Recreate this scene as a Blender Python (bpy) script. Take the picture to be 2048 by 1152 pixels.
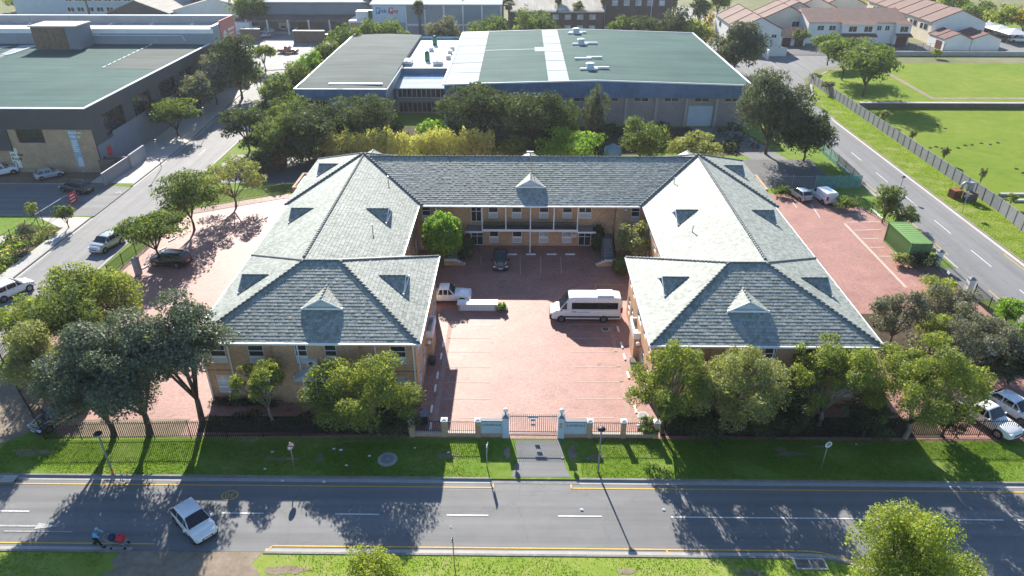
import bpy, math, random
import numpy as np
from mathutils import Vector, Matrix

for o in list(bpy.data.objects):
    bpy.data.objects.remove(o, do_unlink=True)
scene = bpy.context.scene
COL = scene.collection
R = math.radians

# ------------------------------------------------------------------ camera
CAM_H, CAM_F, CAM_PITCH, CAM_YAW = 39.0, 1420.0, R(29.7), R(0.67)
cam_d = bpy.data.cameras.new('camera')
cam = bpy.data.objects.new('camera', cam_d)
COL.objects.link(cam)
cam_d.sensor_width = 36.0
cam_d.lens = CAM_F / 2048.0 * 36.0
cam_d.clip_start = 0.5
cam_d.clip_end = 9000.0
cam.location = (0, 0, CAM_H)
cam.rotation_euler = (math.pi / 2 - CAM_PITCH, 0, CAM_YAW)
scene.camera = cam
scene.render.resolution_x, scene.render.resolution_y = 1024, 576

# ------------------------------------------------------------------ sky, sun, exposure
SUN_EL, SUN_AZ = R(30.0), R(-12.5)        # azimuth from +Y towards +X
world = bpy.data.worlds.new('World')
scene.world = world
world.use_nodes = True
wn, wl = world.node_tree.nodes, world.node_tree.links
wn.clear()
wout = wn.new('ShaderNodeOutputWorld')
wbg = wn.new('ShaderNodeBackground')
sky = wn.new('ShaderNodeTexSky')
sky.sky_type = 'NISHITA'
sky.sun_disc = False
sky.sun_elevation = SUN_EL
sky.sun_rotation = SUN_AZ
sky.altitude = 40
sky.air_density = 1.0
sky.dust_density = 0.25
sky.ozone_density = 4.5
wbg.inputs['Strength'].default_value = 0.085
wl.new(sky.outputs['Color'], wbg.inputs['Color'])
wl.new(wbg.outputs['Background'], wout.inputs['Surface'])

sun_d = bpy.data.lights.new('sun', 'SUN')
sun_d.energy = 4.8
sun_d.angle = R(0.53)
sun_d.color = (1.0, 0.945, 0.85)
sun = bpy.data.objects.new('sun', sun_d)
COL.objects.link(sun)
sdir = Vector((math.sin(SUN_AZ) * math.cos(SUN_EL), math.cos(SUN_AZ) * math.cos(SUN_EL), math.sin(SUN_EL)))
sun.rotation_euler = sdir.to_track_quat('Z', 'Y').to_euler()
sun.location = sdir * 300

scene.view_settings.view_transform = 'Standard'
scene.view_settings.look = 'None'
scene.view_settings.gamma = 1.0
scene.view_settings.use_curve_mapping = False
scene.view_settings.exposure = 1.36
scene.render.engine = 'CYCLES'

# ------------------------------------------------------------------ surveying helpers (a photograph point on a level plane -> metres)
_s, _c = math.sin(CAM_PITCH), math.cos(CAM_PITCH)
def at(px, py, z=0.0):
    u, v = (px - 1024) / CAM_F, (py - 576) / CAM_F
    dx, dy, dz = u, _c - v * _s, -_s - v * _c
    t = (z - CAM_H) / dz
    x, y = dx * t, dy * t
    cy, sy = math.cos(CAM_YAW), math.sin(CAM_YAW)
    return Vector((x * cy - y * sy, x * sy + y * cy, z))
def height_at(px, py_base, py_top, z0=0.0):
    """height of an upright thing whose foot and top are seen at these rows"""
    b = at(px, py_base, z0)
    cy, sy = math.cos(-CAM_YAW), math.sin(-CAM_YAW)
    Y = b.x * sy + b.y * cy
    v = (py_top - 576) / CAM_F
    return CAM_H - Y * (_s + v * _c) / (_c - v * _s) - z0
def metres(npx, px, py, z=0.0):
    return (at(px + npx / 2, py, z) - at(px - npx / 2, py, z)).length

# ------------------------------------------------------------------ materials
MATS = {}
class NT:
    def __init__(self, m):
        self.t = m.node_tree; self.n = m.node_tree.nodes; self.l = m.node_tree.links
    def new(self, typ, **kw):
        nd = self.n.new(typ)
        for k, v in kw.items():
            if k in nd.inputs: nd.inputs[k].default_value = v
            else: setattr(nd, k, v)
        return nd
    def link(self, a, b): self.l.new(a, b)
def c4(c): return (c[0], c[1], c[2], 1.0)
def base_mat(name, rough=0.7, spec=0.4, metal=0.0):
    m = bpy.data.materials.new(name)
    m.use_nodes = True
    t = NT(m)
    b = t.n['Principled BSDF']
    b.inputs['Roughness'].default_value = rough
    b.inputs['Specular IOR Level'].default_value = spec
    b.inputs['Metallic'].default_value = metal
    MATS[name] = m
    return m, t, b
def ramp(t, fac, stops):
    r = t.new('ShaderNodeValToRGB')
    el = r.color_ramp.elements
    while len(el) > 1: el.remove(el[-1])
    el[0].position = stops[0][0]; el[0].color = c4(stops[0][1])
    for p, c in stops[1:]:
        e = el.new(p); e.color = c4(c)
    t.link(fac, r.inputs['Fac'])
    return r.outputs['Color']
def noise(t, vec, scale, detail=4.0, rough=0.6):
    n = t.new('ShaderNodeTexNoise', Scale=scale, Detail=detail, Roughness=rough)
    t.link(vec, n.inputs['Vector'])
    return n.outputs['Fac']
def mixc(t, fac, a, b, mode='MIX'):
    m = t.new('ShaderNodeMix', data_type='RGBA', blend_type=mode)
    if isinstance(fac, (int, float)): m.inputs[0].default_value = fac
    else: t.link(fac, m.inputs[0])
    for i, s in ((6, a), (7, b)):
        if isinstance(s, tuple): m.inputs[i].default_value = c4(s)
        else: t.link(s, m.inputs[i])
    return m.outputs[2]
def bump(t, b, h, strength=0.3, dist=0.02):
    n = t.new('ShaderNodeBump', Strength=strength, Distance=dist)
    t.link(h, n.inputs['Height']); t.link(n.outputs['Normal'], b.inputs['Normal'])
def pos(t): return t.new('ShaderNodeNewGeometry').outputs['Position']
def plain(name, c, rough=0.6, spec=0.4, metal=0.0, var=0.12, scale=1.2, bmp=0.0, bscale=30):
    """a real surface of one colour with uneven tone and wear"""
    m, t, b = base_mat(name, rough, spec, metal)
    p = pos(t)
    lo = tuple(max(0, x * (1 - var)) for x in c); hi = tuple(min(1, x * (1 + var)) for x in c)
    f = noise(t, p, scale, 6, 0.65)
    col = ramp(t, f, [(0.3, lo), (0.7, hi)])
    t.link(col, b.inputs['Base Color'])
    if bmp: bump(t, b, noise(t, p, bscale, 4), bmp, 0.01)
    return m
def wall_vec(t):
    """(x + y, z) so that courses run level on walls that face either axis"""
    g = t.new('ShaderNodeSeparateXYZ'); t.link(pos(t), g.inputs[0])
    a = t.new('ShaderNodeMath', operation='ADD'); t.link(g.outputs[0], a.inputs[0]); t.link(g.outputs[1], a.inputs[1])
    c = t.new('ShaderNodeCombineXYZ'); t.link(a.outputs[0], c.inputs[0]); t.link(g.outputs[2], c.inputs[1])
    return c.outputs[0]
def brick_mat(name, c1, c2, mortar, bw=0.23, bh=0.085, rough=0.85, ground=False, msize=0.012, stain=0.25, vec=None):
    m, t, b = base_mat(name, rough, 0.32 if ground else 0.25)
    v = pos(t) if ground else wall_vec(t)
    bt = t.new('ShaderNodeTexBrick', Scale=1.0)
    bt.inputs['Brick Width'].default_value = bw; bt.inputs['Row Height'].default_value = bh
    bt.inputs['Mortar Size'].default_value = msize; bt.inputs['Color1'].default_value = c4(c1)
    bt.inputs['Color2'].default_value = c4(c2); bt.inputs['Mortar'].default_value = c4(mortar)
    t.link(v, bt.inputs['Vector'])
    p = pos(t)
    n1 = ramp(t, noise(t, p, 0.35, 6, 0.7), [(0.32, (1 - stain,) * 3), (0.68, (1 + stain * 0.6,) * 3)])
    n2 = ramp(t, noise(t, p, 7.0, 3, 0.6), [(0.3, (0.82,) * 3), (0.7, (1.16,) * 3)])
    col = mixc(t, 1.0, bt.outputs['Color'], n1, 'MULTIPLY')
    col = mixc(t, 1.0, col, n2, 'MULTIPLY')
    if ground:
        sp = ramp(t, noise(t, p, 0.9, 5, 0.55), [(0.62, (1, 1, 1)), (0.74, (0.62, 0.60, 0.60))])
        wd = ramp(t, noise(t, p, 0.22, 6, 0.7), [(0.58, (0, 0, 0)), (0.75, (0.35, 0.35, 0.35))])
        col = mixc(t, 1.0, col, sp, 'MULTIPLY'); col = mixc(t, wd, col, (0.40, 0.33, 0.28))
    t.link(col, b.inputs['Base Color'])
    bump(t, b, bt.outputs['Fac'], -0.25, 0.01)
    return m
def ground_mat(name, stops, s1=0.12, s2=1.3, s3=14.0, rough=0.9, bmp=0.5, bscale=22, spec=0.2, bdist=0.05, wear=None):
    """three sizes of noise mixed and run through a list of real ground colours"""
    m, t, b = base_mat(name, rough, spec)
    p = pos(t)
    a = noise(t, p, s1, 5, 0.6); c = noise(t, p, s2, 5, 0.65); d = noise(t, p, s3, 4, 0.7)
    k = t.new('ShaderNodeMath', operation='MULTIPLY_ADD'); t.link(c, k.inputs[0]); k.inputs[1].default_value = 0.75
    k2 = t.new('ShaderNodeMath', operation='MULTIPLY'); t.link(a, k2.inputs[0]); k2.inputs[1].default_value = 0.75
    t.link(k2.outputs[0], k.inputs[2])
    k3 = t.new('ShaderNodeMath', operation='MULTIPLY_ADD'); t.link(d, k3.inputs[0]); k3.inputs[1].default_value = 0.5
    t.link(k.outputs[0], k3.inputs[2])
    k4 = t.new('ShaderNodeMath', operation='MULTIPLY'); t.link(k3.outputs[0], k4.inputs[0]); k4.inputs[1].default_value = 0.5
    col = ramp(t, k4.outputs[0], [(q * 0.5, cc) for q, cc in stops])
    t.link(col, b.inputs['Base Color'])
    if wear:
        mp = t.new('ShaderNodeMapping'); mp.inputs['Scale'].default_value = wear; t.link(p, mp.inputs['Vector'])
        col = mixc(t, 1.0, col, ramp(t, noise(t, mp.outputs[0], 1.0, 4, 0.6), [(0.35, (0.84,) * 3), (0.65, (1.12,) * 3)]), 'MULTIPLY')
        vo = t.new('ShaderNodeTexVoronoi', feature='DISTANCE_TO_EDGE', Scale=0.16)
        dn = t.new('ShaderNodeTexNoise', Scale=0.9, Detail=5.0); t.link(p, dn.inputs['Vector'])
        dv_ = t.new('ShaderNodeVectorMath', operation='SCALE'); t.link(dn.outputs['Color'], dv_.inputs[0]); dv_.inputs['Scale'].default_value = 2.2
        ad = t.new('ShaderNodeVectorMath', operation='ADD'); t.link(p, ad.inputs[0]); t.link(dv_.outputs[0], ad.inputs[1]); t.link(ad.outputs[0], vo.inputs['Vector'])
        col = mixc(t, 1.0, col, ramp(t, vo.outputs['Distance'], [(0.0, (0.88,) * 3), (0.005, (0.9,) * 3), (0.010, (1, 1, 1))]), 'MULTIPLY')
        t.link(col, b.inputs['Base Color'])
    if bmp: bump(t, b, noise(t, p, bscale, 5, 0.7), bmp, bdist)
    return m
def leaf_mat(name, dark, mid, light, trans=0.42, gloss=0.12):
    m = bpy.data.materials.new(name); m.use_nodes = True
    t = NT(m); t.n.clear()
    out = t.new('ShaderNodeOutputMaterial')
    g = t.new('ShaderNodeNewGeometry')
    p2 = t.new('ShaderNodeMath', operation='MULTIPLY_ADD')
    t.link(g.outputs['Random Per Island'], p2.inputs[0]); p2.inputs[1].default_value = 0.55
    nz = t.new('ShaderNodeMath', operation='MULTIPLY_ADD'); t.link(noise(t, g.outputs['Position'], 0.55, 3), nz.inputs[0]); nz.inputs[1].default_value = 0.9; nz.inputs[2].default_value = -0.22
    t.link(nz.outputs[0], p2.inputs[2])
    col = ramp(t, p2.outputs[0], [(0.12, dark), (0.5, mid), (0.9, light)])
    df = t.new('ShaderNodeBsdfDiffuse'); t.link(col, df.inputs['Color'])
    tr = t.new('ShaderNodeBsdfTranslucent')
    tc = mixc(t, 1.0, col, (1.35, 1.35, 0.55), 'MULTIPLY'); t.link(tc, tr.inputs['Color'])
    gl = t.new('ShaderNodeBsdfGlossy', Roughness=0.6); gl.inputs['Color'].default_value = (0.9, 0.95, 1, 1)
    m1 = t.new('ShaderNodeMixShader'); m1.inputs[0].default_value = trans
    t.link(df.outputs[0], m1.inputs[1]); t.link(tr.outputs[0], m1.inputs[2])
    m2 = t.new('ShaderNodeMixShader'); m2.inputs[0].default_value = gloss * 0.22
    t.link(m1.outputs[0], m2.inputs[1]); t.link(gl.outputs[0], m2.inputs[2])
    t.link(m2.outputs[0], out.inputs['Surface'])
    MATS[name] = m
    return m
def paint_mat(name, c, rough=0.22, coat=0.8, metal=0.0):
    m, t, b = base_mat(name, rough, 0.5, metal)
    p = t.new('ShaderNodeTexCoord').outputs['Object']
    col = ramp(t, noise(t, p, 2.2, 5, 0.6), [(0.3, tuple(x * 0.9 for x in c)), (0.7, tuple(min(1, x * 1.06) for x in c))])
    t.link(col, b.inputs['Base Color'])
    b.inputs['Coat Weight'].default_value = coat; b.inputs['Coat Roughness'].default_value = 0.06
    return m
def glass_mat(name, c=(0.02, 0.025, 0.03), rough=0.06, spec=0.6):
    m, t, b = base_mat(name, rough, spec)
    p = pos(t)
    col = ramp(t, noise(t, p, 0.8, 3), [(0.35, c), (0.65, tuple(x * 2.2 for x in c))])
    t.link(col, b.inputs['Base Color'])
    return m

# ------------------------------------------------------------------ mesh building
OFF = {}                                   # world offset of every object made here (no rotations above it)
def mesh_obj(name, verts, faces, mat=None, parent=None, smooth=False):
    o_ = OFF.get(parent.name, Vector((0, 0, 0))) if parent else Vector((0, 0, 0))
    me = bpy.data.meshes.new(name)
    v = np.asarray(verts, dtype=float)
    if parent is not None: v = v - np.array(o_)
    me.from_pydata(v.tolist() if len(v) < 60000 else v, [], faces)
    if smooth:
        me.polygons.foreach_set('use_smooth', [True] * len(me.polygons))
    me.update()
    ob = bpy.data.objects.new(name, me)
    if mat is not None: me.materials.append(MATS[mat] if isinstance(mat, str) else mat)
    COL.objects.link(ob)
    if parent is not None:
        ob.parent = parent
        OFF[ob.name] = o_
    else:
        OFF[ob.name] = Vector((0, 0, 0))
    return ob
class MB:
    def __init__(self): self.v = []; self.f = []
    def add(self, vs, fs):
        n = len(self.v); self.v.extend([tuple(q) for q in vs]); self.f.extend([tuple(i + n for i in f) for f in fs]); return self
    def box(self, x0, y0, z0, x1, y1, z1):
        return self.add([(x0, y0, z0), (x1, y0, z0), (x1, y1, z0), (x0, y1, z0), (x0, y0, z1), (x1, y0, z1), (x1, y1, z1), (x0, y1, z1)],
                        [(3, 2, 1, 0), (4, 5, 6, 7), (0, 1, 5, 4), (1, 2, 6, 5), (2, 3, 7, 6), (3, 0, 4, 7)])
    def obox(self, c, sx, sy, sz, rz=0.0, taper=1.0):
        cx, cy, z0 = c; q = math.cos(rz); w = math.sin(rz); vs = []
        for z, k in ((z0, 1.0), (z0 + sz, taper)):
            for ax, ay in ((-1, -1), (1, -1), (1, 1), (-1, 1)):
                X, Y = ax * sx / 2 * k, ay * sy / 2 * k
                vs.append((cx + X * q - Y * w, cy + X * w + Y * q, z))
        return self.add(vs, [(3, 2, 1, 0), (4, 5, 6, 7), (0, 1, 5, 4), (1, 2, 6, 5), (2, 3, 7, 6), (3, 0, 4, 7)])
    def prism(self, poly, z0, z1):
        n = len(poly)
        a = sum(poly[i][0] * poly[(i + 1) % n][1] - poly[(i + 1) % n][0] * poly[i][1] for i in range(n))
        if a < 0: poly = poly[::-1]
        vs = [(p[0], p[1], z0) for p in poly] + [(p[0], p[1], z1) for p in poly]
        fs = [tuple(range(n, 2 * n)), tuple(range(n - 1, -1, -1))] + [(i, (i + 1) % n, n + (i + 1) % n, n + i) for i in range(n)]
        return self.add(vs, fs)
    def face(self, pts): return self.add(pts, [tuple(range(len(pts)))])
    def cyl(self, p0, p1, r0, r1=None, n=10, caps=True):
        r1 = r0 if r1 is None else r1
        p0, p1 = Vector(p0), Vector(p1); d = (p1 - p0)
        if d.length < 1e-6: return self
        d.normalize()
        a = d.orthogonal().normalized(); b = d.cross(a)
        vs = []
        for p, r in ((p0, r0), (p1, r1)):
            for i in range(n):
                t = 2 * math.pi * i / n
                vs.append(p + (a * math.cos(t) + b * math.sin(t)) * r)
        fs = [(i, (i + 1) % n, n + (i + 1) % n, n + i) for i in range(n)]
        if caps: fs += [tuple(range(n - 1, -1, -1)), tuple(range(n, 2 * n))]
        return self.add(vs, fs)
    def tube(self, pts, radii, n=7):
        """one tapering tube through the points"""
        pts = [Vector(p) for p in pts]
        if not hasattr(radii, '__len__'): radii = [radii] * len(pts)
        vs = []; prev = None
        for i, p in enumerate(pts):
            d = (pts[min(i + 1, len(pts) - 1)] - pts[max(i - 1, 0)])
            d = d.normalized() if d.length > 1e-9 else Vector((0, 0, 1))
            a = d.orthogonal().normalized() if prev is None else (prev - d * prev.dot(d)).normalized()
            prev = a; b = d.cross(a)
            for k in range(n):
                t = 2 * math.pi * k / n
                vs.append(p + (a * math.cos(t) + b * math.sin(t)) * radii[i])
        fs = []
        for i in range(len(pts) - 1):
            for k in range(n):
                fs.append((i * n + k, i * n + (k + 1) % n, (i + 1) * n + (k + 1) % n, (i + 1) * n + k))
        fs += [tuple(range(n - 1, -1, -1)), tuple(range((len(pts) - 1) * n, len(pts) * n))]
        return self.add(vs, fs)
    def lathe(self, prof, c=(0, 0, 0), n=14, axis='z'):
        vs = []
        for r, z in prof:
            for k in range(n):
                t = 2 * math.pi * k / n
                q = (r * math.cos(t), r * math.sin(t), z)
                if axis == 'y': q = (q[0], q[2], q[1])
                vs.append((q[0] + c[0], q[1] + c[1], q[2] + c[2]))
        fs = []
        for i in range(len(prof) - 1):
            for k in range(n):
                f = (i * n + k, i * n + (k + 1) % n, (i + 1) * n + (k + 1) % n, (i + 1) * n + k)
                fs.append(f if axis == 'z' else f[::-1])
        m = len(prof) - 1
        lo, hi = tuple(range(n - 1, -1, -1)), tuple(range(m * n, (m + 1) * n))
        fs += [lo, hi] if axis == 'z' else [lo[::-1], hi[::-1]]
        return self.add(vs, fs)
    def ball(self, c, r, n=10, m=7, sz=1.0):
        prof = [(max(1e-3, r * math.sin(math.pi * i / m)), -r * sz * math.cos(math.pi * i / m)) for i in range(m + 1)]
        return self.lathe(prof, c, n)
    def build(self, name, mat=None, parent=None, smooth=False):
        return mesh_obj(name, self.v, self.f, mat, parent, smooth)
def tag(o, label, cat, group=None):
    o['label'] = label; o['category'] = cat
    if group: o['group'] = group
    return o
def struct(o): o['kind'] = 'structure'; return o
def stuff(o): o['kind'] = 'stuff'; return o
def thing(name, label, cat, loc=(0, 0, 0), group=None):
    o = bpy.data.objects.new(name, None); COL.objects.link(o)
    o.location = loc; o.empty_display_size = 0.3
    OFF[o.name] = Vector(loc)
    return tag(o, label, cat, group)
def copy_tree(o, parent=None):
    c = o.copy(); COL.objects.link(c); c.parent = parent
    OFF[c.name] = Vector(c.location)
    for ch in o.children: copy_tree(ch, c)
    return c
def sheet(name, poly, z, mat, kind='structure', parent=None):
    n = len(poly)
    a = sum(poly[i][0] * poly[(i + 1) % n][1] - poly[(i + 1) % n][0] * poly[i][1] for i in range(n))
    if a < 0: poly = poly[::-1]
    o = MB().face([(p[0], p[1], z) for p in poly]).build(name, mat, parent)
    if kind and parent is None: o['kind'] = kind
    return o
def rect(x0, y0, x1, y1): return [(x0, y0), (x1, y0), (x1, y1), (x0, y1)]
# ------------------------------------------------------------------ material library
ground_mat('asphalt', [(0.7, (0.155, 0.154, 0.154)), (1.0, (0.178, 0.176, 0.174)), (1.3, (0.205, 0.201, 0.195))], 0.05, 0.6, 60, 0.8, 0.25, 90, 0.25, 0.01, (0.03, 0.9, 1))
ground_mat('asphalt_side', [(0.7, (0.155, 0.154, 0.154)), (1.0, (0.178, 0.176, 0.174)), (1.3, (0.205, 0.201, 0.195))], 0.05, 0.6, 60, 0.8, 0.25, 90, 0.25, 0.01, (0.9, 0.03, 1))
ground_mat('asphalt_dark', [(0.55, (0.06, 0.06, 0.062)), (1.3, (0.11, 0.108, 0.105))], 0.1, 1.1, 50, 0.7, 0.25, 90, 0.35, 0.01)
ground_mat('asphalt_pale', [(0.7, (0.19, 0.187, 0.184)), (1.0, (0.225, 0.22, 0.215)), (1.3, (0.26, 0.252, 0.244))], 0.06, 0.7, 50, 0.8, 0.25, 90, 0.25, 0.01, (0.8, 0.03, 1))
ground_mat('concrete', [(0.5, (0.26, 0.25, 0.23)), (0.95, (0.36, 0.345, 0.32)), (1.35, (0.45, 0.43, 0.40))], 0.3, 2.2, 30, 0.8, 0.3, 60, 0.3, 0.01)
ground_mat('concrete_pink', [(0.5, (0.36, 0.31, 0.27)), (0.95, (0.46, 0.40, 0.35)), (1.35, (0.54, 0.48, 0.43))], 0.25, 1.8, 30, 0.8, 0.3, 60, 0.3, 0.01)
ground_mat('concrete_grey', [(0.5, (0.16, 0.16, 0.165)), (0.95, (0.23, 0.23, 0.235)), (1.35, (0.30, 0.30, 0.30))], 0.5, 2.5, 30, 0.8, 0.3, 50, 0.3, 0.01)
ground_mat('kerb_stone', [(0.5, (0.11, 0.105, 0.10)), (0.95, (0.19, 0.18, 0.17)), (1.35, (0.30, 0.285, 0.26))], 0.7, 3.5, 30, 0.85, 0.4, 40, 0.3, 0.02)
ground_mat('dirt', [(0.6, (0.14, 0.105, 0.07)), (0.95, (0.235, 0.185, 0.135)), (1.35, (0.34, 0.28, 0.215))], 0.5, 2.2, 20, 0.95, 0.6, 25, 0.15, 0.05)
ground_mat('soil', [(0.5, (0.035, 0.028, 0.02)), (0.95, (0.065, 0.05, 0.035)), (1.35, (0.12, 0.09, 0.06))], 0.5, 2.0, 20, 0.95, 0.6, 20, 0.1, 0.05)
ground_mat('grass_verge', [(0.62, (0.070, 0.145, 0.010)), (0.9, (0.120, 0.200, 0.024)), (1.06, (0.158, 0.228, 0.036)), (1.16, (0.21, 0.245, 0.07)), (1.32, (0.32, 0.29, 0.16))], 0.2, 1.9, 16, 0.95, 0.7, 18, 0.12, 0.08)
ground_mat('grass_south', [(0.65, (0.13, 0.21, 0.02)), (0.95, (0.195, 0.265, 0.04)), (1.08, (0.24, 0.285, 0.065)), (1.2, (0.28, 0.285, 0.10)), (1.34, (0.40, 0.36, 0.23))], 0.13, 1.4, 11, 0.95, 0.5, 14, 0.12, 0.06)
ground_mat('grass_field', [(0.65, (0.095, 0.160, 0.010)), (0.92, (0.135, 0.202, 0.014)), (1.1, (0.170, 0.222, 0.022)), (1.22, (0.22, 0.235, 0.05)), (1.38, (0.28, 0.255, 0.11))], 0.06, 0.45, 5, 0.95, 0.8, 9, 0.12, 0.12)
ground_mat('grass_dry', [(0.6, (0.10, 0.155, 0.02)), (0.95, (0.16, 0.205, 0.03)), (1.15, (0.22, 0.235, 0.06)), (1.35, (0.36, 0.32, 0.19))], 0.15, 0.9, 12, 0.95, 0.8, 12, 0.12, 0.08)
ground_mat('land', [(0.6, (0.09, 0.115, 0.035)), (1.0, (0.16, 0.165, 0.075)), (1.35, (0.26, 0.235, 0.17))], 0.03, 0.3, 4, 0.95, 0.5, 8, 0.12, 0.08)
brick_mat('paving', (0.365, 0.185, 0.148), (0.285, 0.128, 0.100), (0.35, 0.225, 0.185), 0.22, 0.11, 0.6, True, 0.008, 0.20)
brick_mat('paving_brown', (0.24, 0.17, 0.11), (0.17, 0.115, 0.075), (0.2, 0.16, 0.12), 0.22, 0.11, 0.8, True, 0.008, 0.30)
brick_mat('face_brick', (0.66, 0.36, 0.19), (0.53, 0.27, 0.135), (0.50, 0.40, 0.29), 0.24, 0.085, 0.85, False, 0.012, 0.22)
brick_mat('tan_brick', (0.54, 0.365, 0.225), (0.42, 0.265, 0.16), (0.40, 0.32, 0.23), 0.24, 0.085, 0.85, False, 0.012, 0.2)
brick_mat('dark_brick', (0.17, 0.105, 0.085), (0.115, 0.07, 0.06), (0.2, 0.17, 0.15), 0.24, 0.085, 0.85, False, 0.012, 0.2)
brick_mat('grey_block', (0.33, 0.30, 0.275), (0.275, 0.25, 0.235), (0.25, 0.235, 0.22), 0.4, 0.2, 0.85, False, 0.012, 0.15)
plain('white_paint', (0.78, 0.78, 0.76), 0.45, 0.4, 0, 0.06, 0.9)
plain('off_white', (0.62, 0.62, 0.60), 0.6, 0.3, 0, 0.10, 0.6)
plain('cream_wall', (0.68, 0.60, 0.47), 0.8, 0.3, 0, 0.08, 0.35, 0.15)
plain('white_wall', (0.72, 0.70, 0.66), 0.8, 0.3, 0, 0.07, 0.35, 0.15)
plain('pale_blue_panel', (0.46, 0.55, 0.60), 0.5, 0.4, 0, 0.08, 0.7)
plain('apron_panel', (0.52, 0.55, 0.57), 0.5, 0.4, 0, 0.08, 0.7)
plain('blue_panel', (0.115, 0.20, 0.34), 0.5, 0.4, 0, 0.14, 0.25)
plain('charcoal_wall', (0.085, 0.082, 0.085), 0.75, 0.3, 0, 0.12, 0.3, 0.1)
plain('slate_wall', (0.20, 0.22, 0.25), 0.75, 0.3, 0, 0.10, 0.3, 0.1)
plain('grey_wall', (0.30, 0.32, 0.34), 0.8, 0.3, 0, 0.10, 0.25, 0.1)
plain('black_metal', (0.018, 0.018, 0.02), 0.5, 0.4, 0.2, 0.2, 3)
plain('dark_metal', (0.045, 0.047, 0.05), 0.5, 0.4, 0.2, 0.2, 3)
plain('galvanised', (0.36, 0.37, 0.38), 0.5, 0.5, 0.5, 0.18, 2)
plain('pole_grey', (0.24, 0.235, 0.225), 0.75, 0.3, 0, 0.18, 2.5)
plain('rubber', (0.016, 0.016, 0.017), 0.85, 0.3, 0, 0.25, 3)
plain('black_plastic', (0.02, 0.02, 0.022), 0.55, 0.4, 0, 0.2, 3)
plain('rim_metal', (0.40, 0.41, 0.43), 0.3, 0.5, 0.8, 0.1, 5)
plain('road_white', (0.60, 0.60, 0.585), 0.7, 0.3, 0, 0.2, 6)
plain('road_worn', (0.36, 0.36, 0.35), 0.75, 0.3, 0, 0.35, 4)
plain('road_yellow', (0.62, 0.38, 0.07), 0.7, 0.3, 0, 0.2, 5)
plain('paver_edge', (0.36, 0.235, 0.195), 0.8, 0.3, 0, 0.2, 2)
plain('paver_line', (0.46, 0.36, 0.31), 0.8, 0.3, 0, 0.2, 5)
plain('red_sign', (0.60, 0.035, 0.035), 0.5, 0.4, 0, 0.1, 2)
plain('sign_blue', (0.05, 0.16, 0.40), 0.5, 0.4, 0, 0.1, 2)
plain('ink', (0.02, 0.022, 0.025), 0.6, 0.3, 0, 0.1, 2)
plain('teal_ink', (0.03, 0.24, 0.27), 0.6, 0.3, 0, 0.1, 2)
plain('navy_ink', (0.05, 0.09, 0.16), 0.6, 0.3, 0, 0.1, 2)
plain('orange_paint', (0.62, 0.17, 0.05), 0.6, 0.3, 0, 0.15, 2)
plain('brown_roof', (0.185, 0.120, 0.100), 0.85, 0.25, 0, 0.14, 0.5, 0.2, 12)
plain('brown_roof_dark', (0.15, 0.085, 0.07), 0.85, 0.25, 0, 0.14, 0.5, 0.2, 12)
plain('roof_edge_red', (0.29, 0.125, 0.095), 0.75, 0.3, 0, 0.14, 0.8)
plain('garage_door', (0.10, 0.035, 0.028), 0.6, 0.3, 0, 0.12, 1)
plain('bark', (0.115, 0.088, 0.065), 0.95, 0.15, 0, 0.35, 2.2, 0.6, 10)
plain('bark_pale', (0.25, 0.21, 0.175), 0.95, 0.15, 0, 0.3, 2.2, 0.6, 10)
plain('bark_grey', (0.16, 0.14, 0.125), 0.95, 0.15, 0, 0.3, 2.2, 0.6, 10)
plain('timber', (0.20, 0.125, 0.07), 0.8, 0.2, 0, 0.25, 2)
plain('rust', (0.22, 0.085, 0.04), 0.8, 0.2, 0.2, 0.3, 2)
plain('globe_white', (0.82, 0.82, 0.80), 0.25, 0.5, 0, 0.03, 2)
plain('skin', (0.22, 0.12, 0.08), 0.6, 0.3, 0, 0.08, 6)
plain('shirt_blue', (0.16, 0.40, 0.66), 0.85, 0.2, 0, 0.1, 6)
plain('trousers_black', (0.018, 0.018, 0.02), 0.9, 0.2, 0, 0.2, 6)
plain('grey_hair', (0.42, 0.41, 0.39), 0.9, 0.2, 0, 0.1, 12)
plain('bag_red', (0.55, 0.03, 0.045), 0.6, 0.3, 0, 0.15, 4)
plain('bag_navy', (0.015, 0.03, 0.075), 0.8, 0.3, 0, 0.2, 4)
plain('shade_cloth', (0.80, 0.78, 0.74), 0.8, 0.2, 0, 0.05, 0.5)
plain('wet_green', (0.03, 0.16, 0.09), 0.5, 0.4, 0, 0.1, 1)
plain('litter', (0.62, 0.63, 0.63), 0.7, 0.3, 0, 0.15, 5)
glass_mat('window_glass', (0.018, 0.020, 0.023), 0.12)
glass_mat('window_warm', (0.045, 0.032, 0.026), 0.15)
glass_mat('window_blind', (0.30, 0.32, 0.33), 0.3)
glass_mat('car_glass', (0.010, 0.012, 0.014), 0.04, 0.7)
glass_mat('lamp_glass', (0.45, 0.46, 0.47), 0.1, 0.7)
plain('tail_red', (0.50, 0.02, 0.02), 0.2, 0.6, 0, 0.1, 3)
plain('plate', (0.66, 0.64, 0.55), 0.5, 0.4, 0, 0.05, 3)

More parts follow.
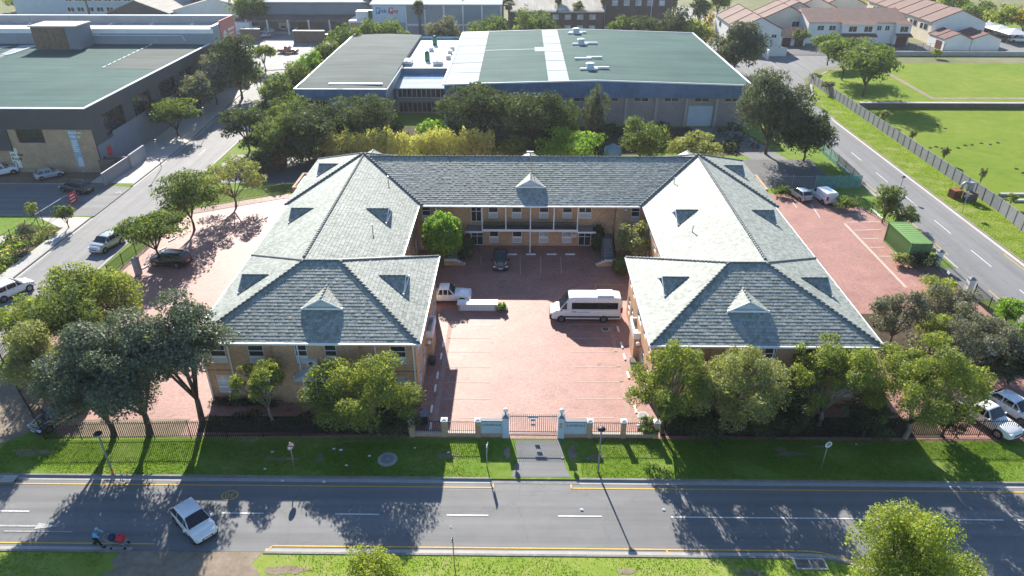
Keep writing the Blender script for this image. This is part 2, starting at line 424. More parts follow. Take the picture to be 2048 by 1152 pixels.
def roof_tile_mat(name, stops, moss, rough=0.5, spec=0.55):
    m, t, b = base_mat(name, rough, spec)
    g = t.new('ShaderNodeNewGeometry')
    k = t.new('ShaderNodeMath', operation='MULTIPLY_ADD'); t.link(g.outputs['Random Per Island'], k.inputs[0]); k.inputs[1].default_value = 0.62
    n1 = t.new('ShaderNodeMath', operation='MULTIPLY'); t.link(noise(t, g.outputs['Position'], 0.25, 6, 0.65), n1.inputs[0]); n1.inputs[1].default_value = 0.75
    t.link(n1.outputs[0], k.inputs[2])
    col = ramp(t, k.outputs[0], stops)
    mo = ramp(t, noise(t, g.outputs['Position'], 1.9, 7, 0.72), [(0.47, (0, 0, 0)), (0.60, (1, 1, 1))])
    sp = ramp(t, noise(t, g.outputs['Position'], 6.5, 4, 0.7), [(0.52, (0, 0, 0)), (0.64, (0.8, 0.8, 0.8))])
    col = mixc(t, mo, col, mixc(t, 0.35, col, moss))
    col = mixc(t, sp, col, (0.40, 0.40, 0.36))
    t.link(col, b.inputs['Base Color'])
    bump(t, b, noise(t, g.outputs['Position'], 25, 4, 0.7), 0.25, 0.01)
    return m
roof_tile_mat('slate_tile', [(0.22, (0.125, 0.138, 0.118)), (0.42, (0.205, 0.222, 0.192)), (0.66, (0.262, 0.278, 0.243)), (0.9, (0.34, 0.352, 0.315))], (0.13, 0.20, 0.155), 0.66, 0.26)
plain('tile_under', (0.07, 0.08, 0.08), 0.9, 0.2, 0, 0.15, 1)
plain('hip_cap', (0.13, 0.145, 0.145), 0.7, 0.4, 0, 0.3, 1.5, 0.4, 20)
def rib_mat(name, c, c2, period=0.35, rough=0.8, axis=0, metal=0.0):
    """profiled roof sheeting: fine ribs under the pixel size as relief, weathering in patches"""
    m, t, b = base_mat(name, rough, 0.05, metal)
    p = pos(t)
    g = t.new('ShaderNodeSeparateXYZ'); t.link(p, g.inputs[0])
    w = t.new('ShaderNodeMath', operation='MULTIPLY'); t.link(g.outputs[axis], w.inputs[0]); w.inputs[1].default_value = 2 * math.pi / period
    sn = t.new('ShaderNodeMath', operation='SINE'); t.link(w.outputs[0], sn.inputs[0])
    bump(t, b, sn.outputs[0], 0.35, 0.03)
    mp = t.new('ShaderNodeMapping'); mp.inputs['Scale'].default_value = (0.05, 0.8, 1) if axis == 1 else (0.8, 0.05, 1)
    t.link(p, mp.inputs['Vector'])
    f = noise(t, mp.outputs[0], 1.0, 5, 0.6)
    f2 = noise(t, p, 0.12, 5, 0.6)
    k = t.new('ShaderNodeMath', operation='ADD'); t.link(f, k.inputs[0]); t.link(f2, k.inputs[1])
    k5 = t.new('ShaderNodeMath', operation='MULTIPLY'); t.link(k.outputs[0], k5.inputs[0]); k5.inputs[1].default_value = 0.5
    col = ramp(t, k5.outputs[0], [(0.375, c), (0.625, c2)])
    bt = t.new('ShaderNodeTexBrick', Scale=1.0); bt.inputs['Brick Width'].default_value = 7.5; bt.inputs['Row Height'].default_value = 1.0; bt.inputs['Mortar Size'].default_value = 0.03
    bt.inputs['Color1'].default_value = (1.05, 1.05, 1.05, 1); bt.inputs['Color2'].default_value = (0.95, 0.95, 0.95, 1); bt.inputs['Mortar'].default_value = (0.80, 0.80, 0.80, 1)
    if axis == 0:
        rot = t.new('ShaderNodeMapping'); rot.inputs['Rotation'].default_value = (0, 0, math.pi / 2); t.link(p, rot.inputs['Vector']); t.link(rot.outputs[0], bt.inputs['Vector'])
    else: t.link(p, bt.inputs['Vector'])
    col = mixc(t, 1.0, col, bt.outputs['Color'], 'MULTIPLY')
    dirt = ramp(t, noise(t, mp.outputs[0], 0.35, 6, 0.7), [(0.45, (1, 1, 1)), (0.7, (0.72, 0.70, 0.68))])
    t.link(mixc(t, 1.0, col, dirt, 'MULTIPLY'), b.inputs['Base Color'])
    return m
rib_mat('green_sheet', (0.050, 0.102, 0.092), (0.072, 0.134, 0.120), axis=1)
rib_mat('grey_green_sheet', (0.060, 0.085, 0.082), (0.10, 0.128, 0.124), axis=1)
rib_mat('grey_sheet', (0.09, 0.11, 0.10), (0.12, 0.135, 0.125), axis=1)
rib_mat('white_sheet', (0.36, 0.405, 0.42), (0.46, 0.50, 0.515), axis=1)
rib_mat('blue_sheet', (0.11, 0.27, 0.42), (0.16, 0.34, 0.50), axis=0)
rib_mat('blue_fascia', (0.105, 0.185, 0.31), (0.15, 0.24, 0.37), axis=0, metal=0.0)
rib_mat('fibre_cement', (0.36, 0.33, 0.29), (0.46, 0.43, 0.38), axis=0, metal=0)
rib_mat('container_green', (0.165, 0.30, 0.105), (0.22, 0.36, 0.14), 3.0, 0.6, 0, 0)

leaf_mat('leaf_olive', (0.055, 0.073, 0.048), (0.099, 0.127, 0.083), (0.181, 0.215, 0.143), 0.34, 0.22)
leaf_mat('leaf_green', (0.058, 0.087, 0.021), (0.108, 0.156, 0.035), (0.195, 0.243, 0.058), 0.48)
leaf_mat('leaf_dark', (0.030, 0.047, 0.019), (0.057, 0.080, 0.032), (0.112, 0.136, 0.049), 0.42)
leaf_mat('leaf_lime', (0.075, 0.150, 0.015), (0.156, 0.294, 0.025), (0.350, 0.475, 0.037), 0.5)
leaf_mat('leaf_yellow', (0.27, 0.28, 0.09), (0.42, 0.42, 0.16), (0.58, 0.56, 0.26), 0.5)
leaf_mat('leaf_gold', (0.18, 0.14, 0.02), (0.36, 0.27, 0.03), (0.55, 0.42, 0.06), 0.48)
leaf_mat('leaf_yellowgreen', (0.105, 0.137, 0.031), (0.193, 0.242, 0.050), (0.352, 0.374, 0.083), 0.52)
leaf_mat('leaf_grey', (0.083, 0.088, 0.064), (0.154, 0.159, 0.119), (0.264, 0.264, 0.198), 0.34)
leaf_mat('leaf_pale', (0.127, 0.143, 0.055), (0.237, 0.259, 0.099), (0.396, 0.396, 0.198), 0.46)
leaf_mat('leaf_needle', (0.051, 0.066, 0.040), (0.087, 0.106, 0.065), (0.150, 0.162, 0.104), 0.42)
leaf_mat('leaf_spring', (0.13, 0.17, 0.02), (0.24, 0.30, 0.035), (0.42, 0.44, 0.07), 0.5)
leaf_mat('leaf_palm', (0.055, 0.075, 0.025), (0.11, 0.135, 0.05), (0.26, 0.27, 0.13), 0.35)
leaf_mat('leaf_dead', (0.12, 0.09, 0.06), (0.20, 0.155, 0.105), (0.30, 0.25, 0.17), 0.25)
leaf_mat('leaf_grass', (0.11, 0.20, 0.016), (0.17, 0.28, 0.026), (0.28, 0.36, 0.05), 0.6, 0.02)

# ------------------------------------------------------------------ the ground, city blocks, roads
ZB = 0.10                                          # level of the blocks above the road
struct(MB().face([(-4000, -4000, 0), (4000, -4000, 0), (4000, 4000, 0), (-4000, 4000, 0)]).build('ground', 'land'))
sheet('front_road', rect(-600, 32.45, 600, 39.1), 0.004, 'asphalt')
sheet('left_road', [(-57.2, 20), (-48.6, 20), (-48.6, 32.45), (-48.6, 39.1), (-48.6, 130), (-50.5, 150), (-54, 200), (-63, 200), (-59, 150), (-57.2, 120)], 0.008, 'asphalt_pale')
sheet('right_road', [(51.1, 39.2), (59.3, 39.2), (59.3, 135), (61, 152), (65, 166), (72, 176), (84, 182), (84, 194), (50, 190), (42, 176), (48, 165), (51.1, 150)], 0.012, 'asphalt_side')
sheet('side_road', rect(30.5, -60, 39.5, 32.45), 0.012, 'asphalt')

def arc(cx, cy, r, a0, a1, n=8):
    return [(cx + r * math.cos(R(a0 + (a1 - a0) * i / n)), cy + r * math.sin(R(a0 + (a1 - a0) * i / n))) for i in range(n + 1)]
def slab(name, poly, mat, top=ZB):
    return struct(MB().prism(poly, -0.4, top).build(name, mat))
main_block = [(-42, 39.25)] + [(44.0, 39.25)] + arc(44.0, 46.0, 6.9, -85, 0)[1:] + [(50.9, 150), (47, 163), (40, 172), (20, 186), (-52.0, 186), (-50.7, 152), (-48.8, 131), (-48.8, 46)] + arc(-42, 46, 6.75, 180, 265, 8)[1:]
slab('grass_block', main_block, 'grass_verge')
left_block = [(-57.4, 32.5), (-57.4, 120), (-59.2, 150), (-63.5, 205), (-300, 205), (-300, 32.5)]
slab('yard_block', left_block, 'grass_verge')
field_block = [(59.5, 60), (400, 60), (400, 178), (84, 178), (73, 173), (66, 164), (61.6, 150), (59.5, 133)]
slab('field', field_block, 'grass_field')
south_block = [(-400, -80), (26.0, -80), (26.0, 24.5)] + arc(19.6, 25.9, 6.4, 0, 90) + [(-400, 32.3)]
slab('south_verge', south_block, 'grass_south')
slab('corner_verge', [(39.8, -80), (300, -80), (300, 32.3), (46, 32.3), (41, 28)], 'grass_verge')
slab('far_block', [(-300, 205), (-63.5, 205), (-52, 186), (20, 186), (42, 177), (50, 191), (84, 195), (400, 195), (400, 520), (-300, 520)], 'land', 0.05)

def offset_path(path, d):
    out = []
    for i, p in enumerate(path):
        a = Vector(path[max(i - 1, 0)][:2]); b = Vector(path[min(i + 1, len(path) - 1)][:2])
        t = (b - a).normalized(); n = Vector((-t.y, t.x))
        out.append((p[0] + n.x * d, p[1] + n.y * d))
    return out
def band(path, d0, d1, z0, z1=None):
    """a strip along a path between two offsets; with z1 a solid one"""
    A, B = offset_path(path, d0), offset_path(path, d1); m = MB()
    for i in range(len(path) - 1):
        q = [A[i], A[i + 1], B[i + 1], B[i]]
        if z1 is None: m.face([(x, y, z0) for x, y in (q if d1 > d0 else q[::-1])])
        else: m.prism(q, z0, z1)
    return m
def kerb(path, side=1):
    struct(band(path, 0, 0.16 * side, 0.0, 0.145).build('kerb', 'kerb_stone'))
    struct(band(path, -0.36 * side, 0, 0.016).build('gutter', 'concrete'))
k_main = [(-42, 39.2), (-2.0, 39.2)]
kerb(k_main); kerb([(4.6, 39.2), (44.0, 39.2)] + arc(44.0, 46.05, 6.85, -85, 0)[1:] + [(50.85, 66.0)])
struct(MB().add([(-2.0, 38.84, .016), (4.6, 38.84, .016), (4.6, 39.2, .018), (-2.0, 39.2, .018), (-2.0, 39.36, .06), (4.6, 39.36, .06)], [(0, 1, 2, 3), (3, 2, 5, 4)]).build('dropped_kerb', 'kerb_stone'))
kerb([(50.85, 73.6), (50.85, 150), (47, 163)])
kerb([(-48.75, 131), (-48.75, 46.0)] + arc(-42, 46, 6.75, 180, 265, 8)[1:], 1)
kerb([(-57.35, 40), (-57.35, 86.4)], 1); kerb([(-57.35, 98), (-57.35, 120), (-59.15, 150), (-63, 200)], 1)
kerb([(59.45, 62), (59.45, 133), (61.55, 150), (65.95, 164), (73, 173), (84, 178)], -1)
kerb([(-100, 32.35), (-26.0, 32.35)], -1); kerb([(-17.0, 32.35), (19.6, 32.35)] + arc(19.6, 25.95, 6.4, 90, 0)[1:] + [(26.0, 0)], -1)
sheet('road_edge_concrete', rect(59.0, 62, 59.44, 133), 0.02, 'concrete_pink')

# zones on the main block
Z1 = ZB + 0.006
paving = [(-37.2, 43.55), (-46.4, 52.8), (-46.2, 75), (-44.5, 90), (-33.5, 95.3), (35.5, 97.0), (36.5, 95.8), (42.0, 95.8), (47.4, 91), (48.9, 84), (48.9, 43.9)]
sheet('paving', paving, Z1, 'paving')
sheet('garden_bed', rect(-26.2, 44.15, -9.2, 46.2), Z1 + 0.006, 'soil')
sheet('garden_bed', rect(11.6, 44.15, 34.5, 46.6), Z1 + 0.006, 'soil')
sheet('tree_bed', [(-37.0, 43.7), (-36.0, 45.6), (-27.4, 45.8), (-27.4, 43.7)], Z1 + 0.006, 'dirt')
sheet('shrub_bed', [(33.5, 53.5), (41, 52.2), (48.8, 53), (48.8, 62.5), (46, 63.5), (35.5, 63.2)], Z1 + 0.006, 'soil')
sheet('service_yard', rect(-47.5, 99.4, -24.5, 112), Z1 + 0.004, 'asphalt_dark')
sheet('service_yard', rect(31.5, 98.4, 47.0, 110.5), Z1 + 0.004, 'asphalt_dark')
sheet('lane', [(37.6, 110.5), (43.4, 110.5), (39.2, 128), (31.0, 128)], Z1 + 0.004, 'asphalt')
sheet('car_park', [(-62, 172), (-49.5, 176), (-40.8, 187), (-18, 205), (-18, 235), (-95, 235), (-95, 205)], 0.125, 'asphalt_pale')
sheet('garden_court', rect(-33, 112.5, 42, 128), Z1 + 0.002, 'soil')
sheet('lawn', rect(20, 112.5, 30.6, 122), Z1 + 0.008, 'grass_verge')
sheet('lawn', [(43.8, 110.5), (50.2, 110.5), (50.2, 128), (39.8, 128)], Z1 + 0.008, 'grass_verge')
dv = [at(1030, 883), at(1120, 883), at(1130, 935), at(1142, 956), at(1022, 956), at(1035, 925)]
sheet('driveway', [(p.x, p.y) for p in dv], Z1 + 0.008, 'asphalt')
sheet('driveway', rect(48.95, 66.2, 51.0, 73.4), Z1 + 0.008, 'asphalt')
# left yard
sheet('pavement', rect(-59.3, 45, -57.5, 86.2), Z1, 'concrete')
sheet('yard_drive', [(-130, 87.4), (-57.2, 87.0), (-57.2, 97.4), (-62.5, 98.6), (-130, 98.6)], Z1, 'asphalt')
sheet('entrance_apron', [(-65, 86.9), (-57.5, 86.6), (-57.5, 83.5), (-59.8, 83.4)], Z1 + 0.006, 'concrete_pink')
sheet('yard_paving', rect(-130, 98.9, -63.0, 108.6), Z1, 'paving_brown')
sheet('pavement', [(-57.5, 99), (-57.5, 119), (-59.4, 150), (-60.6, 162), (-64.2, 162), (-64.2, 99.2)], Z1 + 0.004, 'concrete_pink')
sheet('court', rect(-90, 72, -64.5, 80.4), Z1, 'concrete_pink')
sheet('planting_bed', [(-59.4, 55), (-59.4, 83.4), (-64, 84), (-64.2, 70), (-66, 55)], Z1 + 0.004, 'soil')
sheet('bare_earth', [(-41.8, 42.0), (-47.5, 47.5), (-47.6, 53.5), (-45.6, 52.6), (-38.8, 45.2)], Z1 + 0.002, 'dirt')
sheet('earth_driveway', [(-26.4, 32.32), (-24.5, 32.34), (-21, 32.3), (-17.0, 32.33), (-17.5, 31.4), (-16.7, 30.6), (-17.2, 29.4), (-16.4, 27), (-28, 27), (-27.2, 28.6), (-27.6, 29.8), (-26.3, 30.9), (-26.9, 31.6)], Z1, 'dirt')
rw = random.Random(77)
def patch(px, py, rx, ry, mat='dirt', z=Z1 + .001):
    c = at(px, py, ZB); n = 14
    sheet('worn_patch', [(c.x + rx * rw.uniform(.55, 1.15) * math.cos(2 * math.pi * k / n), c.y + ry * rw.uniform(.55, 1.15) * math.sin(2 * math.pi * k / n)) for k in range(n)], z, mat)
for i, (px, py, rx, ry) in enumerate(((1580, 908, 1.5, .35), (1560, 898, .6, .25), (895, 912, 1.1, .35), (1190, 916, 1.0, .4), (640, 915, .4, .5), (60, 905, 1.8, .5), (1145, 905, .35, 1.1), (560, 918, 1.6, .2), (1640, 893, .9, .15), (1500, 1146, 1.0, .25), (570, 1140, 1.6, .5), (1250, 1143, .8, .3), (1015, 905, .3, .8))):
    patch(px, py, rx, ry, 'dirt', Z1 + .001 + i * .0004)
# field path and terrace
sheet('field_path', [(83.2, 144.6), (140, 145.2), (140, 146.5), (84.2, 146.1), (85.2, 172), (84, 172.2)], Z1, 'dirt')
sheet('verge_strip', rect(59.65, 62, 64.6, 150), Z1, 'grass_dry')

# ------------------------------------------------------------------ road paint
def paint(name, pts, mat, z=0.026):
    return sheet(name, pts, z, mat)
def line(x0, y0, x1, y1, w, mat, name='road_line', z=0.026):
    d = Vector((x1 - x0, y1 - y0)).normalized(); n = Vector((-d.y, d.x)) * w / 2
    return paint(name, [(x0 - n.x, y0 - n.y), (x1 - n.x, y1 - n.y), (x1 + n.x, y1 + n.y), (x0 + n.x, y0 + n.y)], mat, z)
YC = 35.75
for a, b in ((-60, -45), (-41, -34.9), (-21.1, -18.1), (-13.0, -9.85), (-5.05, -2.1), (2.85, 5.95), (10.85, 34.2), (35.2, 60)):
    line(a, YC, b, YC, 0.11, 'road_white')
line(-60, 38.42, -1.85, 38.42, 0.10, 'road_yellow'); line(-1.85, 38.37, -1.85, 38.82, 0.10, 'road_yellow')
line(3.95, 38.42, 60, 38.42, 0.10, 'road_yellow'); line(3.95, 38.37, 3.95, 38.82, 0.10, 'road_yellow')
line(-60, 32.98, -24.6, 32.98, 0.10, 'road_yellow')
line(-16.6, 32.92, 18.6, 32.92, 0.10, 'road_yellow'); line(-16.6, 32.92, -16.85, 32.45, 0.10, 'road_yellow'); line(10.0, 32.9, 10.1, 32.5, 0.10, 'road_yellow')
ap = arc(19.0, 26.5, 6.42, 92, 30, 8)
for i in range(len(ap) - 1): line(ap[i][0], ap[i][1], ap[i + 1][0], ap[i + 1][1], 0.10, 'road_yellow')
# turn arrow at the left edge of the frame
a0 = at(0, 1059); 
paint('road_arrow', [(-40, 34.35), (-33.6, 34.35), (-33.6, 34.15), (-31.9, 34.42), (-33.6, 34.72), (-33.6, 34.5), (-40, 34.5)][::-1], 'road_worn')
line(-35.6, 33.95, -30.8, 33.95, 0.09, 'road_worn')
# speed roundel
rc = at(460, 991)
ring = MB(); n = 32
for i in range(n):
    t0, t1 = 2 * math.pi * i / n, 2 * math.pi * (i + 1) / n
    ring.face([(rc.x + 0.63 * math.cos(t0), rc.y + 0.5 * math.sin(t0), .026), (rc.x + 0.63 * math.cos(t1), rc.y + 0.5 * math.sin(t1), .026),
               (rc.x + 0.52 * math.cos(t1), rc.y + 0.40 * math.sin(t1), .026), (rc.x + 0.52 * math.cos(t0), rc.y + 0.40 * math.sin(t0), .026)][::-1])
struct(ring.build('speed_roundel', 'road_yellow'))
# right road
for a, b in ((61.0, 68.6), (74.0, 78.4), (83.0, 87.2), (92, 96.2), (101, 105.2), (110.6, 114.6), (120, 124), (129, 133)):
    line(55.2, a, 55.2, b, 0.12, 'road_white', z=0.03)
line(51.75, 60, 51.75, 68.5, 0.10, 'road_yellow', z=0.03); line(51.75, 77, 51.75, 150, 0.10, 'road_yellow', z=0.03)
line(58.55, 60, 58.55, 77.3, 0.10, 'road_yellow', z=0.03); line(58.5, 77.3, 59.0, 77.3, 0.10, 'road_yellow', z=0.03)
for a in (60, 78, 112, 126): line(-53, a, -53, a + 3, 0.10, 'road_white', z=0.024)

# parking bays
ORD = ['first', 'second', 'third', 'fourth', 'fifth', 'sixth', 'seventh', 'eighth']
ZP = Z1 + 0.012
def pline(x0, y0, x1, y1, mat='paver_line', w=0.09):
    a, b = at(x0, y0, ZB), at(x1, y1, ZB)
    line(a.x, a.y, b.x, b.y, w, mat, 'bay_line', ZP)
for y in (650, 677, 704, 735, 765, 798): pline(899 - (y - 650) * .10, y, 982, y, 'road_white' if y < 660 else 'paver_line')
for y in (649, 677, 704, 734, 764, 798): pline(1137 + (y - 650) * .11, y, 1232 + (y - 650) * 0.13, y)
pline(918, 836, 975, 836); pline(1155, 836, 1228, 836)
for (a, b, c, d) in ((1040, 513, 1041, 549), (1081, 513, 1081.5, 549), (1121, 513, 1123, 548), (962.5, 513, 962, 528)): pline(a, b, c, d, 'paver_line')
for (a, b, c, d) in ((1678, 430, 1733, 428), (1693, 444.5, 1760, 443.5), (1708, 460.5, 1763, 459), (1725, 477, 1757, 476.5), (1740, 494.7, 1770, 494.3), (1757, 512.5, 1790, 512.5), (1580, 398, 1594, 416), (1622, 408, 1640, 436)):
    pline(a, b, c, d, 'road_white')
pline(1689, 447, 1812, 575, 'paver_line', 0.35)
for (x0, y0, x1, y1) in ((1190, 569, 1193, 590), (1190, 569, 1254, 570)): pline(x0, y0, x1, y1, 'road_yellow')
# raised brick edging along both sides of the court
for x0, x1 in ((-7.15, -6.75), (9.05, 9.45)):
    struct(MB().box(x0, 45.6, Z1 - .02, x1, 61.0, Z1 + 0.012).build('paving_edging', 'paver_edge'))
for i, (px, py) in enumerate(((1497, 455), (1482, 550), (1453, 703), (1434, 807), (1405, 972), (1397, 1110))):
    p = at(512 + px / 4, 576 + py / 4, ZB)
    tag(MB().obox((p.x, p.y, Z1), 0.16, 0.95, 0.12, 0.0).build('wheel_stop', 'white_paint'), 'white kerb block on the left edge of the court, %s from the letterboxes' % ORD[i], 'wheel stop', 'white kerb blocks on the left of the court')
for i, (px, py) in enumerate(((848, 332), (877, 462), (898, 555), (927, 700), (953, 820), (987, 975))):
    p = at(1024 + px / 4, 576 + py / 4, ZB)
    tag(MB().obox((p.x, p.y, Z1), 0.16, 0.95, 0.12, 0.05).build('wheel_stop', 'white_paint'), 'white kerb block on the right edge of the court, %s from the minibus' % ORD[i], 'wheel stop', 'white kerb blocks on the right of the court')
for i, (px, py) in enumerate(((1024.5, 509.5), (1062, 509.5), (1103, 509.3), (1140, 509.3))):
    p = at(px, py, ZB)
    tag(MB().obox((p.x, p.y, Z1), 1.15, 0.16, 0.12).build('wheel_stop', 'white_paint'), 'white kerb block at the back wall of the court, %s from the patrol car' % ORD[i], 'wheel stop', 'white kerb blocks at the back of the court')
for px, py in ((246, 511), (325, 482), (343, 480.5)):
    pass
for i, (zx, zy) in enumerate(((1242, 905), (1303, 842), (1375, 770), (1165, 987))):
    p = at(zx / 4, 288 + zy / 4, ZB)
    tag(MB().obox((p.x, p.y, Z1), 0.16, 1.0, 0.12, R(-25)).build('wheel_stop', 'white_paint'), 'white kerb block near the black crossover in the left car park, %s' % ['nearest its bonnet', 'second up the fence', 'farthest up the fence', 'beside the gate pier'][i], 'wheel stop', 'white kerb blocks in the left car park')
for i, (zx, zy) in enumerate(((845, 537), (870, 560), (897, 588))):
    p = at(1536 + zx / 4, 288 + zy / 4, ZB)
    tag(MB().obox((p.x, p.y, Z1), 0.2, 1.3, 0.12, R(10)).build('wheel_stop', 'white_paint'), 'white kerb block at the glossy round tree of the right car park, %s one' % ['upper', 'middle', 'lower'][i], 'wheel stop', 'white kerb blocks in the right car park')

def text_mesh(name, body, size, origin, xdir, ydir, mat, parent=None, depth=0.0, align='CENTER', bold=0.0):
    cu = bpy.data.curves.new(name, 'FONT'); cu.body = body; cu.size = size; cu.align_x = align; cu.align_y = 'CENTER'; cu.extrude = depth; cu.offset = bold
    cu.resolution_u = 2
    ob = bpy.data.objects.new('tmp_text', cu); COL.objects.link(ob)
    dg = bpy.context.evaluated_depsgraph_get()
    me = bpy.data.meshes.new_from_object(ob.evaluated_get(dg))
    X, Y = Vector(xdir).normalized(), Vector(ydir).normalized(); Z = X.cross(Y)
    M = Matrix(((X.x, Y.x, Z.x, origin[0]), (X.y, Y.y, Z.y, origin[1]), (X.z, Y.z, Z.z, origin[2]), (0, 0, 0, 1)))
    vs = [M @ v.co for v in me.vertices]; fs = [tuple(p.vertices) for p in me.polygons]
    bpy.data.objects.remove(ob); bpy.data.meshes.remove(me); bpy.data.curves.remove(cu)
    return mesh_obj(name, vs, fs, mat, parent)
def print_bar(name, origin, xdir, ydir, w, h, mat, parent):
    # a line of print too small to read, as a flat bar
    o, X, Y = Vector(origin), Vector(xdir).normalized() * w / 2, Vector(ydir).normalized() * h / 2
    return MB().face([o - X - Y, o + X - Y, o + X + Y, o - X + Y]).build(name, mat, parent)
struct(text_mesh('speed_number', '30', 0.72, (rc.x, rc.y, 0.027), (-1, -0.1, 0), (0.1, -1, 0), 'road_yellow'))
# manholes and drains
def manhole(px, py, r, label, z=None, mat='concrete_grey'):
    p = at(px, py, ZB); z = Z1 if z is None else z
    t = thing('manhole', label, 'manhole', (p.x, p.y, z))
    MB().lathe([(r, 0), (r, 0.03), (r * 0.8, 0.05)], (p.x, p.y, z), 20).build('surround', 'concrete', t)
    c = MB().lathe([(r * 0.62, 0.03), (r * 0.62, 0.065)], (p.x, p.y, z), 18).build('cover', mat, t)
    MB().box(p.x - r * .15, p.y - r * .12, z + .064, p.x + r * .15, p.y + r * .12, z + .075).build('lifting_plate', 'concrete', c)
manhole(775, 919, 0.78, 'round weathered concrete manhole in the shaded front verge')
manhole(1211, 659, 0.45, 'round dark manhole cover in the paving beside the minibus', mat='dark_metal')
manhole(1286, 832, 0.55, 'round concrete manhole at the right front corner of the court')
manhole(237, 386, 0.42, 'small pale manhole in the entrance of the left yard')
d = at(1620, 1127, ZB)
t = thing('storm_drain', 'double concrete storm drain in the grass at the lower kerb', 'drain', (d.x, d.y, ZB))
MB().box(d.x - 1.05, d.y - .5, ZB - .02, d.x + 1.05, d.y - .38, ZB + .05).box(d.x - 1.05, d.y + .3, ZB - .02, d.x + 1.05, d.y + .42, ZB + .05).box(d.x - 1.05, d.y - .38, ZB - .02, d.x - .93, d.y + .3, ZB + .05).box(d.x + .93, d.y - .38, ZB - .02, d.x + 1.05, d.y + .3, ZB + .05).box(d.x - .06, d.y - .38, ZB - .02, d.x + .06, d.y + .3, ZB + .05).build('frame', 'concrete', t)
for sx in (-1, 1): MB().box(d.x + sx * .495 - .43, d.y - .38, ZB + .006, d.x + sx * .495 + .43, d.y + .3, ZB + .03).build('grate', 'bark_grey', t)
d = at(12, 958, ZB)
t = thing('kerb_inlet', 'concrete kerb inlet slab at the left end of the front verge', 'drain', (d.x, d.y, ZB))
MB().box(d.x - 1.6, d.y - .35, ZB, d.x + .75, d.y + .35, ZB + .07).build('slab', 'concrete', t); MB().box(d.x - .5, d.y - .25, ZB + .07, d.x - .35, d.y + .3, ZB + .085).build('joint_cover', 'concrete_grey', t)
# ------------------------------------------------------------------ walls, windows, roofs
def wp(axis, coord, a, z, d=0.0):
    return {'F': (a, coord - d, z), 'B': (a, coord + d, z), 'E': (coord + d, a, z), 'W': (coord - d, a, z)}[axis]
def wbox(m, axis, coord, a0, a1, z0, z1, d0, d1):
    p, q = wp(axis, coord, a0, z0, d0), wp(axis, coord, a1, z1, d1)
    return m.box(min(p[0], q[0]), min(p[1], q[1]), min(p[2], q[2]), max(p[0], q[0]), max(p[1], q[1]), max(p[2], q[2]))
def wpoly(m, axis, coord, pts, d0, d1):
    """a flat outline on a wall, extruded from d0 to d1"""
    n = len(pts); A = [wp(axis, coord, a, z, d0) for a, z in pts]; B = [wp(axis, coord, a, z, d1) for a, z in pts]
    fs = [tuple(range(n, 2 * n)), tuple(range(n - 1, -1, -1))] + [(i, (i + 1) % n, n + (i + 1) % n, n + i) for i in range(n)]
    area = sum(pts[i][0] * pts[(i + 1) % n][1] - pts[(i + 1) % n][0] * pts[i][1] for i in range(n))
    flip = (area < 0) != (axis in 'WB')
    return m.add(A + B, [f[::-1] for f in fs] if flip else fs)
def facade(m, axis, coord, a0, a1, z0, z1, holes=(), depth=0.14):
    us = sorted({a0, a1} | {h[0] for h in holes} | {h[1] for h in holes}); zs = sorted({z0, z1} | {h[2] for h in holes} | {h[3] for h in holes})
    rev = axis in 'WB'
    def q(pts): m.face(pts[::-1] if rev else pts)
    for i in range(len(us) - 1):
        for j in range(len(zs) - 1):
            ua, ub, za, zb = us[i], us[i + 1], zs[j], zs[j + 1]; uc, zc = (ua + ub) / 2, (za + zb) / 2
            if uc < a0 or uc > a1 or zc < z0 or zc > z1: continue
            if any(h[0] < uc < h[1] and h[2] < zc < h[3] for h in holes): continue
            q([wp(axis, coord, ua, za), wp(axis, coord, ub, za), wp(axis, coord, ub, zb), wp(axis, coord, ua, zb)])
    for (ua, ub, za, zb) in [h[:4] for h in holes]:
        c = [(ua, za), (ub, za), (ub, zb), (ua, zb)]
        for k in range(4):
            (p, r), (s, w) = c[k], c[(k + 1) % 4]
            q([wp(axis, coord, p, r), wp(axis, coord, p, r, -depth), wp(axis, coord, s, w, -depth), wp(axis, coord, s, w)])
    return m
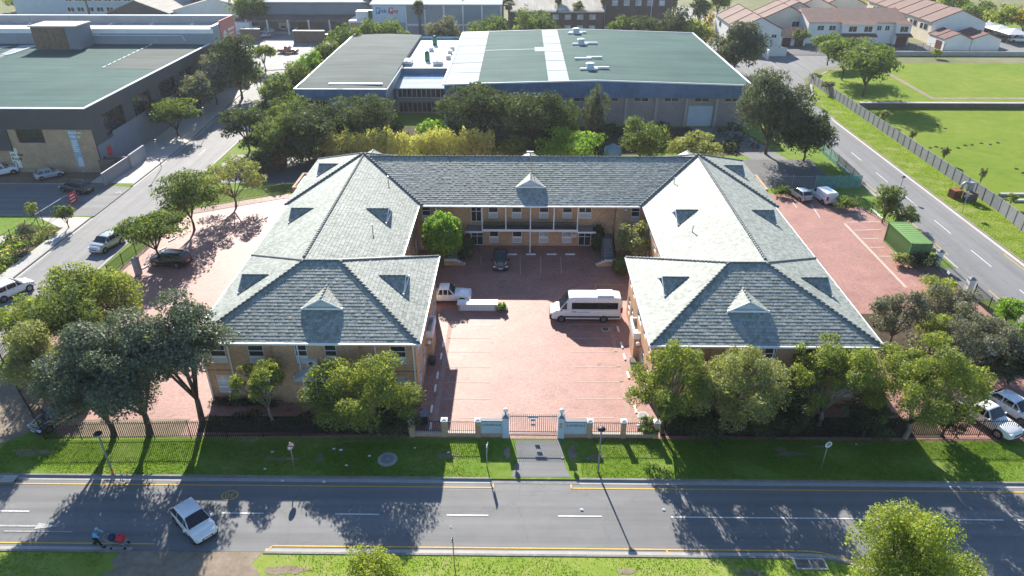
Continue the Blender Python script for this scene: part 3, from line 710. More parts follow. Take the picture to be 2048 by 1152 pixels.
def window(parent, axis, coord, a0, a1, z0, z1, cols=1, rows=2, apron=0.0, glass='window_glass', frame='white_paint', bar=0.06, inset=0.10, name='window', sub=True):
    """frame with its bars, panes as sub-parts, pale panel below"""
    f = MB(); zg = z0 + apron
    g = 0.004
    wbox(f, axis, coord, a0 + g, a0 + bar, z0 + g, z1 - g, -inset, -inset + .06); wbox(f, axis, coord, a1 - bar, a1 - g, z0 + g, z1 - g, -inset, -inset + .06)
    wbox(f, axis, coord, a0 + bar, a1 - bar, z1 - bar, z1 - g, -inset, -inset + .06); wbox(f, axis, coord, a0 + bar, a1 - bar, z0 + g, z0 + bar, -inset, -inset + .06)
    if apron: wbox(f, axis, coord, a0 + bar, a1 - bar, zg - .09, zg + .07, -inset, -inset + .10)
    zl = zg + (.07 if apron else bar); zh = z1 - bar
    for i in range(1, cols):
        x = a0 + (a1 - a0) * i / cols; wbox(f, axis, coord, x - bar / 2, x + bar / 2, zl, zh, -inset, -inset + .05)
    for j in range(1, rows):
        z = zl + (zh - zl) * j / rows
        for i in range(cols):
            x0, x1 = a0 + (a1 - a0) * i / cols, a0 + (a1 - a0) * (i + 1) / cols
            wbox(f, axis, coord, x0 + bar * .6, x1 - bar * .6, z - bar / 2, z + bar / 2, -inset, -inset + .045)
    o = f.build(name, frame, parent)
    if not sub:
        return o
    for i in range(cols):
        for j in range(rows):
            x0, x1 = a0 + (a1 - a0) * i / cols + bar * .5, a0 + (a1 - a0) * (i + 1) / cols - bar * .5
            y0, y1 = zl + (zh - zl) * j / rows + bar * .3, zl + (zh - zl) * (j + 1) / rows - bar * .3
            p = MB(); wbox(p, axis, coord, x0, x1, y0, y1, -inset - .02, -inset + .012); p.build('pane', glass, o)
    if apron:
        p = MB(); wbox(p, axis, coord, a0 + bar * .5, a1 - bar * .5, z0 + bar * .5, zg - .05, -inset - .02, -inset + .03); p.build('apron', 'apron_panel', o)
    return o
rngT = random.Random(5)
def tile_plane(tiles, under, eL, eR, tR, tL, row=0.335, tw=0.30, th=0.036):
    """lay separate stepped tiles over one roof plane"""
    eL, eR, tR, tL = map(Vector, (eL, eR, tR, tL))
    U = (eR - eL); L = U.length; U.normalize()
    N = U.cross(((tL + tR) / 2 - (eL + eR) / 2)).normalized()
    if N.z < 0: N = -N
    V = N.cross(U)
    if V.dot((tL + tR) / 2 - eL) < 0: V = -V
    vt = (tL - eL).dot(V); uL = (tL - eL).dot(U); uR = (tR - eL).dot(U)
    lo = lambda v: uL * v / vt
    hi = lambda v: L + (uR - L) * v / vt
    under.face([eL, eR, tR, tL] if (tR - tL).length > 1e-3 else [eL, eR, tR])
    n = int(math.ceil(vt / row))
    for i in range(n):
        v0, v1 = i * row, min((i + 1) * row + 0.03, vt)
        u = -tw * (0.5 if i % 2 else 0.0) + min(0, uL)
        umax = max(L, uR)
        while u < umax:
            a, b = u + 0.006, u + tw - 0.006
            u += tw
            a0, b0 = max(a, lo(v0)), min(b, hi(v0)); a1, b1 = max(a, lo(v1)), min(b, hi(v1))
            if b0 - a0 < 0.02 and b1 - a1 < 0.02: continue
            if b0 < a0: a0 = b0 = (a1 + b1) / 2 if b1 > a1 else (a0 + b0) / 2
            if b1 < a1: a1 = b1 = min(max((a0 + b0) / 2, lo(v1)), hi(v1))
            t = th * rngT.uniform(0.75, 1.3); vj = v0 - rngT.uniform(0, 0.02)
            P = lambda uu, vv, h: eL + U * uu + V * vv + N * h
            tiles.add([P(a0, vj, 0.0), P(b0, vj, 0.0), P(b0, vj, t), P(a0, vj, t), P(b1, v1, 0.012), P(a1, v1, 0.012)],
                      [(0, 1, 2, 3), (3, 2, 4, 5)] if U.cross(V).dot(N) > 0 else [(3, 2, 1, 0), (5, 4, 2, 3)])
def cap_line(m, a, b, r=0.13, step=0.42):
    a, b = Vector(a), Vector(b); d = b - a; n = max(1, int(d.length / step)); 
    for i in range(n):
        p, q = a + d * (i / n), a + d * ((i + 1.08) / n)
        m.cyl(p + Vector((0, 0, .01)), q + Vector((0, 0, .05 - .04)), r * 1.12, r * 0.92, 7)
SLOPE = 0.45
EZ = 6.4
class Roof:
    def __init__(self, parent, name='roof'):
        self.t = MB(); self.u = MB(); self.c = MB(); self.g = MB(); self.parent = parent; self.name = name
    def plane(self, *a): tile_plane(self.t, self.u, *a)
    def cap(self, a, b, r=0.13): cap_line(self.c, a, b, r)
    def hip(self, x0, y0, x1, y1, z=EZ, faces='FBEW', slope=SLOPE):
        """hipped roof, ridge along the longer side"""
        w, d = x1 - x0, y1 - y0; h = min(w, d) / 2; zr = z + h * slope
        if w >= d: rl, rr = Vector((x0 + h, y0 + h, zr)), Vector((x1 - h, y0 + h, zr))
        else: rl, rr = Vector((x0 + h, y0 + h, zr)), Vector((x0 + h, y1 - h, zr))
        A, B, C, D = Vector((x0, y0, z)), Vector((x1, y0, z)), Vector((x1, y1, z)), Vector((x0, y1, z))
        if w >= d:
            pl = {'F': (A, B, rr, rl), 'E': (B, C, rr, rr), 'B': (C, D, rl, rr), 'W': (D, A, rl, rl)}
            hips = [(A, rl), (B, rr), (C, rr), (D, rl), (rl, rr)]
        else:
            pl = {'F': (A, B, rl, rl), 'E': (B, C, rr, rl), 'B': (C, D, rr, rr), 'W': (D, A, rl, rr)}
            hips = [(A, rl), (B, rl), (C, rr), (D, rr), (rl, rr)]
        for k in faces: self.plane(*pl[k])
        for a, b in hips: self.cap(a, b)
        return rl, rr
    def done(self, under='tile_under', tile='slate_tile'):
        r = self.u.build(self.name, under, self.parent)
        if self.t.v: stuff(self.t.build('roof_tiles', tile, r))
        if self.c.v: self.c.build('hip_caps', 'hip_cap', r, True)
        return r
def gablet(parent, axis, coord, a, zbase, w=3.5, h=0.95, z_e=EZ, slope=SLOPE):
    """little gabled dormer whose gable stands on the roof slope; axis = the way it looks"""
    L = h / slope
    P = lambda da, z, d: Vector(wp(axis, coord, a + da, z, d))
    o = MB()
    ov = 0.22
    apexF, apexB = P(0, zbase + h, ov), P(0, zbase + h, -L)
    e1F, e2F = P(-w / 2, zbase, ov), P(w / 2, zbase, ov)
    e1B, e2B = P(-w / 2, zbase, -0.0), P(w / 2, zbase, -0.0)
    wpoly(o, axis, coord, [(a - w / 2 + .12, zbase - .02), (a + w / 2 - .12, zbase - .02), (a, zbase + h - .10)], 0.02, 0.06)
    g = o.build('dormer', 'pale_blue_panel', parent)
    rf = Roof(g, 'dormer_roof')
    u = MB(); t = MB()
    for s, (eF, eB) in ((-1, (e1F, e1B)), (1, (e2F, e2B))):
        # triangle-like slope: eave from gable to the valley, ridge above
        tile_plane(t, u, eF, eB, apexB, apexF, 0.3, 0.28, 0.035)
    r = u.build('dormer_roof', 'tile_under', g)
    t.build('dormer_tiles', 'slate_tile', g)
    fr = MB()
    for s in (-1, 1):
        b0 = P(s * (w / 2 + .03), zbase - .03, ov); b1 = P(0, zbase + h + .02, ov)
        n = Vector((0, 0, .16)); dd = Vector(wp(axis, 0, 0, 0, 1)) - Vector(wp(axis, 0, 0, 0, 0))
        q = [b0 - n * .6, b1 - n * .6, b1 + n * .35, b0 + n * .35]
        fr.add([p + dd * .0 for p in q] + [p + dd * .05 for p in q], [(0, 1, 2, 3), (7, 6, 5, 4), (0, 4, 5, 1), (1, 5, 6, 2), (2, 6, 7, 3), (3, 7, 4, 0)])
    wbox(fr, axis, coord, a - w / 2, a + w / 2, zbase - .08, zbase + .10, ov - .06, ov + .03)
    fr.build('fascia', 'white_paint', g)
    v = MB(); n = 14
    wpoly(v, axis, coord, [(a + .27 * math.cos(2 * math.pi * k / n), zbase + h * .42 + .24 * math.sin(2 * math.pi * k / n)) for k in range(n)], 0.06, 0.10)
    v.build('vent', 'apron_panel', g)
    c = MB(); cap_line(c, apexF, apexB, 0.09); c.build('ridge_cap', 'hip_cap', g, True)
    return g
def wall_lamp(parent, axis, coord, a, z, out=0.35):
    m = MB(); p = wp(axis, coord, a, z, out); q = wp(axis, coord, a, z - .12, 0.02)
    m.tube([q, wp(axis, coord, a, z - .3, out * .6), (p[0], p[1], z - .2)], [.03, .025, .03], 6); m.lathe([(.05, -.22), (.11, -.16), (.11, -.12)], (p[0], p[1], z), 8)
    o = m.build('wall_lamp', 'black_metal', parent)
    MB().ball((p[0], p[1], z + .05), .19, 12, 8).build('globe', 'globe_white', o, True)

# ------------------------------------------------------------------ the office building round the court
CX = 1.3
office = thing('office_building', 'two-storey face-brick office building with grey tiled hipped roofs around a court', 'building', (CX, 65, ZB))
mir = lambda x: 2 * CX - x
def wally(px, py, Y):
    """point seen at a pixel on an upright wall at distance Y"""
    p0, p1 = at(px, py, 0.0), at(px, py, 10.0)
    k = (Y - p0.y) / (p1.y - p0.y); q = p0.lerp(p1, k)
    return q.x, q.z
WF = 48.4                                  # front wall of the pavilions
rf = Roof(office)
for s in (0, 1):
    X = (lambda x: x) if not s else mir
    def X2(a, b): return (a, b) if not s else (mir(b), mir(a))
    # roofs
    x0, x1 = X2(-26.95, -8.1); p_rl, p_rr = rf.hip(x0, 47.9, x1, 63.5)
    wx0, wx1 = X2(-26.95, -11.75); wr = (wx0 + wx1) / 2; wz = EZ + (wx1 - wx0) / 2 * SLOPE
    rf.plane((wx1, 55.9, EZ), (wx1, 84.0, EZ), (wr, 84.0, wz), (wr, 55.9, wz))
    rf.plane((wx0, 84.0, EZ), (wx0, 55.9, EZ), (wr, 55.9, wz), (wr, 84.0, wz))
    rf.cap((wr, 56.5, wz), (wr, 84.2, wz))
    x0, x1 = X2(-27.4, -11.3); rf.hip(x0, 76.4, x1, 92.2)
    # gutters
    gt = MB()
    gx0, gx1 = X2(-26.95, -8.1)
    gt.box(gx0 - .1, 47.74, 6.26, gx1 + .1, 47.9, 6.42); gt.box(gx0 - .14, 47.9, 6.26, gx0 - .0, 76.3, 6.42) if not s else gt.box(gx1, 47.9, 6.26, gx1 + .14, 76.3, 6.42)
    ex = -8.1 if not s else mir(-8.1)
    gt.box(ex + (0 if not s else -.14), 47.9, 6.26, ex + (.14 if not s else 0), 63.5, 6.42)
    ex = -11.75 if not s else mir(-11.75)
    gt.box(ex + (0 if not s else -.14), 63.5, 6.26, ex + (.14 if not s else 0), 76.2, 6.42)
    gt.build('gutter', 'white_paint', office)
    # soffit slab closes the eaves
    sf = MB(); sx0, sx1 = X2(-26.9, -8.15); sf.box(sx0, 47.95, 6.29, sx1, 63.45, 6.35); sx0, sx1 = X2(-26.9, -11.8); sf.box(sx0, 63.45, 6.292, sx1, 76.5, 6.352); sx0, sx1 = X2(-27.3, -11.4); sf.box(sx0, 76.5, 6.288, sx1, 92.1, 6.348)
    sf.build('soffit', 'off_white', office)
    # dormers
    front_y = 51.05
    gablet(office, 'F', front_y, X(-16.6), EZ + (front_y - 47.9) * SLOPE + .05)
    inner, outer = ('E', 'W') if not s else ('W', 'E')
    def side_gab(ax_in, y, dist):
        ex = -8.1 if ax_in else -26.95
        c = X(ex - dist) if ax_in else X(ex + dist)
        gablet(office, inner if ax_in else outer, c, y, EZ + dist * SLOPE + .04)
    side_gab(True, 55.7, 2.3); side_gab(False, 55.7, 2.3)
    cw = X(-11.75 - 2.6); gablet(office, inner, cw, 70.4, EZ + 2.6 * SLOPE + .04)
    cw = X(-26.95 + 2.6); gablet(office, outer, cw, 70.4, EZ + 2.6 * SLOPE + .04)
    cw = X(-27.4 + 2.6); gablet(office, outer, cw, 84.3, EZ + 2.6 * SLOPE + .04)
    gablet(office, 'B', 89.6, X(-19.3), EZ + 2.6 * SLOPE + .04)
    # pipes standing out of the roof
    for (dx, y) in ((-15.1, 66.2), (-15.6, 79.2)):
        z = EZ + (-11.75 - dx) * SLOPE
        MB().cyl((X(dx), y, z - .2), (X(dx), y, z + .75), .05, n=8).cyl((X(dx), y, z + .7), (X(dx), y, z + .8), .08, n=8).build('vent_pipe', 'galvanised', office)
    # ---- walls
    wl_ = MB()
    up = [(421, 453, 700, 740), (497, 529, 699, 737), (710, 732, 698, 737), (780, 811, 698, 738)]
    holes_f = []
    spec = []
    for (a, b, c, d) in up:
        xa = wally(a + 1, 715, WF)[0]; xb = xa + 1.32
        u0, u1 = X2(xa, xb); spec.append((u0, u1, 3.95, 5.78, 1, .66)); spec.append((u0, u1, 0.85, 2.68, 1, .66))
    holes_f = [q[:4] for q in spec]
    f0, f1 = X2(-26.5, -8.55)
    # central bay stands 0.35 m proud
    b0, b1 = X2(-20.3, -13.2)
    facade(wl_, 'F', WF, f0, b0, ZB, 6.3, [h for h in holes_f if h[1] < b0]); facade(wl_, 'F', WF, b1, f1, ZB, 6.3, [h for h in holes_f if h[0] > b1])
    bc = (b0 + b1) / 2; WB2 = WF - .35
    bay = [(bc - 1.72, bc - .72, 4.2, 6.08), (bc + .72, bc + 1.72, 4.2, 6.08)]; door = (bc - 1.35, bc + 1.35, ZB, 3.05)
    facade(wl_, 'F', WB2, b0, b1, ZB, 6.3, bay + [door])
    wl_.face([(b0, WB2, ZB), (b0, WB2, 6.3), (b0, WF, 6.3), (b0, WF, ZB)]); wl_.face([(b1, WB2, ZB), (b1, WF, ZB), (b1, WF, 6.3), (b1, WB2, 6.3)])
    ix = X(-8.55); ox = X(-26.5); wx = X(-12.2)
    ih = []
    for y in (49.6, 52.3, 59.3, 61.3):
        ih += [(y, y + 1.1, 3.95, 5.78), (y, y + 1.1, .85, 2.68)]
    ih.append((54.9, 57.1, 3.6, 5.9))
    facade(wl_, inner, ix, 48.4, 63.1, ZB, 6.3, ih)
    facade(wl_, outer, ox, 48.4, 92.0, ZB, 6.3)
    wh = []
    for y in (64.2, 66.8, 69.2, 72.4, 74.6): wh += [(y, y + 1.2, 3.95, 5.78), (y, y + 1.2, .85, 2.68)]
    facade(wl_, inner, wx, 63.1, 77.6, ZB, 6.3, wh)
    facade(wl_, 'B', 63.1, *X2(-12.2, -8.55), ZB, 6.3)
    facade(wl_, 'B', 92.0, *X2(-26.5, CX), ZB, 6.3)
    wl_.build('wall', 'face_brick', office)
    # dark course between the storeys
    MB().box(f0, WF - .015, 3.22, b0 - .002, WF - .002, 3.29).build('string_course', 'dark_brick', office); MB().box(b1 + .002, WF - .015, 3.22, f1, WF - .002, 3.29).build('string_course', 'dark_brick', office)
    for i, (u0, u1, z0, z1, cN, ap_) in enumerate(spec):
        window(office, 'F', WF, u0, u1, z0, z1, 1, 2, ap_, 'window_glass' if (i % 2 == 0) else 'window_blind')
    for h in bay: window(office, 'F', WB2, h[0], h[1], h[2], h[3], 1, 2, .72, 'window_warm')
    window(office, 'F', WB2, door[0], door[1], door[2] + .01, door[3], 3, 2, 0, 'window_glass', name='entrance_door', bar=.09)
    for i, h in enumerate(ih[:-1]): window(office, inner, ix, h[0], h[1], h[2], h[3], 1, 2, .62, 'window_glass')
    window(office, inner, ix, *ih[-1], 2, 2, 0, 'window_warm')
    for i, h in enumerate(wh): window(office, inner, wx, h[0], h[1], h[2], h[3], 1, 2, .62, 'window_blind' if i % 3 == 0 else 'window_glass')
    # pediment over the front door
    pc = MB(); wpoly(pc, 'F', WB2, [(bc - 1.75, 3.18), (bc + 1.75, 3.18), (bc + 1.75, 3.3), (bc, 4.25), (bc - 1.75, 3.3)], 0.0, 1.1)
    po = pc.build('pediment', 'pale_blue_panel', office)
    pr = MB()
    for sg in (-1, 1):
        q = [(bc, WB2 - 1.2, 4.30), (bc + sg * 1.9, WB2 - 1.2, 3.27), (bc + sg * 1.9, WB2 + .0, 3.27), (bc, WB2 + .0, 4.30)]
        pr.add([Vector(v) for v in q] + [Vector(v) + Vector((0, 0, .06)) for v in q], [(0, 1, 2, 3), (7, 6, 5, 4), (0, 4, 5, 1), (1, 5, 6, 2), (2, 6, 7, 3), (3, 7, 4, 0)])
    pr.build('pediment_roof', 'apron_panel', po)
    wall_lamp(office, 'F', WB2, bc - 1.95, 3.0)
    if not s:
        sg = MB(); wbox(sg, 'F', WB2 - 1.1, bc - 1.05, bc + 1.15, 3.24, 3.62, 0, .03); so = sg.build('sign_board', 'white_paint', office)
        text_mesh('lettering', 'infrastructure', .36, (bc + .05, WB2 - 1.135, 3.46), (1, 0, 0), (0, 0, 1), 'teal_ink', so, 0, 'CENTER', .004)
        print_bar('print_line', (bc - .35, WB2 - 1.135, 3.285), (1, 0, 0), (0, 0, 1), 1.1, .05, 'navy_ink', so)
    ac = MB(); ac.box(bc - .75, WB2 - .42, 4.28, bc + .05, WB2 - .02, 4.75); a_ = ac.build('air_conditioner', 'off_white', office)
    fn = MB(); wpoly(fn, 'F', WB2 - .42, [(bc - .42 + .19 * math.cos(k * .5236), 4.5 + .19 * math.sin(k * .5236)) for k in range(12)], 0, .012); fn.build('fan', 'dark_metal', a_)
    # downpipes
    dp = [(-24.15, WF - .06), (-18.2, WB2 - .06), (-11.9, WF - .06), (-8.75, WF - .06), (-26.35, WF - .06)]
    for (x, y) in dp: MB().box(X(x) - .05, y - .05, ZB, X(x) + .05, y + .04, 6.3).build('downpipe', 'white_paint', office)
    # porch on the court side with white parapet
    pm = MB(); d_ = 1 if not s else -1
    def pb(m, xa, xb, *r):
        a, b = ix + d_ * xa, ix + d_ * xb; m.box(min(a, b), r[0], r[1], max(a, b), r[2], r[3])
    pb(pm, 0.0, .5, 54.7, ZB, 57.3, 2.5); por = pm.build('porch', 'face_brick', office)
    pw = MB(); pb(pw, 0.42, .6, 54.6, 2.5, 57.4, 3.15); pb(pw, 0.0, .42, 54.6, 2.5, 54.78, 3.15); pb(pw, 0.0, .42, 57.22, 2.5, 57.4, 3.15); pb(pw, 0.0, .42, 54.78, 2.5, 57.22, 2.55); pw.build('parapet', 'white_paint', por)
    wall_lamp(office, inner, ix, 53.6, 2.6, .35)
    pl = MB(); pb(pl, .3, .8, 53.6, ZB, 54.4, .6); pl.build('planter_tub', 'dark_metal', office)
    # ---- court corner walls and stair
    fl0, fl1 = X2(-12.2, -8.85)
    cw_ = MB(); FY = 77.5
    fh = [tuple(X2(-11.6, -10.6)) + (4.0, 5.9), tuple(X2(-11.9, -10.9)) + (.4, 2.5)]
    facade(cw_, 'F', FY, fl0, fl1, ZB, 6.3, fh); cw_.face([(X(-8.85), FY, ZB), (X(-8.85), FY, 6.3), (X(-8.85), 78.8, 6.3), (X(-8.85), 78.8, ZB)][::(1 if s else -1)])
    cw_.build('corner_wall', 'face_brick', office)
    for h in fh: window(office, 'F', FY, *h, 1, 2, .6)
    wall_lamp(office, 'F', FY, X(-9.9), 5.55, .3)
    st = thing('stair', 'stair with dark treads and white-capped brick cheek in the %s corner of the court' % ('right' if s else 'left'), 'stairs', (X(-7.9), 73.4, ZB))
    for k in range(10):
        y = 74.0 + k * .34; MB().box(min(X(-8.5), X(-7.3)), y, ZB, max(X(-8.5), X(-7.3)), y + .345, ZB + .175 * (k + 1)).build('step', 'concrete_grey', st)
    MB().box(min(X(-8.5), X(-7.3)), 77.4, ZB, max(X(-8.5), X(-7.3)), 78.75, ZB + 1.75).build('landing', 'concrete_grey', st)
    ch = MB(); prof = [(X(-8.8), ZB), (X(-6.4), ZB), (X(-6.4), ZB + .12), (X(-6.7), ZB + .28), (X(-7.0), ZB + .45), (X(-7.4), ZB + .62), (X(-8.8), ZB + .62)]
    wpoly(ch, 'F', 73.7, prof, 0, .25); ck = ch.build('cheek_wall', 'face_brick', st)
    cp = MB(); wpoly(cp, 'F', 73.7, [(X(-8.8), ZB + .62), (X(-7.4), ZB + .62), (X(-7.0), ZB + .45), (X(-6.7), ZB + .28), (X(-6.4), ZB + .12), (X(-6.3), ZB + .22), (X(-6.65), ZB + .22), (X(-6.65), ZB + .4), (X(-6.95), ZB + .4), (X(-6.95), ZB + .58), (X(-7.3), ZB + .58), (X(-7.3), ZB + .76), (X(-8.8), ZB + .76)], -.04, .30); cp.build('coping', 'white_paint', ck)
    for rx in (-8.6, -7.2):
        h = MB(); h.tube([(X(rx), 73.8, ZB + 1.0), (X(rx), 77.4, ZB + 2.75), (X(rx), 78.6, ZB + 2.75)], .03, 6)
        for k in range(5):
            y = 73.8 + k * .9; h.cyl((X(rx), y, ZB + k * .44), (X(rx), y, ZB + k * .44 + 1.0), .02, n=5)
        h.build('handrail', 'black_metal', st)
# long roof at the back of the court
rf.plane((-19, 76.4, EZ), (21.6, 76.4, EZ), (21.6, 83.85, EZ + 7.45 * SLOPE), (-19, 83.85, EZ + 7.45 * SLOPE))
rf.plane((21.6, 91.3, EZ), (-19, 91.3, EZ), (-19, 83.85, EZ + 7.45 * SLOPE), (21.6, 83.85, EZ + 7.45 * SLOPE))
rf.cap((-19, 83.85, EZ + 7.45 * SLOPE), (21.6, 83.85, EZ + 7.45 * SLOPE))
gablet(office, 'F', 79.2, CX, EZ + 2.8 * SLOPE + .04); gablet(office, 'B', 88.6, CX, EZ + 2.8 * SLOPE + .04)
rf.done()
MB().box(-11.4, 76.24, 6.26, 14.0, 76.4, 6.42).build('gutter', 'white_paint', office)
MB().box(-11.3, 76.42, 6.292, 13.9, 78.79, 6.346).build('soffit', 'off_white', office)
YB = 78.8
bw = MB(); hs = []; kinds = []
def bx_(pa, pb): return wally(pa, 430, YB)[0], wally(pb, 430, YB)[0]
for (a, b) in ((977, 996), (1023.5, 1043), (1078.5, 1097), (1125, 1144)):
    u = bx_(a, b); hs.append((u[0], u[1], 3.75, 6.0)); kinds.append((1, 2, .75, 'window_warm'))
u = bx_(1157.5, 1183); hs.append((u[0], u[1], 3.75, 6.0)); kinds.append((2, 2, .75, 'window_warm'))
for (a, b), g in (((979, 997), 'window_glass'), ((1025, 1043.6), 'window_glass'), ((1078, 1096.5), 'window_blind'), ((1124, 1143), 'window_blind')):
    u = wally(a, 475, YB)[0], wally(b, 475, YB)[0]; hs.append((u[0], u[1], .45, 2.75)); kinds.append((1, 2, .75, g))
u = bx_(942, 963); hs.append((u[0], u[1], 3.3, 5.95)); kinds.append((2, 2, 0, 'window_glass'))
for a, b in ((942.5, 966.5), (1156.5, 1181.5)):
    u = wally(a, 480, YB)[0], wally(b, 480, YB)[0]; hs.append((u[0], u[1], ZB + .02, 2.55)); kinds.append((2, 2, 0, 'window_glass'))
facade(bw, 'F', YB, -8.85, mir(-8.85), ZB, 6.3, hs); bw.build('wall', 'face_brick', office)
for h, k in zip(hs, kinds): window(office, 'F', YB, *h, k[0], k[1], k[2], k[3], name='window' if k[2] else 'glazed_door')
wx0, wx1 = wally(963.5, 458, 77.0)[0], wally(1156, 458, 77.0)[0]
MB().box(wx0, 77.0, 2.92, wx1, YB - .01, 3.12).build('walkway', 'concrete_grey', office)
MB().box(wx0, 76.9, 2.88, wx1, 77.0, 3.16).build('walkway_edge', 'white_paint', office)
for (a, b) in ((wx0 - 1.9, wx0), (wx1, wx1 + 2.1)):
    MB().box(a, 76.95, 2.75, b, YB - .01, 2.87).build('door_canopy', 'concrete_grey', office); MB().box(a - .05, 76.87, 2.70, b + .05, 76.95, 2.90).build('canopy_edge', 'white_paint', office)
rl = MB(); rl.box(wx0, 76.93, 4.05, wx1, 76.98, 4.10); rl.box(wx0, 76.93, 3.16, wx1, 76.97, 3.72)
nb = 12
for k in range(nb + 1):
    x = wx0 + (wx1 - wx0) * k / nb; rl.box(x - .02, 76.935, 3.16, x + .02, 76.975, 4.05)
rl.build('railing', 'black_metal', office)
for pxx in (964, 1011.7, 1061, 1108, 1155.7):
    x = wally(pxx, 430, 76.95)[0]
    MB().box(x - .06, 76.84, 3.16 if pxx != 1061 else ZB, x + .06, 76.93, 6.3).build('post', 'white_paint', office)
for pxx in (1066, 1152): wall_lamp(office, 'F', YB, wally(pxx, 415, YB)[0], 5.7, .3)
for pxx in (1067, 971, 1150): wall_lamp(office, 'F', YB, wally(pxx, 465, YB)[0], 2.6, .3)
for pxx, w_, z_ in ((972, .8, 1.95), (1149, .75, 1.9), (1149, .6, 1.25), (1002, .35, 1.95), (1069, .45, 1.9)):
    x = wally(pxx, 470, YB)[0]; q = MB(); wbox(q, 'F', YB, x - w_ / 2, x + w_ / 2, z_, z_ + (.75 if w_ > .7 else .4), 0, .03); q.build('notice_board', 'off_white', office)
x, z = wally(972, 470, YB)
print_bar('notice_symbol', (wally(972, 470, YB)[0] - .12, YB - .034, 2.4), (1, 0, .25), (-.25, 0, 1), .16, .3, 'ink', office); print_bar('notice_symbol', (wally(972, 470, YB)[0] + .14, YB - .034, 2.38), (1, 0, -.3), (.3, 0, 1), .18, .26, 'ink', office)
# mast with small aerial behind the middle dormer
MB().cyl((CX + .2, 81.4, 8.4), (CX - .1, 81.2, 11.2), .04, n=6).box(CX - .5, 81.1, 11.15, CX + .3, 81.3, 11.35).build('aerial_mast', 'galvanised', office)
# small brick lean-tos at the two rear corners
for s in (0, 1):
    X = (lambda x: x) if not s else mir
    a, b = sorted((X(-31.0), X(-27.6)))
    l = thing('brick_annexe', 'small flat brick annexe against the %s rear corner of the office roof' % ('right' if s else 'left'), 'building', ((a + b) / 2, 93, ZB))
    MB().box(a, 90.5, ZB, b, 96, 2.7).build('wall', 'face_brick', l); MB().box(a - .05, 90.45, 2.7, b + .05, 90.75, 3.0).box(a - .05, 95.75, 2.7, b + .05, 96.05, 3.0).box(a - .05, 90.75, 2.7, a + .25, 95.75, 3.0).box(b - .25, 90.75, 2.7, b + .05, 95.75, 3.0).build('coping', 'tan_brick', l); MB().box(a + .25, 90.75, 2.7, b - .25, 95.75, 2.74).build('roof', 'off_white', l)
# ------------------------------------------------------------------ fences and walls
def palisade(label, path, h=1.75, z=ZB, bay=2.9, gap=0.17, mat='black_metal', pw=0.062, wire=False):
    p0 = path[0]
    t = thing('palisade_fence' if not wire else 'mesh_fence', label, 'fence', (p0[0], p0[1], z))
    for i in range(len(path) - 1):
        a, b = Vector(path[i]), Vector(path[i + 1]); L = (b - a).length; d = (b - a) / L; n = max(1, round(L / bay)); ang = math.atan2(d.y, d.x)
        for k in range(n + 1):
            if k == n and i < len(path) - 2: continue
            q = a + d * (L * k / n); MB().obox((q.x, q.y, z), .07, .07, h + .08, ang).build('post', mat, t)
        for k in range(n):
            m = MB(); s0, s1 = L * k / n, L * (k + 1) / n
            for rz in (.22, h - .2):
                c = a + d * ((s0 + s1) / 2); m.obox((c.x, c.y, z + rz), s1 - s0 - .08, .03, .045, ang)
            g = int((s1 - s0) / gap)
            for j in range(1, g + 1):
                c = a + d * (s0 + (s1 - s0) * j / (g + 1)); m.obox((c.x - d.y * .03, c.y + d.x * .03, z + .05), pw, .014, h - .05, ang)
            stuff(m.build('picket_panel', mat, t))
    return t
palisade('black palisade fence along the front verge left of the brick entrance wall', [(-38.0, 43.1), (-8.95, 44.0)])
palisade('black palisade fence along the front verge right of the brick entrance wall', [(11.5, 44.1), (48.6, 44.5)])
palisade('black palisade fence cutting across the lower left corner of the site', [(-38.0, 43.1), (-48.2, 53.6), (-48.0, 66.8)])
palisade('dark palisade fence along the left car park up to the rear corner', [(-46.6, 70.2), (-45.2, 90), (-34.0, 95.7), (-31.0, 95.7)], 1.5)
palisade('dark fence on the right boundary below the sliding gate piers', [(48.9, 44.5), (48.9, 66.6)], 1.7)
palisade('thin dark fence behind the container and shrubs of the right car park', [(48.9, 74.6), (48.9, 84.0), (46.8, 91.5), (36.6, 97.2)], 1.6, gap=.4, pw=.02, mat='dark_metal')
# green mesh fence of the plot behind
t = thing('green_mesh_fence', 'green netted mesh fence around the rear yard beside the right road', 'fence', (50, 98, ZB))
gpts = [(36.6, 98.4), (49.9, 98.4), (50.3, 126.0)]
m_, tt, bb = base_mat('green_netting', 0.8, 0.2)
bb.inputs['Base Color'].default_value = (0.16, 0.36, 0.31, 1); 
nz_ = ramp(tt, noise(tt, pos(tt), 0.6, 4), [(0.3, (.42, .42, .42)), (0.7, (.62, .62, .62))]); tt.link(nz_, bb.inputs['Alpha'])
for i in range(2):
    a, b = Vector(gpts[i]), Vector(gpts[i + 1]); L = (b - a).length; n = round(L / 3.2); d = (b - a) / L; ang = math.atan2(d.y, d.x)
    for k in range(n + (i == 1)):
        q = a + d * (L * k / n); MB().obox((q.x, q.y, ZB), .07, .07, 2.0, ang).build('post', 'galvanised', t)
    for k in range(n):
        if i == 0 and k < n - 2:
            m = MB()
            for j in range(1, 14):
                c = a + d * (L * (k + j / 14) / n); m.obox((c.x, c.y, ZB), .025, .02, 1.75, ang)
            c = a + d * (L * (k + .5) / n); m.obox((c.x, c.y, ZB + 1.75), L / n - .08, .04, .05, ang); stuff(m.build('bar_panel', 'galvanised', t)); continue
        c = a + d * (L * (k + .5) / n); MB().obox((c.x, c.y, ZB + .05), L / n - .08, .012, 1.85, ang).build('net_panel', 'green_netting', t)
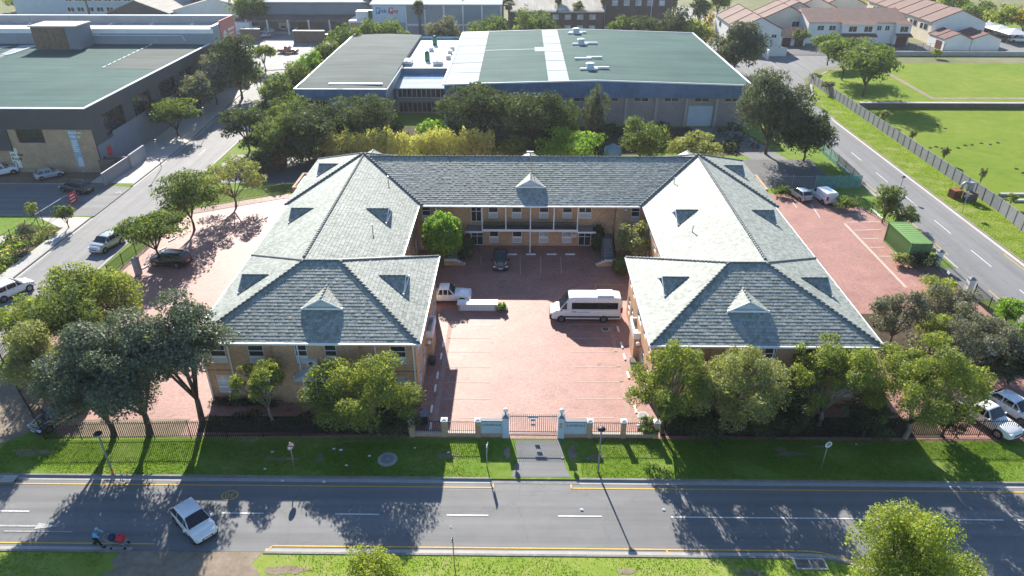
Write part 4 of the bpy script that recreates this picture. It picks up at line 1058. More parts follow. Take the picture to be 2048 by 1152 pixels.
# brick entrance wall
YW = 44.0
bwall = thing('entrance_wall', 'low brick entrance wall with capped piers, railings and two white name panels', 'wall', (1.2, YW, ZB))
xp = [wally(p, 860, YW)[0] for p in (824.5, 889.5, 956, 1011.5, 1122, 1179, 1246, 1311.5)]
def pier(x, w, h, mat, capmat, cap_h=.16):
    o = MB().box(x - w / 2, YW - w / 2, ZB - .05, x + w / 2, YW + w / 2, ZB + h).build('pier', mat, bwall)
    c = MB(); c.box(x - w / 2 - .05, YW - w / 2 - .05, ZB + h, x + w / 2 + .05, YW + w / 2 + .05, ZB + h + .06); c.obox((x, YW, ZB + h + .06), w + .06, w + .06, cap_h, 0, .25); c.build('cap', capmat, o)
for i, x in enumerate(xp):
    if i in (3, 4):
        pier(x, .52, 2.05, 'pale_blue_panel', 'slate_wall', .14)
        l = MB().cyl((x, YW, ZB + 2.2), (x, YW, ZB + 2.42), .05, n=8).lathe([(.05, 2.40 + ZB), (.13, 2.46 + ZB), (.13, 2.5 + ZB)], (x, YW, 0), 10).build('gate_lamp', 'black_metal', bwall)
        MB().ball((x, YW, ZB + 2.66), .2, 14, 9).build('globe', 'globe_white', l, True)
    else: pier(x, .43, 1.62, 'tan_brick', 'apron_panel', .1)
q = MB(); wbox(q, 'F', YW - .26, xp[4] - .12, xp[4] + .02, ZB + 1.15, ZB + 1.6, 0, .07); q.build('intercom', 'tan_brick', bwall)
def grille(x0, x1):
    MB().box(x0, YW - .13, ZB - .05, x1, YW + .13, ZB + .36).build('plinth_wall', 'tan_brick', bwall); MB().box(x0, YW - .16, ZB + .36, x1, YW + .16, ZB + .41).build('coping', 'concrete_pink', bwall)
    MB().box(x0, YW - .015, ZB + .52, x1, YW + .015, ZB + .56).build('rail', 'black_metal', bwall); MB().box(x0, YW - .015, ZB + 1.42, x1, YW + .015, ZB + 1.46).build('rail', 'black_metal', bwall)
    n = int((x1 - x0) / .155)
    for k in range(1, n):
        x = x0 + (x1 - x0) * k / n; MB().box(x - .018, YW - .03, ZB + .41, x + .018, YW - .016, ZB + 1.6).build('picket', 'black_metal', bwall)
for a, b in ((0, 1), (1, 2), (5, 6), (6, 7)): grille(xp[a] + .215, xp[b] - .215)
for a, b, ofs in ((2, 3, 0), (4, 5, 0)):
    x0, x1 = xp[a] + (.215 if a == 2 else .26), xp[b] - (.26 if b == 3 else .215)
    MB().box(x0, YW - .13, ZB - .05, x1, YW + .13, ZB + .36).build('plinth_wall', 'tan_brick', bwall)
    o = MB().box(x0, YW - .11, ZB + .36, x1, YW + .11, ZB + 1.58).build('name_panel', 'pale_blue_panel', bwall); MB().box(x0 - .03, YW - .17, ZB + 1.58, x1 + .03, YW + .17, ZB + 1.7).build('coping', 'slate_wall', o)
    text_mesh('lettering', 'LONSDALE', .30, ((x0 + x1) / 2 + .02, YW - .118, ZB + 1.24), (1, 0, 0), (0, 0, 1), 'navy_ink', o, 0, 'CENTER', .006)
gate = thing('sliding_gate', 'black barred sliding gate with gate sign between the white piers', 'gate', (1.2, YW + .35, ZB))
gx0, gx1 = xp[3] - .1, xp[4] + .1; GY = YW + .38
for z in (.12, 1.72): MB().box(gx0, GY - .02, ZB + z, gx1, GY + .02, ZB + z + .06).build('rail', 'black_metal', gate)
n = 28
for k in range(n + 1):
    x = gx0 + (gx1 - gx0) * k / n; MB().box(x - .02, GY - .036, ZB + .12, x + .02, GY - .021, ZB + 1.98).build('picket', 'black_metal', gate)
MB().box(gx0, GY - .05, ZB - .01, gx1, GY + .05, ZB + .02).build('track', 'dark_metal', gate)
gc = wally(1066, 850, GY)[0]
b = MB().box(gc - .42, GY - .075, ZB + 1.62, gc + .42, GY - .04, ZB + 1.86).build('sign_board', 'pale_blue_panel', gate); text_mesh('lettering', 'GATE 2', .23, (gc, GY - .079, ZB + 1.74), (1, 0, 0), (0, 0, 1), 'navy_ink', b, 0, 'CENTER', .005)
for w_, z_, h_ in ((.42, 1.30, .24), (.36, .82, .26)):
    b = MB().box(gc - w_ / 2, GY - .075, ZB + z_, gc + w_ / 2, GY - .04, ZB + z_ + h_).build('notice', 'pale_blue_panel', gate)
    MB().box(gc - w_ * .4, GY - .079, ZB + z_ + .06, gc + w_ * .4, GY - .0755, ZB + z_ + .09).build('print_line', 'navy_ink', b); MB().box(gc - w_ * .4, GY - .079, ZB + z_ + .14, gc + w_ * .3, GY - .0755, ZB + z_ + .17).build('print_line', 'navy_ink', b)
# inner brick wall running back from the left pier
t = thing('brick_screen_wall', 'narrow brick wall from the left entrance pier to the office corner', 'wall', (-8.9, 46, ZB)); MB().box(-9.0, 44.25, ZB, -8.8, 48.3, ZB + 1.3).build('wall', 'face_brick', t); MB().box(-9.04, 44.25, ZB + 1.3, -8.76, 48.3, ZB + 1.36).build('coping', 'tan_brick', t)
# side gate on the right road
for i, y in enumerate((74.0, 67.4)):
    t = thing('gate_pier', '%s white gate pier of the side entrance on the right road' % ('upper' if i == 0 else 'lower'), 'pier', (48.7, y, ZB))
    MB().box(48.4, y - .3, ZB, 49.0, y + .3, ZB + 1.9).build('shaft', 'white_wall', t); MB().box(48.33, y - .37, ZB + 1.9, 49.07, y + .37, ZB + 1.98).obox((48.7, y, ZB + 1.98), .66, .66, .2, 0, .3).build('cap', 'slate_wall', t)
t = thing('side_gate', 'dark barred sliding gate between the white piers on the right road', 'gate', (48.4, 70.7, ZB))
for z in (.1, 1.5): MB().box(48.27, 67.7, ZB + z, 48.31, 73.7, ZB + z + .06).build('rail', 'black_metal', t)
for k in range(31):
    y = 67.75 + 5.9 * k / 30; MB().box(48.312, y - .014, ZB + .1, 48.326, y + .014, ZB + 1.72).build('picket', 'black_metal', t)
MB().box(48.22, 70.5, ZB + .7, 48.25, 71.0, ZB + 1.0).build('sign_board', 'white_paint', t)
# gate piers in the left fence
for i, (px, py) in enumerate(((278, 548), (284, 520))):
    p = at(px, py, ZB)
    if i == 0:
        t = thing('gate_pier', 'grey rendered gate pier beside the parked black car', 'pier', (p.x, p.y, ZB)); MB().box(p.x - .3, p.y - .3, ZB, p.x + .3, p.y + .3, ZB + 1.9).build('shaft', 'grey_wall', t); MB().box(p.x - .36, p.y - .36, ZB + 1.9, p.x + .36, p.y + .36, ZB + 2.0).build('cap', 'slate_wall', t)
# precast concrete fence beside the field
t = thing('precast_fence', 'grey precast concrete panel fence between the right road verge and the field', 'fence', (65, 110, ZB))
pm_ = None; qm_ = None; y = 78.0; k = 0
def fx(y): return 65.2 if y > 90 else 65.2 - (90 - y) * .09
while y < 163.5:
    x0, x1 = fx(y), fx(y + 2.0)
    if pm_ is None:
        pm_ = MB().box(-.08, -.08, 0, .08, .08, 1.9).build('post', 'concrete_grey', t); qm_ = MB()
        for s in range(5): qm_.box(-.03, .09, .02 + s * .35, .03, 1.91, .35 + s * .35)
        qm_.box(-.045, .09, 1.77, .045, 1.91, 1.84); qm_ = qm_.build('panel', 'concrete_grey', t)
        P_, Q_ = pm_, qm_
        base = Vector((65, 110, ZB))
        for o in (P_, Q_):
            for v in o.data.vertices: v.co += base
    else:
        P_, Q_ = pm_.copy(), qm_.copy(); COL.objects.link(P_); COL.objects.link(Q_)
    for o in (P_, Q_): o.location = (x0 - 65, y - 110, 0)
    Q_.rotation_euler.z = -math.atan2(x1 - x0, 2.0)
    y += 2.0
# upper terrace of the field with its stone retaining wall
ut = MB(); top = [(72, 142.2), (400, 143), (400, 178), (86, 177.5), (79, 172), (74.5, 160)]; bot = [(66.5, 141.6), (400, 142.6), (400, 178.2), (84, 178), (73, 172), (66.5, 160)]
n = len(top); ut.add([(x, y, 1.0) for x, y in top] + [(x, y, ZB - .05) for x, y in bot], [tuple(range(n))] + [(i, n + i, n + (i + 1) % n, (i + 1) % n) for i in range(n)]); struct(ut.build('upper_field', 'grass_field'))
for o in bpy.data.objects:
    if o.name == 'field_path':
        for v in o.data.vertices: v.co.z = 1.012
t = thing('retaining_wall', 'low dark stone retaining wall across the field', 'wall', (90, 141.6, ZB))
MB().box(67.6, 141.45, ZB - .05, 200, 142.1, 1.0).build('stone_face', 'dark_brick', t); MB().box(67.5, 141.3, 1.0, 200, 142.3, 1.12).build('coping', 'concrete', t)
# stepped masonry bits on the lower field
t = thing('concrete_footings', 'old concrete footings lying in the lower field', 'footing', (72, 92, ZB)); p = at(2030, 391, ZB); p2 = at(2040, 403, ZB)
MB().box(p.x - 2.2, p.y - .25, ZB, p.x + 5, p.y + .25, ZB + .35).build('footing_beam', 'concrete', t); MB().box(p2.x - 1.2, p2.y - .25, ZB, p2.x + 5, p2.y + .25, ZB + .3).build('footing_beam', 'concrete', t)
# arched concrete vent with two brick boxes on the road verge
p = at(1925, 398, ZB); t = thing('drinking_shelter', 'pale concrete arch with brown boxes against the precast fence', 'kiosk', (p.x, p.y, ZB))
arch_pts = [(p.x + .5, p.y + .2, ZB), (p.x + .5, p.y + .2, ZB + 1.9)] + [(p.x + .5 * math.cos(R(a)), p.y + .2, ZB + 1.9 + .5 * math.sin(R(a))) for a in range(20, 181, 20)] + [(p.x - .5, p.y + .2, ZB + 1.4)]
MB().tube(arch_pts, .2, 8).build('arch', 'galvanised', t, True); MB().obox((p.x - .9, p.y + .6, ZB), 1.3, 1.2, 1.2, .2).build('brick_box', 'rust', t); MB().obox((p.x + .6, p.y - .5, ZB), 1.4, 1.2, 1.15, .2).build('dark_box', 'dark_brick', t); MB().obox((p.x + .7, p.y + .2, ZB + 1.15), .7, .5, 1.3, .2).build('panel_box', 'galvanised', t)
# ------------------------------------------------------------------ mail box wall and small planter
p0, p1 = at(917, 622, ZB), at(993, 622, ZB); yb = p0.y
t = thing('letterbox_wall', 'low cream block of letterboxes with white top in the middle of the court', 'letterbox', ((p0.x + p1.x) / 2, yb, ZB))
MB().box(p0.x, yb, ZB, p1.x, yb + .75, ZB + .78).build('body', 'concrete_pink', t); MB().box(p0.x - .12, yb - .12, ZB + .78, p1.x + .12, yb + .87, ZB + .9).build('top_slab', 'white_paint', t)
nL = 12
for k in range(nL):
    for j in range(2):
        x0 = p0.x + .2 + (p1.x - p0.x - .4) * k / nL; MB().box(x0 + .01, yb - .03, ZB + .08 + j * .34, x0 + (p1.x - p0.x - .4) / nL - .01, yb - .002, ZB + .39 + j * .34).build('letterbox_door', 'white_paint', t)
p = at(1004, 620, ZB)
t = thing('planter_kerb', 'short brick planter at the end of the letterbox block', 'planter', (p.x, p.y, ZB)); MB().lathe([(.62, 0), (.62, .22), (.5, .24)], (p.x, p.y, ZB), 12).build('rim', 'dark_brick', t); MB().lathe([(.5, .22), (.49, .245)], (p.x, p.y, ZB), 12).build('soil', 'soil', t)
# refuse bin and bags by the entrance wall
p = at(846, 862, ZB); t = thing('refuse_bin', 'dark wheeled bin behind the left railing of the entrance wall', 'bin', (p.x, p.y + 1, ZB)); MB().obox((p.x, p.y + 1, ZB + .08), .55, .6, .85, 0, 1.12).build('bin_body', 'dark_metal', t); MB().obox((p.x, p.y + 1, ZB + .94), .66, .72, .07).build('lid', 'slate_wall', t)
for sx in (-1, 1): MB().cyl((p.x + sx * .3, p.y + 1.3, ZB + .1), (p.x + sx * .24, p.y + 1.3, ZB + .1), .1, n=10).build('wheel', 'rubber', t)
rg = random.Random(3)
for i, (px, py) in enumerate(((1287, 857), (1296, 861), (1281, 862))):
    p = at(px, py, ZB); m = MB(); m.ball((p.x, p.y + .4, ZB + .2), .3, 9, 6, .7)
    m.v = [(x + rg.uniform(-.05, .05), y + rg.uniform(-.05, .05), max(ZB, z + rg.uniform(-.05, .05))) for x, y, z in m.v]
    tag(m.build('rubbish_bag', 'litter', None, True), 'white rubbish bag behind the right railing, %s of three' % ['back one', 'right one', 'left one'][i], 'bag', 'white bags behind the railing')

# ------------------------------------------------------------------ posts, lamps, signs
def lamp_post(px, py, h, label, base=None, head='cap', z=ZB, r=.075):
    p = at(px, py, z); t = thing('street_lamp', label, 'street lamp', (p.x, p.y, z))
    MB().cyl((p.x, p.y, z), (p.x, p.y, z + h - .3), r, r * .7, 10).build('pole', 'pole_grey', t, True)
    if base: MB().cyl((p.x, p.y, z), (p.x, p.y, z + .45), r * 1.15, r * 1.12, 10).build('painted_base', base, t, True)
    l = MB().lathe([(.06, -.3), (.12, -.26), (.17, -.05)], (p.x, p.y, z + h), 12).build('lantern_bowl', 'lamp_glass', t, True)
    MB().lathe([(.30, -.05), (.31, 0.0), (.20, .10), (.05, .15)], (p.x, p.y, z + h), 14).build('lantern_cap', 'black_metal', t, True)
    return t
lamp_post(1196, 945, 4.3, 'short grey post-top street lamp on the front verge right of the gate')
tl = lamp_post(226, 948, 4.0, 'short grey street lamp with orange painted base on the left front verge', 'orange_paint')
lamp_post(1797, 389, 2.7, 'street lamp beside the right road', r=.06)
p = at(323, 335, ZB); lamp_post(323, 335, 4.4, 'grey street lamp on the pavement of the left road', r=.06)
lamp_post(415, 265, 4.4, 'distant street lamp on the left pavement by the trees', r=.06)
lamp_post(472, 213, 4.4, 'farthest street lamp on the left pavement by the skip', r=.06)
def sign_post(px, py, h, label, face, fd, size=.32, mat='white_paint', z=ZB, ring='red_sign', pole='galvanised', symbol=None):
    p = at(px, py, z); t = thing('road_sign', label, 'sign', (p.x, p.y, z))
    MB().cyl((p.x, p.y, z), (p.x, p.y, z + h), .04, n=8).build('pole', pole, t, True)
    d = Vector((math.sin(R(fd)), -math.cos(R(fd)), 0)); u = Vector((math.cos(R(fd)), math.sin(R(fd)), 0)); c = Vector((p.x, p.y, z + h - size)) + d * .06
    n = 20 if face == 'round' else 3
    def plate(name, r, off, mt, par):
        if face == 'round': pts = [c + u * r * math.cos(2 * math.pi * k / n) + Vector((0, 0, r * math.sin(2 * math.pi * k / n))) for k in range(n)]
        elif face == 'tri': pts = [c + u * r * math.cos(R(a)) * 1.1 + Vector((0, 0, r * math.sin(R(a)))) for a in (90, 210, 330)]
        else: pts = [c + u * r * sx * .7 + Vector((0, 0, r * sz)) for sx, sz in ((-1, -1), (1, -1), (1, 1), (-1, 1))]
        k = len(pts)
        return MB().add([q + d * off for q in pts] + [q + d * (off - .012) for q in pts], [tuple(range(k)), tuple(range(2 * k - 1, k - 1, -1))] + [((i + 1) % k, i, k + i, k + (i + 1) % k) for i in range(k)]).build(name, mt, par)
    b = plate('sign_plate', size, 0.0, ring, t)
    plate('sign_face', size * .8, .004, mat, b)
    if symbol == 'slash': print_bar('symbol', c + d * .012, u + Vector((0, 0, -.9)), u + Vector((0, 0, 1.1)), size * 1.5, size * .22, 'ink', b)
    if symbol == 'turn':
        print_bar('symbol', c + d * .012 - u * size * .15, u, (0, 0, 1), size * .2, size * .9, 'ink', b); print_bar('symbol', c + d * .013 + u * size * .12 + Vector((0, 0, size * .3)), u, (0, 0, 1), size * .5, size * .2, 'ink', b); print_bar('symbol', c + d * .014 + u * size * .28, u, (0, 0, 1), size * .2, size * .5, 'ink', b)
    return t
sign_post(590, 940, 2.75, 'round no-entry sign on a pale post in the shaded left verge', 'round', 55, .34, 'white_paint', symbol='slash')
sign_post(974, 934, 2.25, 'slim sign post seen edge-on left of the driveway', 'rect', 82, .42, 'galvanised', ring='galvanised')
sign_post(1641, 941, 3.0, 'round white sign with black symbol on a post in the right verge', 'round', 12, .36, 'white_paint', ring='ink', symbol='turn')
sign_post(1924, 424, 3.0, 'triangular sign on a leaning post beside the precast fence', 'tri', -160, .55, 'galvanised', ring='galvanised')
p = at(909, 1132, ZB); t = thing('post', 'slim dark metal post at the lower verge near the bottom edge', 'post', (p.x, p.y, ZB)); MB().cyl((p.x, p.y, ZB), (p.x - .02, p.y, ZB + 2.75), .035, n=8).build('pole', 'pole_grey', t, True); MB().box(p.x - .09, p.y - .012, ZB + 2.2, p.x - .03, p.y + .012, ZB + 2.6).build('sign_edge', 'galvanised', t)
# litter on the verge
rl_ = random.Random(11)
LIT = [(545, 905, 'left of the round sign'), (668, 899, 'near the fence'), (682, 901, 'beside another scrap near the fence'), (530, 939, 'by the kerb'), (693, 932, 'in mid verge'), (739, 913, 'left of the manhole'), (830, 897, 'above the manhole'), (897, 906, 'at the shadow edge'), (565, 962, 'in the gutter'), (648, 964, 'in the gutter below the manhole'), (1712, 890, 'right of the round white sign'), (1124, 917, 'on the driveway'), (901, 1054, 'on the road'), (1163, 1020, 'on the road right of the driveway'), (1327, 1020, 'on the road near the shadow'), (679, 1069, 'on the road in the left shadow')]
for px, py, w in LIT:
    road = py > 958; p = at(px, py, 0.02 if road else ZB); m = MB(); s = rl_.uniform(.07, .16)
    z = .03 if road else ZB + .05
    m.add([(p.x - s, p.y - s * .5, z), (p.x + s, p.y - s * .6, z + .02), (p.x + s * .8, p.y + s * .6, z + .05), (p.x - s * .7, p.y + s * .5, z + .06), (p.x, p.y, z + .08)], [(0, 1, 4), (1, 2, 4), (2, 3, 4), (3, 0, 4), (3, 2, 1, 0)])
    tag(m.build('litter', 'litter'), 'scrap of pale litter %s' % w, 'litter', 'scraps of litter')

# ------------------------------------------------------------------ shipping container
c0, c1, c2 = at(1768, 487, ZB), at(1811, 515, ZB), at(1853, 523, ZB)
t = thing('shipping_container', 'bright green corrugated shipping container on the right car park', 'container', (46.8, 77.4, ZB))
X0, X1, Y0, Y1 = 45.5, 48.0, 74.6, 80.65; Zt = ZB + 2.6
def corr(m, axis, coord, a0, a1, z0, z1, n):
    pts = []
    w = (a1 - a0) / n
    for k in range(n):
        for f, d in ((0, 0), (.30, 0), (.45, -.05), (.85, -.05)): pts.append((a0 + w * (k + f), d))
    pts.append((a1, 0))
    for i in range(len(pts) - 1):
        (a, d), (b_, e) = pts[i], pts[i + 1]; q = [wp(axis, coord, a, z0, d), wp(axis, coord, b_, z0, e), wp(axis, coord, b_, z1, e), wp(axis, coord, a, z1, d)]
        m.face(q[::-1] if axis in 'WB' else q)
m = MB(); corr(m, 'W', X0 + .06, Y0 + .12, Y1 - .12, ZB + .16, Zt - .1, 22); m.build('side_wall', 'container_green', t)
m = MB(); corr(m, 'E', X1 - .06, Y0 + .12, Y1 - .12, ZB + .16, Zt - .1, 22); m.build('side_wall', 'container_green', t)
m = MB(); corr(m, 'F', Y0 + .06, X0 + .12, X1 - .12, ZB + .16, Zt - .1, 9); m.build('end_wall', 'container_green', t)
m = MB(); corr(m, 'B', Y1 - .06, X0 + .12, X1 - .12, ZB + .16, Zt - .1, 9); m.build('end_wall', 'container_green', t)
m = MB()
for k in range(20):
    y0 = Y0 + .1 + (Y1 - Y0 - .2) * k / 20; w = (Y1 - Y0 - .2) / 20; m.box(X0 + .1, y0, Zt - .05, X1 - .1, y0 + w * .99, Zt - .045 + (.02 if k % 2 else .0))
m.build('roof_panel', 'container_green', t)
m = MB()
for x in (X0, X1 - .12):
    for y in (Y0, Y1 - .12): m.box(x, y, ZB, x + .12, y + .12, Zt)
    m.box(x, Y0 + .12, Zt - .1, x + .12, Y1 - .12, Zt - .002); m.box(x, Y0 + .12, ZB, x + .12, Y1 - .12, ZB + .16)
for y in (Y0, Y1 - .12): m.box(X0 + .12, y, Zt - .1, X1 - .12, y + .12, Zt - .002); m.box(X0 + .12, y, ZB, X1 - .12, y + .12, ZB + .16)
m.build('frame', 'container_green', t)
for k in range(4):
    x = X0 + .45 + k * .53; MB().cyl((x, Y0 + .02, ZB + .2), (x, Y0 + .02, Zt - .15), .025, n=6).build('lock_bar', 'galvanised', t)
for (x, y) in ((X0, Y0), (X1 - .14, Y0), (X0, Y1 - .14), (X1 - .14, Y1 - .14)): MB().box(x - .01, y - .01, Zt - .03, x + .15, y + .15, Zt + .02).build('corner_casting', 'rust', t)

# ------------------------------------------------------------------ vehicles
for nm, c in dict(car_white=(.78, .78, .77), car_silver=(.46, .47, .49), car_black=(.012, .013, .016), car_navy=(.012, .018, .05), car_red=(.42, .03, .03), car_grey=(.20, .215, .24), car_blue=(.10, .26, .40), car_green=(.03, .045, .042), car_cream=(.55, .50, .42)).items():
    paint_mat(nm, c, .25, .8, .35 if nm in ('car_silver', 'car_grey') else 0)
plain('decal_red', (.55, .03, .03), .5); plain('decal_yellow', (.70, .48, .05), .5); plain('decal_white', (.75, .75, .72), .5)
KIND = {
 'hatch': dict(L=3.95, W=1.74, H=1.52, wb=2.45, r=.31, cl=.17, bz=.74, cowl=.98, belt=.95, x=(1.12, .30, -1.25, -1.86), tz=.98, pill=(.30, -.62), wt=.76),
 'sedan': dict(L=4.5, W=1.78, H=1.45, wb=2.65, r=.31, cl=.16, bz=.70, cowl=.92, belt=.94, x=(.95, .22, -1.05, -1.72), tz=1.0, pill=(.2, -.5), wt=.74),
 'suv': dict(L=4.65, W=1.88, H=1.70, wb=2.75, r=.36, cl=.24, bz=.98, cowl=1.16, belt=1.12, x=(1.28, .45, -1.80, -2.26), tz=1.14, pill=(.42, -.60, -1.45), wt=.83),
 'mpv': dict(L=5.0, W=1.95, H=1.78, wb=3.0, r=.34, cl=.2, bz=.85, cowl=1.08, belt=1.05, x=(1.35, .45, -2.05, -2.42), tz=1.1, pill=(.45, -.55, -1.6), wt=.80),
 'pickup': dict(L=5.3, W=1.85, H=1.78, wb=3.1, r=.38, cl=.3, bz=1.02, cowl=1.12, belt=1.10, x=(.95, .30, -.75, -.98), tz=1.12, pill=(.2, -.30), wt=.78),
 'panel': dict(L=4.5, W=1.84, H=1.86, wb=2.9, r=.32, cl=.2, bz=.88, cowl=1.12, belt=1.10, x=(1.35, .62, -2.05, -2.2), tz=1.15, pill=(.45,), wt=.90, solid=True),
 'minibus': dict(L=7.3, W=2.03, H=2.80, wb=4.3, r=.36, cl=.22, bz=1.12, cowl=1.35, belt=1.38, x=(2.78, 1.75, -3.52, -3.63), tz=1.45, pill=(2.0,), wt=.90, bus=True),
}
def car(name, kind, paint, px, py, heading, label, cat='car', group=None, z=None, xy=None, trim='black_plastic', decal=None, rack=False):
    """one vehicle: px,py = middle of its footprint on the ground, heading in degrees from +X"""
    K = KIND[kind]; z = Z1 + .002 if z is None else z
    p = at(px, py, z) if xy is None else Vector((xy[0], xy[1], z))
    t = thing(name, label, cat, (p.x, p.y, z), group); t.rotation_euler.z = R(heading); OFF[t.name] = Vector((0, 0, 0))
    L, W, H = K['L'], K['W'], K['H']; hw = W / 2; fl = L / 2
    x_c, x_w, x_r, x_b = K['x']; zb = K['cl']; belt = K['belt']
    # ---- hull
    big = kind in ('minibus', 'panel')
    nz = (.80, .88, .96) if big else (.64, .80, .94)
    st = [(fl, zb + .14, K['bz'] - .24, nz[0]), (fl - .06, zb + .04, K['bz'] - .11, nz[1]), (fl - .24, zb, K['bz'] - .02, nz[2]), (fl - .55, zb, K['bz'] + .03, 1.0), ((fl + x_c) / 2, zb, (K['bz'] + K['cowl']) / 2 + .03, 1.0), (x_c + .02, zb, K['cowl'], 1.0), (x_w, zb, belt, 1.0), (0, zb, belt, 1.0), (x_r, zb, belt + .01, 1.0)]
    if kind == 'pickup': st += [(x_b - .02, zb, belt, 1.0), (-fl + .3, zb + .05, belt, 1.0), (-fl + .04, zb + .12, belt - .02, .97), (-fl, zb + .2, belt - .06, .95)]
    elif kind == 'sedan': st += [(x_b, zb, K['tz'], 1.0), (-fl + .35, zb + .03, K['tz'] - .02, .98), (-fl + .08, zb + .08, K['tz'] - .06, .92), (-fl, zb + .18, K['tz'] - .22, .85)]
    else: st += [(x_b + .1, zb, K['tz'], 1.0 if big else .975), (-fl + .14, zb + .05, K['tz'] - .03, .985 if big else .90), (-fl, zb + .14, K['tz'] - .10, .97 if big else .76)]
    def section(zb_, zt_, w):
        h = zt_ - zb_
        return [(0, zb_), (w * .80, zb_), (w * .96, zb_ + .08), (w, zb_ + .35 * h), (w * .985, zb_ + .72 * h), (w * .955, zt_ - .05), (w * .90, zt_ - .012), (w * .6, zt_ + .012), (0, zt_ + .022)]
    def loft(stations, sec, nm, mat):
        vs, fs = [], []; rings = []
        for s in stations:
            half = sec(s); full = half + [(-y, zz) for y, zz in half[-2:0:-1]]
            rings.append((s[0], full))
        n = len(rings[0][1])
        for x, rg_ in rings: vs += [(x, y, zz) for y, zz in rg_]
        for i in range(len(rings) - 1):
            for k in range(n): fs.append((i * n + k, (i + 1) * n + k, (i + 1) * n + (k + 1) % n, i * n + (k + 1) % n))
        fs.append(tuple(range(n))); fs.append(tuple(range(len(vs) - 1, len(vs) - n - 1, -1)))
        ob = mesh_obj(nm, vs, fs, mat, t, True); sd = ob.modifiers.new('round', 'SUBSURF'); sd.levels = 1; sd.render_levels = 1
        return ob
    loft(st, lambda s: section(s[1], s[2], hw * s[3]), 'body', paint)
    # ---- cabin
    wbt, wtp = hw * .945, hw * K['wt'] * 1.0
    def zc(x):
        if x >= x_w: return belt + (H - belt) * (x_c - x) / (x_c - x_w)
        if x <= x_r: return belt + (H - .04 - belt) * (x - x_b) / (x_r - x_b)
        f = (x - x_r) / (x_w - x_r); return H - .04 * (1 - f) + .03 * math.sin(math.pi * f)
    cs = [x_c, x_c - (x_c - x_w) * .5, x_w + .02, x_w - .12, (x_w + x_r) / 2, x_r + .12, x_r - .01, (x_r + x_b) / 2, x_b]
    def csec(s):
        zt_ = max(zc(s[0]), belt + .01); f = (zt_ - belt) / (H - belt); wt_ = wbt + (wtp - wbt) * f
        return [(0, belt - .06), (wbt, belt - .06), (wbt, belt), (wbt + (wt_ - wbt) * .5, belt + (zt_ - belt) * .5), (wt_, belt + (zt_ - belt) * .90), (wt_ * .93, belt + (zt_ - belt) * .975), (wt_ * .6, zt_ + .01), (0, zt_ + .018)]
    loft([(x,) for x in cs], csec, 'cabin', paint)
    side = lambda f: wbt + (wtp - wbt) * f
    # glass
    def quadstrip(nm, xa, za, wa, xb, zb_, wb_, nx, nz):
        m = MB(); N = 6
        for k in range(N):
            f0, f1 = -1 + 2 * k / N, -1 + 2 * (k + 1) / N; cr = lambda f: .018 * (1 - f * f)
            m.face([(xa + nx, wa * f0, za + nz + cr(f0)), (xa + nx, wa * f1, za + nz + cr(f1)), (xb + nx, wb_ * f1, zb_ + nz + cr(f1)), (xb + nx, wb_ * f0, zb_ + nz + cr(f0))])
        return m.build(nm, 'car_glass', t, True)
    g = .10; h_ = H - belt
    quadstrip('windscreen', x_c - (x_c - x_w) * g, belt + h_ * g, side(g) * .93, x_c - (x_c - x_w) * .94, belt + h_ * .94, side(.94) * .90, .022, .018)
    if kind != 'panel': quadstrip('rear_window', x_b + (x_r - x_b) * .22, belt + (h_ - .04) * .22, side(.22) * .88, x_b + (x_r - x_b) * .9, belt + (h_ - .04) * .9, side(.9) * .86, -.022, .012)
    elif kind == 'panel':
        for sy in (-1, 1):
            pass
    ft = .84; fb = .07
    xf = lambda f: x_c - (x_c - x_w) * (f * 1.0) - .14
    xr = lambda f: x_b + (x_r - x_b) * f + .12
    cuts = list(K['pill'])
    edges = [None] + cuts + [None]
    for sy in (-1, 1):
        for i in range(len(edges) - 1):
            if K.get('solid') and i > 0: continue
            a, b = edges[i], edges[i + 1]
            def xx(e, f, first): return (xf(f) if first else xr(f)) if e is None else (e - .04 if not first is None and first else e + .04)
            xa0 = xf(fb) if a is None else a - .045; xa1 = xf(ft) if a is None else a - .045
            xb0 = xr(fb) if b is None else b + .045; xb1 = xr(ft) if b is None else b + .045
            f0, f1 = fb, ft
            if K.get('bus') and i > 0: f0, f1 = .10, .62; xb0 = xb1 = -3.15; xa0 = xa1 = 1.5
            elif K.get('bus'): f0, f1 = .08, .60; xa1 = xf(f1) ; xb0 = xb1 = 1.75 + .22; xa0 = xf(f0) + .0
            if K.get('solid'): f1 = .74; xa1 = xf(f1)
            if xa1 < xb1 + .1: xa1 = xb1 + .1
            n_ = 5 if K.get('bus') and i > 0 else 1
            pts = [(xa0, f0), (xb0, f0), (xb1, f1), (xa1, f1)]
            vs = [(x_, sy * (side(f) + .016), belt + h_ * f) for x_, f in pts]
            MB().face(vs if sy < 0 else vs[::-1]).build('side_window', 'car_glass', t)
